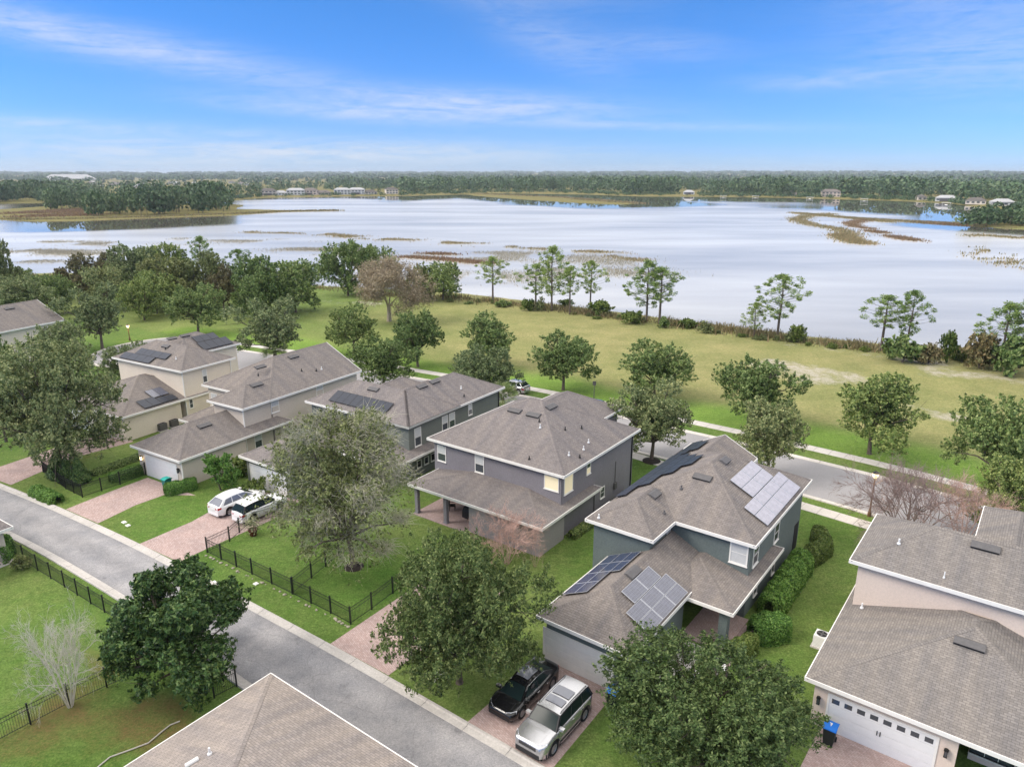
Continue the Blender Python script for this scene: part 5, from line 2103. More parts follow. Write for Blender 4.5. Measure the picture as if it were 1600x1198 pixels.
# conifer-like topiary and small trees by the greige house
CONE = Tree('conical_shrub', 231, 1.1, 3.0, .05, 'hedge', lobes=6, clumps=10, per=4)
_r = np.random.RandomState(6)
_n = 5200
_z = 1 - np.sqrt(_r.rand(_n))
_a = _r.uniform(0, 6.28, _n)
_q = (1 - _z) ** .85 * (.98 + .12 * np.sin(_a * 5 + _z * 14)) * _r.uniform(.80, 1.05, _n) * (1 - .5 * np.clip(.12 - _z, 0, .12) / .12)
_P = np.stack([_q * 1.1 * np.cos(_a), _q * 1.1 * np.sin(_a), .05 + 2.95 * _z], -1)
CONE.crown = leaves_mesh('conical_shrub_crown', _P, np.stack([np.cos(_a), np.sin(_a), np.full(_n, .5)], -1), .075, .5, _r, M['dark_leaf'], .5)
for bx, by, ty, w, note in [(93, 747, 703, 38, 'leftmost and tallest of three'), (108, 752, 712, 34, 'middle one of three'), (126, 754, 713, 38, 'rightmost and broadest of three')]:
    tree_px(CONE, 'conical evergreen shrub behind the mesh fence, ' + note, bx, by, ty, w, group='conical shrubs behind the fence', cat='shrub')
SMALL = Tree('small_tree', 241, 1.6, 4.0, .25, 'hedge', lobes=10, clumps=260, per=24, clump_r=.24, size=.10, lobe_r=.4, shape='round')
tree_px(SMALL, 'slim green tree against the greige garage wall', 345, 766, 701, 52)
tree_px(SHRUB[1], 'rounded green shrub beside the greige house, right of the slim tree', 385, 742, 712, 40, cat='shrub')
tree_px(SHRUB[1], 'low shrub by the white crossover under the willowy tree', 400, 775, 748, 36, cat='shrub')


def hedge(label, pts, w, h, seed, mat='hedge', size=.06, dens=900, name='hedge', top_round=.25):
    """clipped hedge along a line of ground points: leafy shell round a twiggy core"""
    rng = np.random.RandomState(seed)
    pl = [Vector((p[0], p[1], 0)) for p in pts]
    mid = sum(pl, Vector()) / len(pl)
    r = thing(name, label, 'hedge', mid)
    C, N = [], []
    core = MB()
    for a, b in zip(pl[:-1], pl[1:]):
        L = (b - a).length
        d = (b - a).normalized()
        sd = Vector((-d.y, d.x, 0))
        n = int(dens * (L + w) * (w + 2 * h))
        for _ in range(n):
            t = rng.uniform(-w * .35, L + w * .35)
            ang = rng.uniform(-.15, math.pi + .15)
            cx_, cz = math.cos(ang), max(0.0, math.sin(ang))
            k = (abs(cx_) ** 3.2 + cz ** 3.2) ** (-1 / 3.2)
            lump = 1 + .045 * math.sin(t * 3.1 + seed) + .04 * math.sin(t * 7.3 + ang * 3)
            e = 1.0
            if t < 0:
                e = math.sqrt(max(.05, 1 - (t / (w * .38)) ** 2))
            if t > L:
                e = math.sqrt(max(.05, 1 - ((t - L) / (w * .38)) ** 2))
            rr = rng.uniform(.86, 1.04) * lump
            p = a + d * t + sd * (cx_ * k * w / 2 * rr * e) + Vector((0, 0, .06 + cz * k * (h - .06) * rr * (.75 + .25 * e)))
            C.append(p - mid)
            N.append(sd * cx_ + Vector((0, 0, cz)))
        c0, c1 = a - mid, b - mid
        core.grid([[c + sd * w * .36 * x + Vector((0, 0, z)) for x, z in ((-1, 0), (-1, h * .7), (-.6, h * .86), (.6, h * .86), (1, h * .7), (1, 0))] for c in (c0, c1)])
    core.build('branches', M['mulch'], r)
    link('leaves', leaves_mesh('hedge_leaves', np.array(C), np.array(N), size, .6, rng, M[mat], .6), r)
    return r


hw = lambda *px: [tuple(at(x, y)[:2]) for x, y in px]
hedge('clipped box hedge beside the brick drive of the greige house', hw((266, 771), (300, 763)), 1.35, 1.0, 1)
hedge('low clipped hedge along the lane in front of the conical shrubs', hw((58, 772), (88, 785)), 1.3, .8, 2, 'hedge')
hedge('dark shrub row along the mesh fence beside the garage drive', hw((178, 752), (222, 738)), 1.0, .9, 3, 'hedge')
hedge('low dark hedge along the fence by the cream house drive', hw((150, 742), (232, 712)), .8, .6, 13, 'oak', .07, 500)
hedge('long dense hedge along the right wall of the dark teal house', [tuple(H6.world((11.3, y, 0))[:2]) for y in (5.2, 8.5, 12.2)], 1.7, 1.5, 4, 'hedge', .07, 650)
hedge('hedge bending round the front corner of the dark teal house', [tuple(H6.world(q)[:2]) for q in ((11.5, 13.2, 0), (12.0, 15.5, 0), (11.2, 17.5, 0))], 1.4, 1.2, 5, 'fresh', .07, 650)
hedge('rounded box shrub by the teal porch corner', [tuple(H6.world(q)[:2]) for q in ((11.6, 2.2, 0), (12.4, 3.2, 0))], 1.9, 1.45, 6, 'hedge', .06, 800)
hedge('bright clipped shrub beside the teal porch', [tuple(H6.world(q)[:2]) for q in ((11.0, -.9, 0), (11.5, .6, 0))], 1.15, 1.15, 7, 'fresh', .07, 800)
hedge('low foundation planting between the lilac and teal houses', [tuple(H5.world(q)[:2]) for q in ((14.6, 1.0, 0), (14.7, 6.0, 0), (14.6, 11.0, 0))], .8, .6, 8, 'oak', .08, 400)
hedge('dark hedge filling the porch corner at the left edge', [tuple(at(x, y)[:2]) for x, y in ((2, 880), (10, 866))], 1.2, 1.6, 9, 'hedge', .07, 700)
tree_px(SHRUB[3], 'yellowish shrub at the foot of the beige porch column', 35, 890, 868, 30, cat='shrub')

# ---- bare shrubs and crape myrtles
def bare(label, p, H, R, seed, mat, stems=6, depth_=4, spread=.55, kids=(3, 4), r0=.05, name='bare_shrub', rot=0.0, **kw):
    r = thing(name, label, 'shrub', p, rot)
    mb, tips = branch_mb(seed, 1.6, spread, stems, depth_, r0, 0.0, kids, **kw)
    o = mb.build('branches', M[mat], r)
    zz = np.percentile([v[2] for v in mb.v], 99.5)
    rr = np.percentile([math.hypot(v[0], v[1]) for v in mb.v], 98)
    r.scale = (R / rr, R / rr, H / zz)
    return r


def bare_px(label, bx, by, ty, w, seed, mat, **kw):
    p = at(bx, by)
    H = height_at(p, ty)
    return bare(label, p, H, w / 2 / FPX * depth((p.x, p.y, H * .6)), seed, mat, **kw)


bare_px('leafless white branched shrub inside the lower left fence', 110, 1103, 945, 130, 21, 'bark_pale', stems=10, kids=(3, 5), spread=.5, r0=.030, curve=.35)
bare_px('bare pinkish crape myrtle in front of the lilac house porch', 792, 880, 798, 125, 22, 'bark_pink', stems=8, kids=(4, 6), r0=.022)
bare_px('small bare shrub against the lilac porch room', 836, 885, 825, 60, 26, 'bark_pink', stems=5, kids=(3, 4), r0=.02)
bare_px('bare mauve crape myrtle behind the peach house roof', 1415, 845, 722, 205, 23, 'bark_mauve', stems=9, kids=(4, 6), r0=.035, spread=.62)
bare_px('second bare crape myrtle near the peach house, by the street', 1500, 850, 745, 120, 24, 'bark_pink', stems=6, kids=(4, 6), r0=.03)

# ---- palms
def fan_palm(label, bx, by, ty, w, seed):
    p = at(bx, by)
    H = height_at(p, ty)
    R = w / 2 / FPX * depth((p.x, p.y, H * .7))
    rng = np.random.RandomState(seed)
    r = thing('fan_palm', label, 'palm tree', p)
    mb = MB()
    zc = H - R * .9
    mb.tube([(0, 0, -.1), (0, 0, zc * .5), (0, 0, zc)], [.24, .2, .18], 8)
    mb.build('trunk', M['bark'], r)
    fr = MB()
    for k in range(46):
        a = rng.uniform(0, 6.28)
        e = rng.uniform(-.35, 1.35)
        d = Vector((math.cos(a) * math.cos(e), math.sin(a) * math.cos(e), math.sin(e)))
        b = Vector((0, 0, zc)) + d * R * .5
        fr.tube([Vector((0, 0, zc)), b], [.02, .012], 3, cap=False)
        side = d.cross(Vector((0, 0, 1))).normalized()
        upv = side.cross(d).normalized()
        for q in range(15):
            t = (q / 14 - .5) * 2.7
            dd = (d * math.cos(t) + side * math.sin(t)).normalized()
            L = R * .62 * (1 - .18 * abs(t)) * rng.uniform(.85, 1.1)
            wv = (side * math.cos(t) - d * math.sin(t)) * .045
            m_ = b + dd * L * .6 + upv * .03
            tip = b + dd * L + Vector((0, 0, -.16 * L))
            fr.face([b, m_ - wv, tip, m_ + wv])
    fr.build('crown', M['palm'], r)


fan_palm('low round fan palm behind the greige house roof', 432, 568, 529, 48, 1)
fan_palm('fan palm between the moss grey and lilac houses', 786, 648, 597, 58, 2)


# ---- grasses and reeds
def blades(name, pts, hts, wid, rng, mat, lean=.35):
    n = len(pts)
    a = rng.uniform(0, 6.28, n)
    d = np.stack([np.cos(a), np.sin(a), np.zeros(n)], -1)
    w = wid * rng.uniform(.6, 1.4, n)
    tip = pts + np.stack([rng.normal(size=n) * lean * hts, rng.normal(size=n) * lean * hts, hts], -1)
    V = np.stack([pts - d * w[:, None], pts + d * w[:, None], tip + d * w[:, None] * .25, tip - d * w[:, None] * .25], 1).reshape(-1, 3)
    return link(name, np_mesh(name, V, np.arange(n * 4).reshape(n, 4), mat), kind='stuff')


rng = np.random.RandomState(9)
# weeds of the strip between field and lake
n = 18000
t = rng.rand(n)
ex = np.interp(t, np.linspace(0, 1, 12), [x for x in np.linspace(560, 1900, 12)])
ey = np.interp(ex, [560, 700, 830, 960, 1100, 1300, 1480, 1660, 1900], [459, 464, 478, 494, 512, 537, 555, 569, 610])
pt = np.array([at(x, y)[:] for x, y in zip(ex, ey)])
wd = rng.normal(size=n) * 1.7
pt[:, 0] += wd * .58
pt[:, 1] += wd * .81
pt[:, 2] = np.clip(-.1 - .22 * np.maximum(wd, 0), -1.0, 0)
cl = vnoise(pt[:, 0] + 500, pt[:, 1] + 500, 3.0, 11)
keep = rng.rand(n) < .25 + .9 * cl
blades('shore_weeds', pt[keep], (rng.uniform(.35, 1.25, n) * (.5 + cl))[keep], .10, rng, M['reed'], .3)
# the shore below the wood
n = 3500
ex = rng.uniform(-40, 560, n)
ey = np.interp(ex, [-40, 100, 200, 300, 400, 470, 560], [432, 431, 431, 438, 444, 449, 453])
pt = np.array([at(x, y)[:] for x, y in zip(ex, ey)])
pt[:, 1] += rng.normal(size=n) * 2.0
pt[:, 2] = -.85
blades('shore_weeds', pt, rng.uniform(.6, 1.8, n), .14, rng, M['reed'], .25)


def marsh(name, lines, n, sx, sy, h0, h1, w, mat, seed, clumps=None):
    """emergent water grass scattered along photograph lines on the lake"""
    rng = np.random.RandomState(seed)
    out = []
    lens = [sum(math.dist(a, b) for a, b in zip(l[:-1], l[1:])) for l in lines]
    for l, L in zip(lines, lens):
        k = int(n * L / sum(lens))
        q = [at(x, y, WATER_Z) for x, y in l]
        s = np.concatenate([[0], np.cumsum([(b - a).length for a, b in zip(q[:-1], q[1:])])])
        u = rng.rand(k) * s[-1]
        X = np.interp(u, s, [v.x for v in q]) + rng.normal(size=k) * sx
        Y = np.interp(u, s, [v.y for v in q]) + rng.normal(size=k) * sy
        if clumps:
            c = vnoise(X + 900, Y + 900, clumps, seed)
            kp = rng.rand(k) < np.clip((c - .42) * 4, 0, 1)
            X, Y = X[kp], Y[kp]
        out.append(np.stack([X, Y, np.full(len(X), WATER_Z - .05)], -1))
    pt = np.concatenate(out)
    return blades(name, pt, rng.uniform(h0, h1, len(pt)), w, rng, mat, .3)


marsh('marsh_grass', [[(1243, 333), (1330, 341), (1400, 345), (1500, 350)], [(1300, 334), (1260, 338), (1243, 343), (1265, 351), (1310, 358), (1330, 366)], [(1330, 341), (1390, 347)]], 12000, 3.0, 5, .4, 1.1, .2, M['reed'], 1)
marsh('marsh_grass', [[(1315, 366), (1325, 374), (1350, 381)]], 4000, 3.0, 4, .4, 1.1, .18, M['reed'], 2)
marsh('marsh_grass', [[(1355, 343), (1328, 349), (1335, 354), (1362, 358)], [(1360, 361), (1380, 364)], [(1392, 369), (1428, 376)], [(1440, 347), (1510, 352)]], 6000, 2.5, 4, .4, 1.0, .18, M['reed_rust'], 3)
marsh('marsh_grass', [[(390, 363), (480, 364), (560, 371), (650, 377), (740, 382), (860, 389), (960, 397), (1000, 408)]], 14000, 4, 3.2, .3, .8, .12, M['reed'], 4, 9)
marsh('marsh_grass', [[(300, 372), (420, 378), (540, 392), (700, 402), (850, 408)], [(0, 378), (120, 380), (260, 384)], [(420, 386), (560, 396), (640, 400)], [(700, 392), (900, 402), (985, 414)]], 52000, 9, 5, .25, .55, .08, M['reed_pale'], 5, 12)
marsh('marsh_grass', [[(630, 402), (690, 405), (760, 412)], [(670, 396), (700, 398)]], 2600, 3, 1.3, .4, 1.0, .16, M['reed_rust'], 6)
marsh('marsh_grass', [[(0, 392), (100, 394), (200, 398)], [(20, 404), (90, 408)], [(900, 420), (970, 430)], [(750, 425), (800, 440)]], 30000, 10, 4, .25, .55, .08, M['reed_pale'], 7, 11)
marsh('marsh_grass', [[(15, 343), (60, 344), (130, 343), (240, 339.5), (370, 335), (440, 331), (525, 329.5)]], 5000, 4, 2.0, .5, 1.6, .4, M['reed'], 8)
marsh('marsh_grass', [[(40, 340), (90, 338), (140, 337)], [(20, 335), (110, 330), (140, 328)], [(60, 333), (140, 333)]], 6000, 8, 9, .8, 2.0, .4, M['reed_rust'], 9)
marsh('marsh_grass', [[(740, 303), (870, 308), (950, 314), (1000, 318)], [(900, 312), (960, 316)]], 3200, 6, 8, .5, 1.5, .6, M['reed'], 10)
marsh('marsh_grass', [[(1505, 351), (1600, 358), (1700, 364)], [(1520, 368), (1600, 372)], [(1540, 396), (1570, 410), (1600, 420)], [(1530, 388), (1560, 398)]], 5500, 4, 5, .4, 1.0, .2, M['reed'], 11, 7)
# ================================================================ FAR SHORE
def far_tree_mesh(seed, pine=False, n=150):
    rng = np.random.RandomState(seed)
    if pine:
        z = rng.uniform(.30, 1.0, n)
        rr = (.16 + .30 * np.sin(np.pi * np.clip((1 - z) * 1.15, 0, 1))) * rng.uniform(.3, 1.0, n)
    else:
        z = rng.uniform(.12, 1.0, n)
        rr = .50 * np.sqrt(np.clip(1 - ((z - .52) / .50) ** 2, .03, 1)) * rng.uniform(.55, 1.05, n) ** .5
    a = rng.uniform(0, 6.28, n)
    C = np.stack([rr * np.cos(a), rr * np.sin(a), z], -1)
    N = C - np.array([0, 0, .45])
    return leaves_mesh('far_crown', C, N, .085 if not pine else .06, .8, rng, M['far'], .8)


def far_trunk():
    mb = MB()
    mb.tube([(0, 0, -.02), (0, 0, .55)], [.018, .01], 4, cap=False)
    return mb.mesh('far_trunk', M['bark'])


FT = [far_tree_mesh(301 + i) for i in range(4)] + [far_tree_mesh(311 + i, True) for i in range(3)]
FTR = far_trunk()
rf = random.Random(12)


def far_tree(p, H, w, kind, name='lakeside_tree', label='tree standing in the woods on the far shore', group='trees of the far shore'):
    r = bpy.data.objects.new(name, None)
    COL.objects.link(r)
    r.location = p
    r.rotation_euler = (0, 0, rf.uniform(0, 6.28))
    r.scale = (w, w, H)
    r['label'], r['category'], r['group'] = label, 'tree', group
    link('trunk', FTR, r)
    link('crown', FT[kind], r)


# wooded island at left: front trees one by one
for i in range(120):
    x = rf.uniform(78, 362)
    b = rf.random()
    y = float(np.interp(x, [78, 130, 240, 362], [338, 338, 336.5, 332])) - b * 13
    top = float(np.interp(x, [78, 110, 140, 175, 200, 240, 300, 335, 362], [289, 292, 292, 297, 292, 288, 283, 279, 290])) + rf.uniform(-3, 7) + (1 - b) * 9
    if x < 140:
        y -= 8
    p = at(x, y, -.3)
    H = max(5, height_at(p, top))
    far_tree(p, H, H * rf.uniform(.55, .85), rf.choice([0, 1, 2, 3, 4, 5, 6]), 'island_tree', 'tree in the wood on the marshy island at left', 'trees of the island wood')
for i in range(26):
    x = rf.uniform(-40, 75)
    p = at(x, 316 - rf.random() * 3, 0)
    far_tree(p, height_at(p, rf.uniform(280, 292)), rf.uniform(10, 15), rf.randrange(4), 'island_tree', 'tree in the wood at the far left edge of the lake', 'trees of the left shore wood')
# right spit thicket
for i in range(34):
    x = rf.uniform(1508, 1640)
    p = at(x, rf.uniform(345, 354), -.3)
    H = height_at(p, rf.uniform(318, 330))
    far_tree(p, H, H * rf.uniform(.8, 1.2), rf.randrange(4), 'spit_tree', 'bushy tree on the spit at the right edge of the lake', 'bushy trees of the right spit')
# first rows along the far shore
SH = [(360, 311), (420, 307), (640, 304.5), (780, 300.5), (900, 301.5), (1000, 305), (1200, 306.5), (1400, 312), (1480, 316), (1540, 322), (1640, 326)]
TOP = [(360, 279), (400, 284), (430, 285), (520, 283), (600, 281), (640, 275), (700, 274), (800, 274), (930, 273), (1060, 273), (1120, 279), (1200, 272), (1260, 277), (1340, 274), (1430, 277), (1500, 278), (1640, 281)]
HOUSE_X = [(410, 430), (436, 470), (475, 520), (526, 548), (555, 590), (600, 620), (1060, 1092), (1285, 1312), (1460, 1498), (1512, 1540), (1552, 1584), (1435, 1448)]
cnt = 0
while cnt < 118:
    x = rf.uniform(362, 1640)
    ins = any(a - 3 < x < b + 3 for a, b in HOUSE_X)
    b = rf.random()
    y = float(np.interp(x, *zip(*SH))) - (0.5 + b * 3.0) - (6.0 if ins else 0)
    top = float(np.interp(x, *zip(*TOP))) + rf.uniform(0, 9) + (3 if ins else 0) + (1 - b) * 5
    p = at(x, y, .2)
    H = height_at(p, top)
    if H > 24:
        H = 24 * rf.uniform(.8, 1)
    if H < 6:
        H = 6
    far_tree(p, H, H * rf.uniform(.65, 1.15), rf.randrange(7))
    cnt += 1


# the woods behind read as one mass
def mass(name, n, seed, place, per, leaf):
    rng = np.random.RandomState(seed)
    C, S = place(rng, n)
    m = len(C)
    z = rng.uniform(.1, 1.0, (m, per))
    rr = .52 * np.sqrt(np.clip(1 - ((z - .5) / .54) ** 2, .03, 1)) * rng.uniform(.5, 1.05, (m, per)) ** .5
    a = rng.uniform(0, 6.28, (m, per))
    w = S[:, 1][:, None]
    P = np.stack([C[:, 0][:, None] + rr * np.cos(a) * w, C[:, 1][:, None] + rr * np.sin(a) * w, C[:, 2][:, None] + z * S[:, 0][:, None]], -1).reshape(-1, 3)
    N = np.stack([rr * np.cos(a), rr * np.sin(a), z - .4], -1).reshape(-1, 3)
    sz = np.repeat(S[:, 1] * leaf, per)
    nn = N / (np.linalg.norm(N, axis=1, keepdims=True) + 1e-9) + rng.normal(size=N.shape) * .6
    nn /= np.linalg.norm(nn, axis=1, keepdims=True)
    u = np.cross(nn, rand_dirs(rng, len(nn)))
    u /= np.linalg.norm(u, axis=1, keepdims=True) + 1e-9
    v = np.cross(nn, u)
    u, v = u * sz[:, None], v * sz[:, None] * .8
    V = np.stack([P - u, P - v, P + u, P + v], 1).reshape(-1, 3)
    return link(name, np_mesh(name, V, np.arange(len(P) * 4).reshape(-1, 4), M['far']), kind='stuff')


def hill_z(x, y):
    X, Y = np.array(x), np.array(y)
    R = np.hypot(X, Y + 4)
    return sstep(1900, 9000, R) * (16 + 22 * vnoise(X, Y, 2600, 3) + 8 * vnoise(X, Y, 900, 5))


CLEAR = P2([(100, 294), (300, 290), (420, 303), (380, 312), (170, 303)], 0)


def place_mid(rng, n):
    x = rng.uniform(-60, 2250, n)
    sh = np.interp(x, [-60, 0, 80] + [s[0] for s in SH], [317, 315, 314] + [s[1] for s in SH])
    sh = np.where(x > 1640, 326 + (x - 1640) * .0205, sh)
    y = sh - 3.2 - (sh - 286) * rng.rand(n) ** 1.2 * .85
    P = np.array([at(a, b, .3)[:] for a, b in zip(x, y)])
    top = np.interp(x, [t[0] for t in TOP], [t[1] for t in TOP]) + 3
    d = np.hypot(P[:, 0], P[:, 1])
    H = np.clip(CAM_H + 1 - (top + rng.uniform(-4, 10, n) - 272) / FPX * d, 8, 24) * rng.uniform(.75, 1.05, n)
    k = rng.rand(n) < 1
    cl = sdist(P[:, 0], P[:, 1], CLEAR) > 0
    hx = np.zeros(n, bool)
    for a_, b_ in HOUSE_X:
        hx |= (x > a_ - 6) & (x < b_ + 6) & (y > sh - 8)
    k &= ~cl & ~hx
    k &= ~((x < 420) & (x > 90) & (rng.rand(n) < .35))
    return P[k], np.stack([H, H * rng.uniform(.7, 1.2, n)], -1)[k]


def place_back(rng, n):
    r = 1300 * (11000 / 1300) ** rng.rand(n) ** 1.15
    a = np.radians(rng.uniform(-56, 56, n))
    X, Y = r * np.sin(a), r * np.cos(a)
    Z = hill_z(X, Y) + .3
    cl = vnoise(X + 40000, Y, 420, 17)
    left = (np.degrees(a) < -14) & (r < 3400)
    k = (cl > .30) & ~(left & (rng.rand(n) < .86))
    H = rng.uniform(9, 17, n)
    w = H * np.interp(r, [1300, 3000, 11000], [.9, 2.2, 9])
    H = H * np.interp(r, [1300, 11000], [1, 1.25])
    return np.stack([X, Y, Z], -1)[k], np.stack([H, w], -1)[k]


mass('far_woods', 3000, 41, place_mid, 60, .10)
mass('distant_woods', 6600, 42, place_back, 26, .16)


def place_scrub(rng, n):
    x = rng.uniform(362, 2200, n)
    y = np.where(x > 1640, 326 + (x - 1640) * .0205, np.interp(x, [q[0] for q in SH], [q[1] for q in SH])) - rng.uniform(-.9, 2.4, n)
    hx = np.zeros(n, bool)
    for a_, b_ in HOUSE_X:
        hx |= (x > a_ - 2) & (x < b_ + 2) & (rng.rand(n) < .8)
    P = np.array([at(a, b, -.3)[:] for a, b in zip(x, y)])
    H = rng.uniform(1.6, 5.0, n)
    return P[~hx], np.stack([H, H * rng.uniform(1.2, 2.2, n)], -1)[~hx]


mass('shoreline_scrub', 2000, 43, place_scrub, 36, .11)
# houses on the far shore
def far_house(x, y, wpx, wall, roof, label, storeys=1, deep=9.0, rotz=0.0, screen=False):
    if deep < 12:
        y = float(np.interp(x, *zip(*SH))) - 1.6
    p = at(x, y, .5)
    w = wpx * (1.05 if deep < 12 else 1) / FPX * depth(p)
    r = thing('lake_house', label, 'house', p, math.atan2(-p.x, p.y) + rotz, 'houses on the far shore')
    h = 3.2 * storeys
    mb = MB()
    mb.box(-w / 2, 0, -.5, w / 2, deep, h)
    mb.build('wall', M[wall], r)
    k, o = .55, .6
    b = Blk(-w / 2 - o, w / 2 + o, -o, deep + o, h + .02, k)
    mb = MB()
    for pl, poly in b.faces():
        mb.face([(q[0], q[1], pl[0] * q[0] + pl[1] * q[1] + pl[2]) for q in poly])
    mb.build('roof', M[roof], r)
    nw = max(2, int(w / 4))
    for s_ in range(storeys):
        for i in range(nw):
            u = -w / 2 + w * (i + .5) / nw
            mb = MB()
            ww = w / nw * .28
            mb.box(u - ww, -.04, s_ * 3 + .8, u + ww, .0, s_ * 3 + 2.3)
            mb.build('window', M['glass'], r)
    if screen:
        mb = MB()
        mb.box(-w * .3, -3.0, -.4, w * .2, -.02, 2.6)
        mb.build('screened_porch', M['vent'], r)


cols = [('wall_greige', 'roof_c'), ('wall_cream', 'roof_c'), ('wall_peach', 'roof_d'), ('far_white', 'roof_c')]
M['far_white'] = noisy('pale_siding', (.66, .65, .62), .05, .5, .8)
M['far_grey_roof'] = noisy('pale_metal_roof', (.40, .40, .40), .05, .5, .6)
M['far_red'] = noisy('brick_red_wall', (.42, .22, .17), .08, .5, .8)
for i, (x, y, w, st, note, c) in enumerate([(420, 304.5, 22, 2, 'tall greige house leftmost on the far shore', 0), (440, 303, 18, 1, 'low house tucked behind the leftmost ones', 3), (462, 304.5, 26, 2, 'house with a broad dark porch, third from left on the far shore', 3),
                                            (484, 303, 20, 2, 'pinkish gabled house behind the broad porch', 2), (502, 304, 30, 1, 'wide low hip roofed house on the far shore', 2), (535, 303.5, 24, 2, 'white house with dark openings mid left on the far shore', 3),
                                            (557, 303.5, 24, 2, 'white house with grey roof right of the dark openings', 3), (580, 302.5, 18, 1, 'small pale house before the big tree', 1), (613, 303, 18, 2, 'last pale house before the forest', 1),
                                            (1076, 302.5, 16, 1, 'white shed with bright roof alone at centre right', 3), (1298, 305, 26, 2, 'reddish two storey house among trees at right', 2), (1441, 303, 12, 1, 'grey roof peeping from the trees', 0),
                                            (1478, 309, 28, 1, 'long white house with flat roof at right', 3), (1524, 309.5, 26, 1, 'low cream house at right', 1), (1567, 311, 30, 1, 'long white building near the right edge', 3), (1235, 304.5, 14, 1, 'small brown cottage on the shore at right', 2)]):
    far_house(x, y, w, cols[c][0], 'far_grey_roof' if c == 3 else cols[c][1], note, st, screen=i % 3 == 0, rotz=rf.uniform(-.3, .3))
# roofs of a subdivision and a long white warehouse beyond the island wood
for i in range(26):
    x, y = rf.uniform(130, 410), rf.uniform(286.5, 294)
    far_house(x, y, rf.uniform(8, 13), rf.choice(['wall_greige', 'far_white', 'wall_cream']), rf.choice(['roof_c', 'roof_d', 'far_grey_roof']), 'small pale roofed house in the distant subdivision beyond the island wood', 1, 14)
far_house(110, 283.5, 72, 'far_white', 'far_grey_roof', 'long white warehouse on the horizon at left', 3, 60)
# docks
for x, y, L in [(1265, 312.5, 26), (1478, 322, 22), (1130, 309.5, 14), (1180, 310, 12), (1350, 315, 12)]:
    p = at(x, y, WATER_Z)
    mb = MB()
    for q in range(9):
        mb.box(-1.2, q * L / 9 + .1, .55, 1.2, (q + 1) * L / 9, .68)
        if q % 3 == 0:
            for s_ in (-1.1, 1.1):
                mb.box(s_ - .12, q * L / 9, -1.5, s_ + .12, q * L / 9 + .25, 1.1)
    mb.box(-3.5, -4, .5, 3.5, .0, .68)
    for a in (-3.3, 3.3):
        for b in (-3.8, -.3):
            mb.box(a - .12, b - .12, -1.5, a + .12, b + .12, 3.0)
    mb.box(-4, -4.4, 3.0, 4, .4, 3.25)
    o = mb.build('boat_dock', M['far_white'], label='small roofed boat dock on the far shore', category='dock', group='boat docks on the far shore')
    o.location = p
    o.rotation_euler = (0, 0, math.atan2(-p.x, p.y))
# ================================================================ CARS
M['rubber'] = noisy('tyre_rubber', (0.02, 0.02, 0.021), .1, 8, .85)
M['alloy'] = noisy('alloy_rim', (0.45, 0.45, 0.47), .05, 8, .35, metallic=.8)
M['car_glass'] = noisy('car_glass', (0.012, 0.022, 0.022), .05, 3, .14, spec=.12)
M['car_glass_grey'] = glassy('car_glass_grey', (0.16, 0.17, 0.20), .08, .7)
M['head'] = noisy('headlamp_lens', (0.75, 0.77, 0.8), .03, 4, .12, coat=.6)
M['tail'] = noisy('tail_lamp_lens', (0.45, 0.015, 0.02), .03, 4, .15, coat=.6)
M['chrome'] = noisy('chrome_trim', (0.75, 0.75, 0.77), .02, 4, .12, metallic=1.0)
M['trim_black'] = noisy('black_plastic', (0.022, 0.022, 0.024), .1, 6, .55)
M['plate'] = noisy('blank_plate', (0.7, 0.7, 0.68), .02, 4, .5)
M['paint_white'] = noisy('white_car_paint', (0.78, 0.78, 0.78), .02, 2, .28, coat=.7)
M['paint_silver'] = noisy('silver_car_paint', (0.55, 0.55, 0.56), .02, 2, .26, metallic=.8, coat=.6)
M['paint_black'] = noisy('black_car_paint', (0.008, 0.008, 0.009), .02, 2, .18, coat=.8)
M['paint_dark'] = noisy('dark_grey_car_paint', (0.06, 0.065, 0.07), .02, 2, .25, coat=.7)


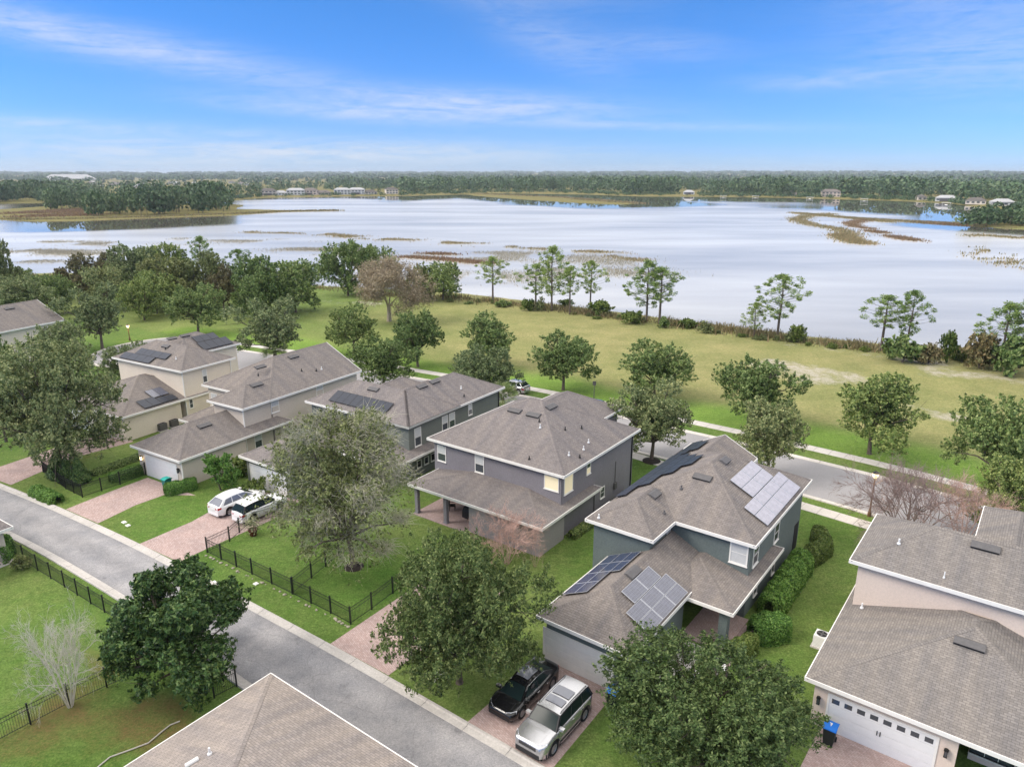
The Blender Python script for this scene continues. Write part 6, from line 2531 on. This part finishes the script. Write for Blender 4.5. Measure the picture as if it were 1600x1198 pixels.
def car(name, label, cat, loc, head, paint, L=4.8, Wd=1.9, H=1.7, wb=2.85, wr=.36, hood=1.0, belt=1.05, deck=1.05, gl=None, roof_hw=.60, belt_hw=.82,
        nose=.72, tail=.85, pillars=None, sunroofs=(), rails=False, rim='alloy', chrome_line=False, side_trim=False, glass='car_glass', grille=True, dark_pillars=False, group=None, arc=0.0, sill_reflection=False, nose_band=False):
    """+x is the front. gl = (rear base x, rear roof x, front roof x, windscreen base x)"""
    r = thing(name, label, cat, loc, head, group)
    P = M[paint]
    hw = Wd / 2
    xr, xf = -wb / 2, wb / 2
    xs = [round(-L / 2 + L * i / 60, 3) for i in range(61)]
    rear_b, rear_r, front_r, front_b = gl

    def zs(x):      # shoulder / bonnet line
        pts = [(-L / 2, tail), (-L / 2 + .10, deck - .05), (rear_b, deck), (0, belt), (front_b, belt - .01), (front_b + .35, hood + .03), (L / 2 - .35, hood - .06), (L / 2 - .08, nose + .08), (L / 2, nose - .06)]
        return float(np.interp(x, *zip(*pts)))

    def hwx(x):     # plan width
        t = abs(x) / (L / 2)
        return hw * (1 - .03 * t ** 2 - .22 * max(0, (t - .80) / .20) ** 2.2)

    def zb(x):
        z = .24 + (.10 * max(0, (abs(x) / (L / 2) - .85) / .15))
        for c in (xr, xf):
            d = abs(x - c)
            if d < wr + .07:
                z = max(z, wr + math.sqrt(max(0, (wr + .07) ** 2 - d * d)))
        return z
    rows = []
    for x in xs:
        w, top, bot = hwx(x), zs(x), zb(x)
        bot = min(bot, top - .1)
        m = bot + (top - bot) * .55
        sec = [(w * .93, bot), (w, bot + .06), (w * 1.0, m), (w * .985, top - .10), (w * .945, top - .03), (w * .86, top), (w * .45, top + .022), (0, top + .03)]
        row = [(x, -y, z) for y, z in sec] + [(x, y, z) for y, z in reversed(sec[:-1])]
        rows.append(row)
    mb = MB()
    mb.grid(rows)
    for rr, flip in ((rows[0], False), (rows[-1], True)):
        q = list(rr)
        mb.face(q[::-1] if flip else q)
    mb.build('body', P, r, smooth=True)
    mb = MB()
    mb.box(-L / 2 + .12, -hw * .80, .20, L / 2 - .14, hw * .80, .62)
    mb.build('underbody', M['trim_black'], r)
    # cabin
    bw, rw = belt_hw * hw / .95, roof_hw * hw / .95
    zb0 = belt - .03
    zr = H - .05

    def side(t, s):      # point on a side: t along 0..1 (rear..front), s up 0..1
        xb = rear_b + (front_b - rear_b) * t
        xt = rear_r + (front_r - rear_r) * t
        y = bw + (rw - bw) * s
        z = zb0 + (zr + .03 * math.sin(math.pi * t) - arc * abs(2 * t - 1) ** 2.2 - zb0) * s
        y *= 1 - .10 * arc * 5 * abs(2 * t - 1) ** 2 * s
        return Vector((xb + (xt - xb) * s, y, z))
    cab = MB()
    n = 8
    for sg in (-1, 1):
        cab.grid([[(p.x, p.y * sg, p.z) for p in (side(i / n, k / 3) for k in range(4))] for i in range(n + 1)])
    cab.grid([[Vector((side(i / n, 1).x, side(i / n, 1).y * f, side(i / n, 1).z + .045 * (1 - f * f))) for f in (-1, -.6, -.2, .2, .6, 1)] for i in range(n + 1)])
    for t in (0, 1):
        cab.grid([[Vector((side(t, s).x, side(t, s).y * f, side(t, s).z + .045 * (1 - f * f) * s)) for f in (-1, -.5, 0, .5, 1)] for s in (0, .5, 1)])
    cab.build('cabin', M['trim_black'] if dark_pillars else P, r, smooth=False)
    if dark_pillars:
        rp = MB()
        rp.grid([[Vector((side(i / n, 1).x, side(i / n, 1).y * f * 1.01, side(i / n, 1).z + .012 + .045 * (1 - f * f))) for f in (-1, -.6, -.2, .2, .6, 1)] for i in range(n + 1)])
        rp.build('roof', P, r, smooth=True)
    # panes stand a few millimetres proud of the cabin
    pl = pillars or [(.07, .30), (.34, .60), (.64, .95)]
    for sg in (-1, 1):
        for a, b in pl:
            mb = MB()
            q = [side(a, .10), side(b, .10), side(b, .86), side(a, .86)]
            off = Vector((0, .012, .004))
            q = [(p + off) for p in q]
            mb.face([(p.x, p.y * sg, p.z) for p in q])
            e = [(p + Vector((0, -.02, 0))) for p in q]
            for k in range(4):
                k2 = (k + 1) % 4
                mb.face([(v.x, v.y * sg, v.z) for v in (q[k], q[k2], e[k2], e[k])])
            mb.build('window', M[glass], r)
        if chrome_line:
            mb = MB()
            for s_ in (.05, .93):
                mb.tube([Vector((p.x, (p.y + .012) * sg, p.z)) for p in (side(t, s_) for t in (.04, .3, .6, .97))], .014, 4)
            mb.build('chrome_strip', M['chrome'], r)
    for t, nm, gm in ((1, 'windscreen', 'car_glass'), (0, 'rear_window', glass if glass != 'car_glass' else 'car_glass')):
        mb = MB()
        nx = .014 if t else -.014
        mb.grid([[Vector((side(t, s).x + nx, side(t, s).y * f * .90, side(t, s).z + .012 + .045 * (1 - f * f) * s)) for f in (-1, -.5, 0, .5, 1)] for s in (.08, .5, .92)])
        mb.build(nm, M[gm], r, smooth=True)
    for a, b in sunroofs:
        mb = MB()
        mb.grid([[Vector((side(t, 1).x, side(t, 1).y * f, side(t, 1).z + .055 + .045 * (1 - f * f))) for f in (-.72, -.3, .3, .72)] for t in (a, (a + b) / 2, b)])
        mb.build('sunroof', M['car_glass_grey'], r)
    if rails:
        for sg in (-1, 1):
            mb = MB()
            mb.tube([Vector((side(t, 1).x, side(t, 1).y * sg * .93, side(t, 1).z + (.09 if 0.05 < t < .95 else .03))) for t in (.04, .08, .5, .92, .96)], .022, 5)
            mb.build('roof_rail', M['trim_black'], r)
    # wheels
    for x in (xr, xf):
        for sg in (-1, 1):
            MX = Matrix.Translation((x, sg * (hw - .13), wr)) @ Matrix.Rotation(rad(-90 * sg), 4, 'X')
            mb = MB()
            mb.lathe([(wr * .62, -.10), (wr * .93, -.11), (wr, -.07), (wr, .07), (wr * .93, .115), (wr * .66, .105), (wr * .64, .04)], 22, M=MX)
            w = mb.build('wheel', M['rubber'], r, smooth=True)
            mb = MB()
            mb.lathe([(.0, .065), (wr * .16, .07), (wr * .17, .04)], 12, M=MX)
            mb.lathe([(wr * .55, .06), (wr * .65, .09), (wr * .66, .03), (wr * .60, .02)], 22, M=MX)
            for k in range(5):
                a = 2 * math.pi * k / 5
                R2 = MX @ Matrix.Rotation(a, 4, 'Z')
                mb.box(wr * .1, -.035, .035, wr * .60, .035, .068, 0, R2)
                mb.box(wr * .1, -.008, .04, wr * .60, .05, .066, 0, R2 @ Matrix.Rotation(.3, 4, 'Z'))
            mb.build('rim', M[rim], w)
            mb = MB()
            mb.lathe([(.0, .012), (wr * .62, .014), (wr * .62, -.02)], 16, M=MX)
            mb.build('brake_disc', M['dark'], w)
    # lamps, mirrors, bumpers, handles, plate
    for sg in (-1, 1):
        xh = L / 2 - .10
        mb = MB()
        y0_, y1_ = hwx(xh) * .55, hwx(xh - .25) * .985
        zt = zs(L / 2 - .1)
        mb.grid([[(L / 2 - .03, y0_ * sg, zt - .13), (L / 2 - .06, y0_ * sg, zt + .035)], [(L / 2 - .12, (y0_ + y1_) / 2 * sg, zt - .11), (L / 2 - .20, (y0_ + y1_) / 2 * sg, zt + .055)], [(L / 2 - .36, y1_ * sg, zt - .05), (L / 2 - .46, y1_ * sg * .97, zt + .075)]])
        mb.build('headlight', M['head'], r)
        mb = MB()
        yb = hwx(-L / 2 + .12)
        zt = tail
        mb.grid([[(-L / 2 - .012, yb * .52 * sg, zt - .22), (-L / 2 - .006, yb * .52 * sg, zt - .02)], [(-L / 2 + .0, yb * .92 * sg, zt - .20), (-L / 2 + .03, yb * .92 * sg, zt + .0)], [(-L / 2 + .24, hwx(-L / 2 + .3) * 1.012 * sg, zt - .12), (-L / 2 + .28, hwx(-L / 2 + .3) * 1.005 * sg, zt + .02)]])
        mb.build('tail_light', M['tail'], r)
        mb = MB()
        mx_ = front_b - .32
        mb.box(mx_ - .09, hw * .90 * sg if sg > 0 else -hw - .18, belt - .02, mx_ + .10, hw + .18 if sg > 0 else -hw * .90, belt + .13)
        mb.build('mirror', P, r)
        for xd in (rear_b + (front_b - rear_b) * .34, rear_b + (front_b - rear_b) * .60):
            mb = MB()
            mb.box(xd - .12, sg * hw * .985 - .01, belt - .16, xd + .12, sg * hw * .985 + .03, belt - .125)
            mb.build('door_handle', M['chrome'] if chrome_line or side_trim else P, r)
        if side_trim:
            mb = MB()
            mb.box(xr + wr + .12, min(sg * hw * .97, sg * (hw * 1.0 + .012)), .34, xf - wr - .12, max(sg * hw * .97, sg * (hw * 1.0 + .012)), .40)
            mb.build('sill_trim', M['chrome'], r)
        # dark door gaps
        mb = MB()
        for xd in (rear_b + (front_b - rear_b) * .33, rear_b + (front_b - rear_b) * .62, rear_b + (front_b - rear_b) * .97):
            mb.box(xd - .006, sg * hw * .98 - .012, .40, xd + .006, sg * hw * .98 + .022, belt - .10)
        mb.build('door_gap', M['dark'], r, kind='stuff')
    for sg in (1, -1):
        mb = MB()
        xe = L / 2 if sg > 0 else -L / 2
        wv = hwx(xe - .1 * sg) * .86
        zc = .40 if sg > 0 else .36
        mb.box(min(xe - .08 * sg, xe + .02 * sg), -wv, zc - .13, max(xe - .08 * sg, xe + .02 * sg), wv, zc + (.14 if sg > 0 and grille else .04))
        mb.build('lower_grille' if sg > 0 else 'rear_bumper', M['trim_black'] if (sg > 0 or side_trim) else P, r)
    mb = MB()
    mb.box(-L / 2 - .03, -.26, tail - .32, -L / 2 - .005, .26, tail - .19)
    mb.build('number_plate', M['plate'], r)
    if sill_reflection:
        for sg in (-1, 1):
            mb = MB()
            for x0_, x1_ in ((-L / 2 + .25, xr - wr - .08), (xr + wr + .08, xf - wr - .08), (xf + wr + .08, L / 2 - .30)):
                if x1_ - x0_ > .05:
                    ya, yb_ = hwx(x0_) + .008, hwx(x1_) + .008
                    mb.face([(x0_, ya * sg, .25), (x1_, yb_ * sg, .25), (x1_, yb_ * sg, .52), (x0_, ya * sg, .52)])
            mb.build('sill_reflection', M['trim_black'], r)  # dark strip stands for the ground reflected in the side paint
            for c in (xr, xf):
                mb = MB()
                arc_ = [(math.cos(a), math.sin(a)) for a in np.linspace(-.15, math.pi + .15, 15)]
                mb.grid([[(c + ca_ * (wr + .07), hwx(c) * sg * 1.004, wr + sa_ * (wr + .07)), (c + ca_ * (wr + .14), hwx(c) * sg * 1.008, wr + sa_ * (wr + .14))] for ca_, sa_ in arc_])
                mb.build('wheel_arch', M['trim_black'], r)
    if nose_band:
        mb = MB()
        mb.grid([[(L / 2 - .05 - .10 * f * f + .03, hw * .84 * f, z) for f in (-1, -.6, -.2, .2, .6, 1)] for z in (nose - .12, nose + .02)])
        mb.build('nose_band', M['trim_black'], r)
        mb = MB()
        mb.grid([[(L / 2 - .05 - .10 * f * f + .034, hw * .82 * f, z) for f in (-1, -.6, -.2, .2, .6, 1)] for z in (nose + .025, nose + .045)])
        mb.build('chrome_strip', M['chrome'], r)
    for sg in (-1, 1):
        mb = MB()
        mb.grid([[(x, sg * hwx(x) * .60, zs(x) + .030) for x in (front_b + .15, front_b + .5, L / 2 - .35)], [(x, sg * hwx(x) * .62, zs(x) + .020) for x in (front_b + .15, front_b + .5, L / 2 - .35)]])
        mb.build('bonnet_crease', M['trim_black'] if paint == 'paint_black' else P, r)
    if grille:
        mb = MB()
        for q in range(3):
            mb.box(L / 2 - .03, -hw * .52, nose - .20 + .07 * q, L / 2 + .012, hw * .52, nose - .16 + .07 * q)
        mb.build('grille', M['trim_black'], r, kind='stuff')
    return r


def parked(H, x, y, facing):
    """facing +1 = away from the lane (towards the house)"""
    w = H.world((x, y, 0.012))
    return w, H.yaw + rad(90 if facing > 0 else -90)


w, a = parked(H6, 5.55, -11.95, -1)
car('suv', 'silver three row suv with two roof windows on the brick drive', 'car', w, a, 'paint_silver', L=4.95, Wd=1.97, H=1.76, wb=2.95, wr=.39, hood=1.10, belt=1.14, deck=1.14, tail=1.05, nose=.92,
    gl=(-2.36, -2.12, .62, 1.22), roof_hw=.70, belt_hw=.86, sunroofs=((.36, .60), (.66, .84)), rails=True, rim='alloy', side_trim=True, sill_reflection=True, nose_band=True, arc=.03, dark_pillars=True, pillars=[(.05, .27), (.30, .60), (.63, .94)])
w, a = parked(H6, 2.85, -10.9, -1)
car('sedan', 'glossy black sedan with chrome window lines beside the silver suv', 'car', w, a, 'paint_black', L=4.72, Wd=1.87, H=1.45, wb=2.88, wr=.345, hood=.80, belt=.90, deck=1.02, tail=.92, nose=.62,
    gl=(-2.12, -1.05, .55, 1.42), roof_hw=.58, belt_hw=.82, arc=.13, sunroofs=((.22, .82),), rim='alloy', chrome_line=True, pillars=[(.22, .52), (.55, .90)], grille=False)
hd = H4.yaw + rad(90)
car('crossover', 'white crossover with red tail lamps on the brick drive, farther from the fence', 'car', (-24.05, 56.75, .012), hd, 'paint_white', L=4.8, Wd=1.9, H=1.61, wb=2.78, wr=.37, hood=.98, belt=1.05, deck=1.06, tail=1.0, nose=.8,
    gl=(-2.28, -1.62, .35, 1.35), arc=.07, roof_hw=.62, belt_hw=.85, pillars=[(.10, .34), (.37, .62), (.65, .95)], glass='car_glass_grey')
car('crossover', 'white compact suv with black pillars next to the yard fence', 'car', (-21.60, 55.45, .012), hd, 'paint_white', L=4.6, Wd=1.87, H=1.66, wb=2.7, wr=.36, hood=1.0, belt=1.08, deck=1.10, tail=.98, nose=.82,
    gl=(-2.22, -1.85, .35, 1.25), arc=.05, roof_hw=.64, belt_hw=.86, pillars=[(.06, .28), (.31, .60), (.63, .95)], glass='car_glass', dark_pillars=True)
# cars seen between the roofs on the front street
p = at(803, 611)
car('hatchback', 'pale car parked on the front street beside the fan palm', 'car', (p.x, p.y, .03), rad(-37 + 180), 'paint_silver', L=4.4, H=1.55, gl=(-2.0, -1.5, .4, 1.2))
p = at(934, 646)
car('hatchback', 'dark car parked on the front street behind the lilac house', 'car', (p.x, p.y, .03), rad(-40), 'paint_dark', L=4.5, H=1.6, gl=(-2.0, -1.5, .4, 1.2))


# ================================================================ FENCES
def fence(label, pts, h=1.25, step=1.9, rail_z=(.12, .95, 1.18), pick=.115, name='picket_fence', group='black metal fences'):
    """black metal fence: posts, rails and thin pickets bay by bay"""
    pts = [Vector((p[0], p[1], 0)) for p in pts]
    o = pts[0].copy()
    r = thing(name, label, 'fence', o, 0, group)
    pm = MB()
    pm.box(-.038, -.038, -.1, .038, .038, h + .06)
    pm.box(-.05, -.05, h + .06, .05, .05, h + .09)
    pme = pm.mesh('post', M['black'])
    first = True
    for a, b in zip(pts[:-1], pts[1:]):
        L = (b - a).length
        n = max(1, round(L / step))
        for i in range(n + 1):
            if i == 0 and not first:
                continue
            q = link('post', pme, r)
            q.location = a.lerp(b, i / n) - o
            q.rotation_euler = (0, 0, math.atan2((b - a).y, (b - a).x))
        first = False
        d = (b - a).normalized()
        ang = math.atan2(d.y, d.x)
        for i in range(n):
            p0, p1 = a.lerp(b, i / n) - o, a.lerp(b, (i + 1) / n) - o
            l = (p1 - p0).length
            MX = Matrix.Translation(p0) @ Matrix.Rotation(ang, 4, 'Z')
            for z in rail_z:
                mb = MB()
                mb.box(.038, -.014, z - .013, l - .038, .012, z + .013, 0, MX)
                mb.build('rail', M['black'], r)
            mb = MB()
            k = max(2, int(l / pick))
            for j in range(1, k):
                u = l * j / k
                mb.box(u - .0065, -.0065, .05, u + .0065, .0065, h, 0, MX)
            mb.build('pickets', M['black'], r, kind='stuff')
    return r


fence('black picket fence round the yard of the willowy tree', hw((436, 806), (389, 819), (359, 846), (324, 863), (346, 874), (394, 897), (457, 928), (517, 958), (548, 975), (581, 952), (614, 927), (680, 880)))
fence('black picket fence dividing the yard of the willowy tree', hw((458, 927), (487, 903), (530, 868)))
fence('black picket fence along the lane at lower left', hw((17, 862), (59, 891), (101, 917), (142, 943), (186, 970), (240, 1003), (300, 1040), (350, 1072)))
fence('black picket fence crossing the lawn behind the white bare shrub', hw((-30, 1172), (48, 1131), (108, 1100), (167, 1073), (216, 1052), (262, 1030)))
fence('short black picket fence beside the lane under the glossy dark tree', hw((335, 1090), (370, 1072)))
M['mesh_black'] = M['black']
fence('black fence round the conical shrubs beside the cream house drive', hw((116, 714), (68, 738), (103, 764), (129, 777), (188, 757), (228, 742)), pick=.06)
fence('black fence along the left wall of the greige garage', hw((112, 716), (168, 696), (250, 668)), pick=.07)


# ================================================================ SMALL THINGS
def street_lamp(label, p, H, lit):
    r = thing('street_lamp', label, 'street lamp', p)
    mb = MB()
    mb.lathe([(.16, 0), (.16, .25), (.10, .6), (.075, .7), (.06, H - .7)], 10)
    mb.build('pole', noisy('bronze_pole', (.16, .09, .05), .1, 4, .5), r)
    mb = MB()
    mb.lathe([(.05, H - .7), (.16, H - .62), (.18, H - .58), (.05, H - .55)], 10)
    mb.lathe([(.30, H - .12), (.22, H - .04), (.06, H + .06), (.0, H + .12)], 10)
    mb.build('lamp_cap', M['black'], r)
    mb = MB()
    mb.lathe([(.12, H - .57), (.22, H - .38), (.27, H - .14), (.2, H - .12)], 12)
    mb.build('lamp_globe', M['lamp_globe'], r, smooth=True)
    if lit:
        d = bpy.data.lights.new('lamp_glow', 'POINT')
        d.energy, d.color, d.shadow_soft_size = 60, (1, .72, .35), .25
        l = bpy.data.objects.new('lamp_glow', d)
        COL.objects.link(l)
        l.parent = r
        l.location = (0, 0, H - .95)


M['lamp_globe'] = emis('lamp_globe_glass', (1.0, .74, .38), 1.6, (.8, .65, .4))
p = at(1358, 806)
street_lamp('lit street lamp on a bronze pole behind the peach house', p, height_at(p, 737), True)
p = at(203, 532)
street_lamp('lit street lamp by the cul-de-sac at left', p, height_at(p, 507), True)
p = at(1228, 806)
mb = MB()
mb.lathe([(.05, 0), (.045, 2.2), (.0, 2.25)], 6)


def wheelie_bin(label, p, ang, lid, body, marks=False):
    r = thing('wheelie_bin', label, 'bin', p, ang)
    mb = MB()
    mb.grid([[(x * s, y * s + o, z) for x, y in ((-.29, -.33), (.29, -.33), (.29, .33), (-.29, .33))] for s, o, z in ((.78, 0, .06), (.80, 0, .1), (1, 0, .98), (1.06, 0, .98), (1.06, 0, 1.04))], closed=True)
    mb.face([(-.22, -.26, .06), (-.22, .26, .06), (.22, .26, .06), (.22, -.26, .06)])
    b = mb.build('body', body, r)
    mb = MB()
    mb.grid([[(-.34, y, z) for y, z in ((-.40, 1.035), (-.38, 1.08), (-.1, 1.15), (.25, 1.13), (.38, 1.07), (.38, 1.03))], [(-.31, y, z) for y, z in ((-.40, 1.05), (-.37, 1.10), (-.1, 1.17), (.25, 1.15), (.36, 1.09), (.38, 1.03))],
             [(.31, y, z) for y, z in ((-.40, 1.05), (-.37, 1.10), (-.1, 1.17), (.25, 1.15), (.36, 1.09), (.38, 1.03))], [(.34, y, z) for y, z in ((-.40, 1.035), (-.38, 1.08), (-.1, 1.15), (.25, 1.13), (.38, 1.07), (.38, 1.03))]])
    l = mb.build('lid', lid, r)
    if marks:
        mb = MB()
        for x0, y0, x1, y1 in ((-.03, -.05, .05, .10), (.0, -.16, .03, -.05), (-.08, .04, -.03, .10)):
            mb.face([(x0, y0, 1.174), (x1, y0, 1.174), (x1, y1, 1.172), (x0, y1, 1.172)])
        mb.build('lid_mark', M['white'], l)
    mb = MB()
    mb.tube([(-.27, .42, .98), (.27, .42, .98)], .022, 6)
    for x in (-.24, .24):
        mb.tube([(x, .33, .97), (x, .42, .98)], .02, 5)
    mb.build('handle', M['trim_black'], r)
    for x in (-.27, .27):
        mb = MB()
        mb.lathe([(.0, -.03), (.13, -.03), (.14, 0), (.13, .03), (0, .03)], 12, M=Matrix.Translation((x, .30, .14)) @ Matrix.Rotation(rad(90), 4, 'Y'))
        mb.build('wheel', M['rubber'], r)
    return r


blue = noisy('blue_lid', (.015, .17, .62), .05, 3, .45)
dkgreen = noisy('dark_bin_body', (.022, .028, .022), .1, 4, .6)
teal = noisy('teal_lid', (.03, .35, .30), .05, 3, .5)
wheelie_bin('blue lidded bin with white marks beside the white garage door', H7.world((1.65, -8.35, 0)), H7.yaw, blue, dkgreen, True)
wheelie_bin('blue lidded bin by the garage corner of the dark teal house', H6.world((7.15, -8.6, 0)), H6.yaw, blue, dkgreen)
wheelie_bin('teal lidded bin behind the clipped box hedge', at(262, 764), rad(-31), teal, noisy('teal_bin_body', (.02, .16, .14), .05, 3, .5))


def ac_unit(label, p, ang, mat='pipe_w', s=.8):
    r = thing('air_conditioner', label, 'ac unit', p, ang, 'air conditioners outside')
    mb = MB()
    mb.box(-s / 2 - .1, -s / 2 - .1, 0, s / 2 + .1, s / 2 + .1, .08)
    mb.build('pad', M['concrete'], r)
    mb = MB()
    mb.box(-s / 2, -s / 2, .08, s / 2, s / 2, .85)
    b = mb.build('cabinet', M[mat], r)
    for k in range(7):
        mb = MB()
        z = .16 + k * .095
        mb.box(-s / 2 - .015, -s / 2 - .015, z, s / 2 + .015, s / 2 + .015, z + .02)
        mb.build('louvre', M['vent'] if mat != 'pipe_w' else M['soffit'], b)
    mb = MB()
    mb.lathe([(.0, .86), (.30, .865), (.31, .85)], 16)
    mb.build('fan_opening', M['dark'], b)
    mb = MB()
    for k in range(4):
        mb.box(.02, -.05, .868, .29, .05, .876, 0, Matrix.Rotation(k * math.pi / 2, 4, 'Z'))
    mb.lathe([(.31, .87), (.33, .88), (.33, .86)], 16)
    mb.build('fan', M['vent'], b)


ac_unit('white ac unit beside the left wall of the peach house', H7.world((-.85, -.4, 0)), H7.yaw)
for i, (x, y) in enumerate(((253, 672), (271, 666))):
    ac_unit('dark ac unit at the cream garage wall, ' + ('left of two' if i == 0 else 'right of two'), at(x, y), rad(-30), 'vent', .9)

# white utility covers in the lawns
for (x, y, w, d, note) in [(194, 816, .45, .3, 'left of the pair between two brick drives'), (200, 821, .4, .3, 'right of the pair between two brick drives'), (677, 1060, .5, .32, 'smaller one of the pair under the leafy oak'),
                           (689, 1052, .6, .4, 'bigger one of the pair under the leafy oak'), (400, 912, .35, .3, 'alone on the grass strip beside the yard fence'), (335, 910, .4, .3, 'on the kerb side grass near the brick drive')]:
    mb = MB()
    mb.box(-w / 2, -d / 2, -.05, w / 2, d / 2, .05)
    mb.box(-w / 2 + .04, -d / 2 + .04, .05, w / 2 - .04, d / 2 - .04, .07)
    o = mb.build('utility_cover', M['white'], label='white utility cover, ' + note, category='utility cover', group='utility covers in the grass')
    o.location = at(x, y)
    o.rotation_euler = (0, 0, rad(-36))

# potted plant in the fenced yard
p = at(396, 836)
r = thing('potted_plant', 'dark red pot with a pale leafy plant inside the yard fence', 'plant pot', p)
mb = MB()
mb.lathe([(.0, .02), (.26, .02), (.36, .5), (.40, .5), (.40, .56), (.33, .56), (.31, .46), (0, .46)], 14)
mb.build('pot', noisy('dark_red_glaze', (.10, .025, .018), .15, 5, .4), r, smooth=False)
rng = np.random.RandomState(4)
C = rng.normal(size=(420, 3)) * np.array([.42, .42, .42]) + np.array([0, 0, 1.05])
link('leaves', leaves_mesh('pot_leaves', C, C - np.array([0, 0, .5]), .10, .35, rng, leaf_mat('pale_leaves', [(.16, .19, .09), (.30, .31, .17), (.45, .44, .28)], .2, 0)), r)
mb = MB()
for k in range(9):
    q = C[k * 40]
    mb.tube([(0, 0, .46), (q[0] * .5, q[1] * .5, .8), tuple(q)], .012, 4)
mb.build('stems', M['bark'], r, kind='stuff')

# pale edging strip snaking along the bed in the lower left yard
mb = MB()
pl = [at(x, y, .05) for x, y in ((150, 1200), (172, 1182), (200, 1172), (232, 1160), (252, 1143), (266, 1132), (281, 1126))]
mb.tube(pl, .035, 6)
mb.build('lawn_edging', M['concrete'], label='pale edging strip curving along the bed beside the tan roof', category='edging')
# blue toy half hidden under the dark tree
p = at(308, 1061)
r = thing('garden_sack', 'blue crumpled sack lying under the glossy dark tree', 'sack', p)
mb = MB()
rng = np.random.RandomState(8)
mb.grid([[(math.cos(a) * rr * rng.uniform(.8, 1.15), math.sin(a) * rr * .7 * rng.uniform(.8, 1.15), z * rng.uniform(.8, 1.2)) for a in np.linspace(0, 6.28, 12)[:-1]] for rr, z in ((.42, .0), (.45, .12), (.34, .28), (.12, .36))], closed=True)
mb.build('sack', blue, r)

# under the lilac porch: covered grill and furniture
def porch_set(label, q, H):
    r = thing('covered_grill', label, 'grill', H.world(q), H.yaw)
    mb = MB()
    mb.grid([[(x * s, y * s, z) for x, y in ((-.75, -.35), (-.4, -.4), (.4, -.4), (.75, -.35), (.75, .35), (-.75, .35))] for s, z in ((1, .06), (.98, .7), (.8, 1.05), (.45, 1.22))], closed=True)
    mb.face([(-.3, -.15, 1.22), (.3, -.15, 1.22), (.3, .15, 1.22), (-.3, .15, 1.22)])
    mb.build('cover', M['trim_black'], r)


porch_set('black covered grill under the lilac porch roof', (5.9, -1.2, 0), H5)


def chair(label, q, H, turn, mat, grp=None):
    r = thing('patio_chair', label, 'chair', H.world(q), H.yaw + turn, grp)
    for nm, bx in (('seat', (-.26, -.26, .40, .26, .26, .46)), ('backrest', (-.26, .22, .46, .26, .28, .92))):
        mb = MB()
        mb.box(*bx)
        mb.build(nm, M[mat], r)
    for x in (-.23, .23):
        for y in (-.23, .23):
            mb = MB()
            mb.box(x - .025, y - .025, 0, x + .025, y + .025, .40)
            mb.build('leg', M[mat], r)
        mb = MB()
        mb.box(x - .03, -.24, .60, x + .03, .24, .64)
        mb.build('armrest', M[mat], r)


chair('black patio chair under the lilac porch, left', (3.6, -1.0, .06), H5, 2.2, 'trim_black', 'patio chairs')
chair('black folding chair on the walk by the teal garage wall', (8.35, -2.1, .05), H6, 1.2, 'trim_black', 'patio chairs')
chair('white patio chair beside the teal porch column', (10.9, -2.6, .05), H6, .6, 'pipe_w', 'patio chairs')
chair('white patio chair half hidden by the bottom right oak', (10.1, -4.6, .05), H6, -.4, 'pipe_w', 'patio chairs')
slab('garden_walk', [tuple(H6.world(q)[:2]) for q in ((8.0, -7.0, 0), (9.3, -7.0, 0), (9.3, -.8, 0), (8.0, -.8, 0))], .012, M['concrete'])
slab('garden_walk', [tuple(H6.world(q)[:2]) for q in ((10.4, -2.4, 0), (11.1, -2.4, 0), (11.1, 3.0, 0), (10.4, 3.0, 0))], .012, M['patio'])
# mailbox-like posts on the front street
for i, (x, y) in enumerate(((1228, 806), (928, 622))):
    p = at(x, y)
    r = thing('sign_post', 'thin grey sign post on the front street, ' + ('before the bare crape myrtle' if i == 0 else 'behind the lilac house'), 'sign post', p)
    mb = MB()
    mb.lathe([(.045, -.1), (.04, 2.3), (0, 2.32)], 6)
    mb.build('post', M['vent'], r)
    mb = MB()
    mb.box(-.22, -.02, 1.75, .22, .02, 2.3)
    mb.build('plate', M['vent'], r)
# large leaves and windfall stones near the fence foot
rs = random.Random(3)
stone = MB()
stone.lathe([(.0, .0), (.09, .01), (.10, .05), (.05, .09), (0, .10)], 7)
sme = stone.mesh('edging_stone', noisy('pale_stone', (.34, .31, .24), .15, 8, .9))
root = None
for i in range(46):
    t = min(1, max(0, i / 45 + rs.uniform(-.02, .02)))
    xs_, ys_ = np.interp(t, np.linspace(0, 1, 6), [322, 346, 394, 457, 517, 546]), np.interp(t, np.linspace(0, 1, 6), [868, 880, 903, 934, 964, 981])
    p = at(xs_, ys_)
    if root is None:
        root = thing('edging_row', 'row of pale edging stones at the foot of the yard fence', 'edging', p)
        o0 = Vector(p)
    q = link('stone', sme, root)
    q.location = Vector(p) - o0 + Vector((rs.uniform(-.05, .05), rs.uniform(-.05, .05), 0))
    q.rotation_euler = (0, 0, rs.uniform(0, 6))
    s_ = rs.uniform(.3, 1.2)
    q.scale = (s_ * 1.3, s_, s_)
# ================================================================ AIR
m = bpy.data.materials.new('haze_air')
m.use_nodes = True
nt = m.node_tree
nt.nodes.clear()
pv = nt.nodes.new('ShaderNodeVolumePrincipled')
pv.inputs['Color'].default_value = (0.80, 0.87, 0.95, 1)
pv.inputs['Density'].default_value = 0.000085
pv.inputs['Anisotropy'].default_value = 0.2
out = nt.nodes.new('ShaderNodeOutputMaterial')
nt.links.new(pv.outputs[0], out.inputs['Volume'])
mb = MB()
mb.box(-24000, -600, -5, 24000, 23500, 90)
mb.build('haze', m, kind='stuff')
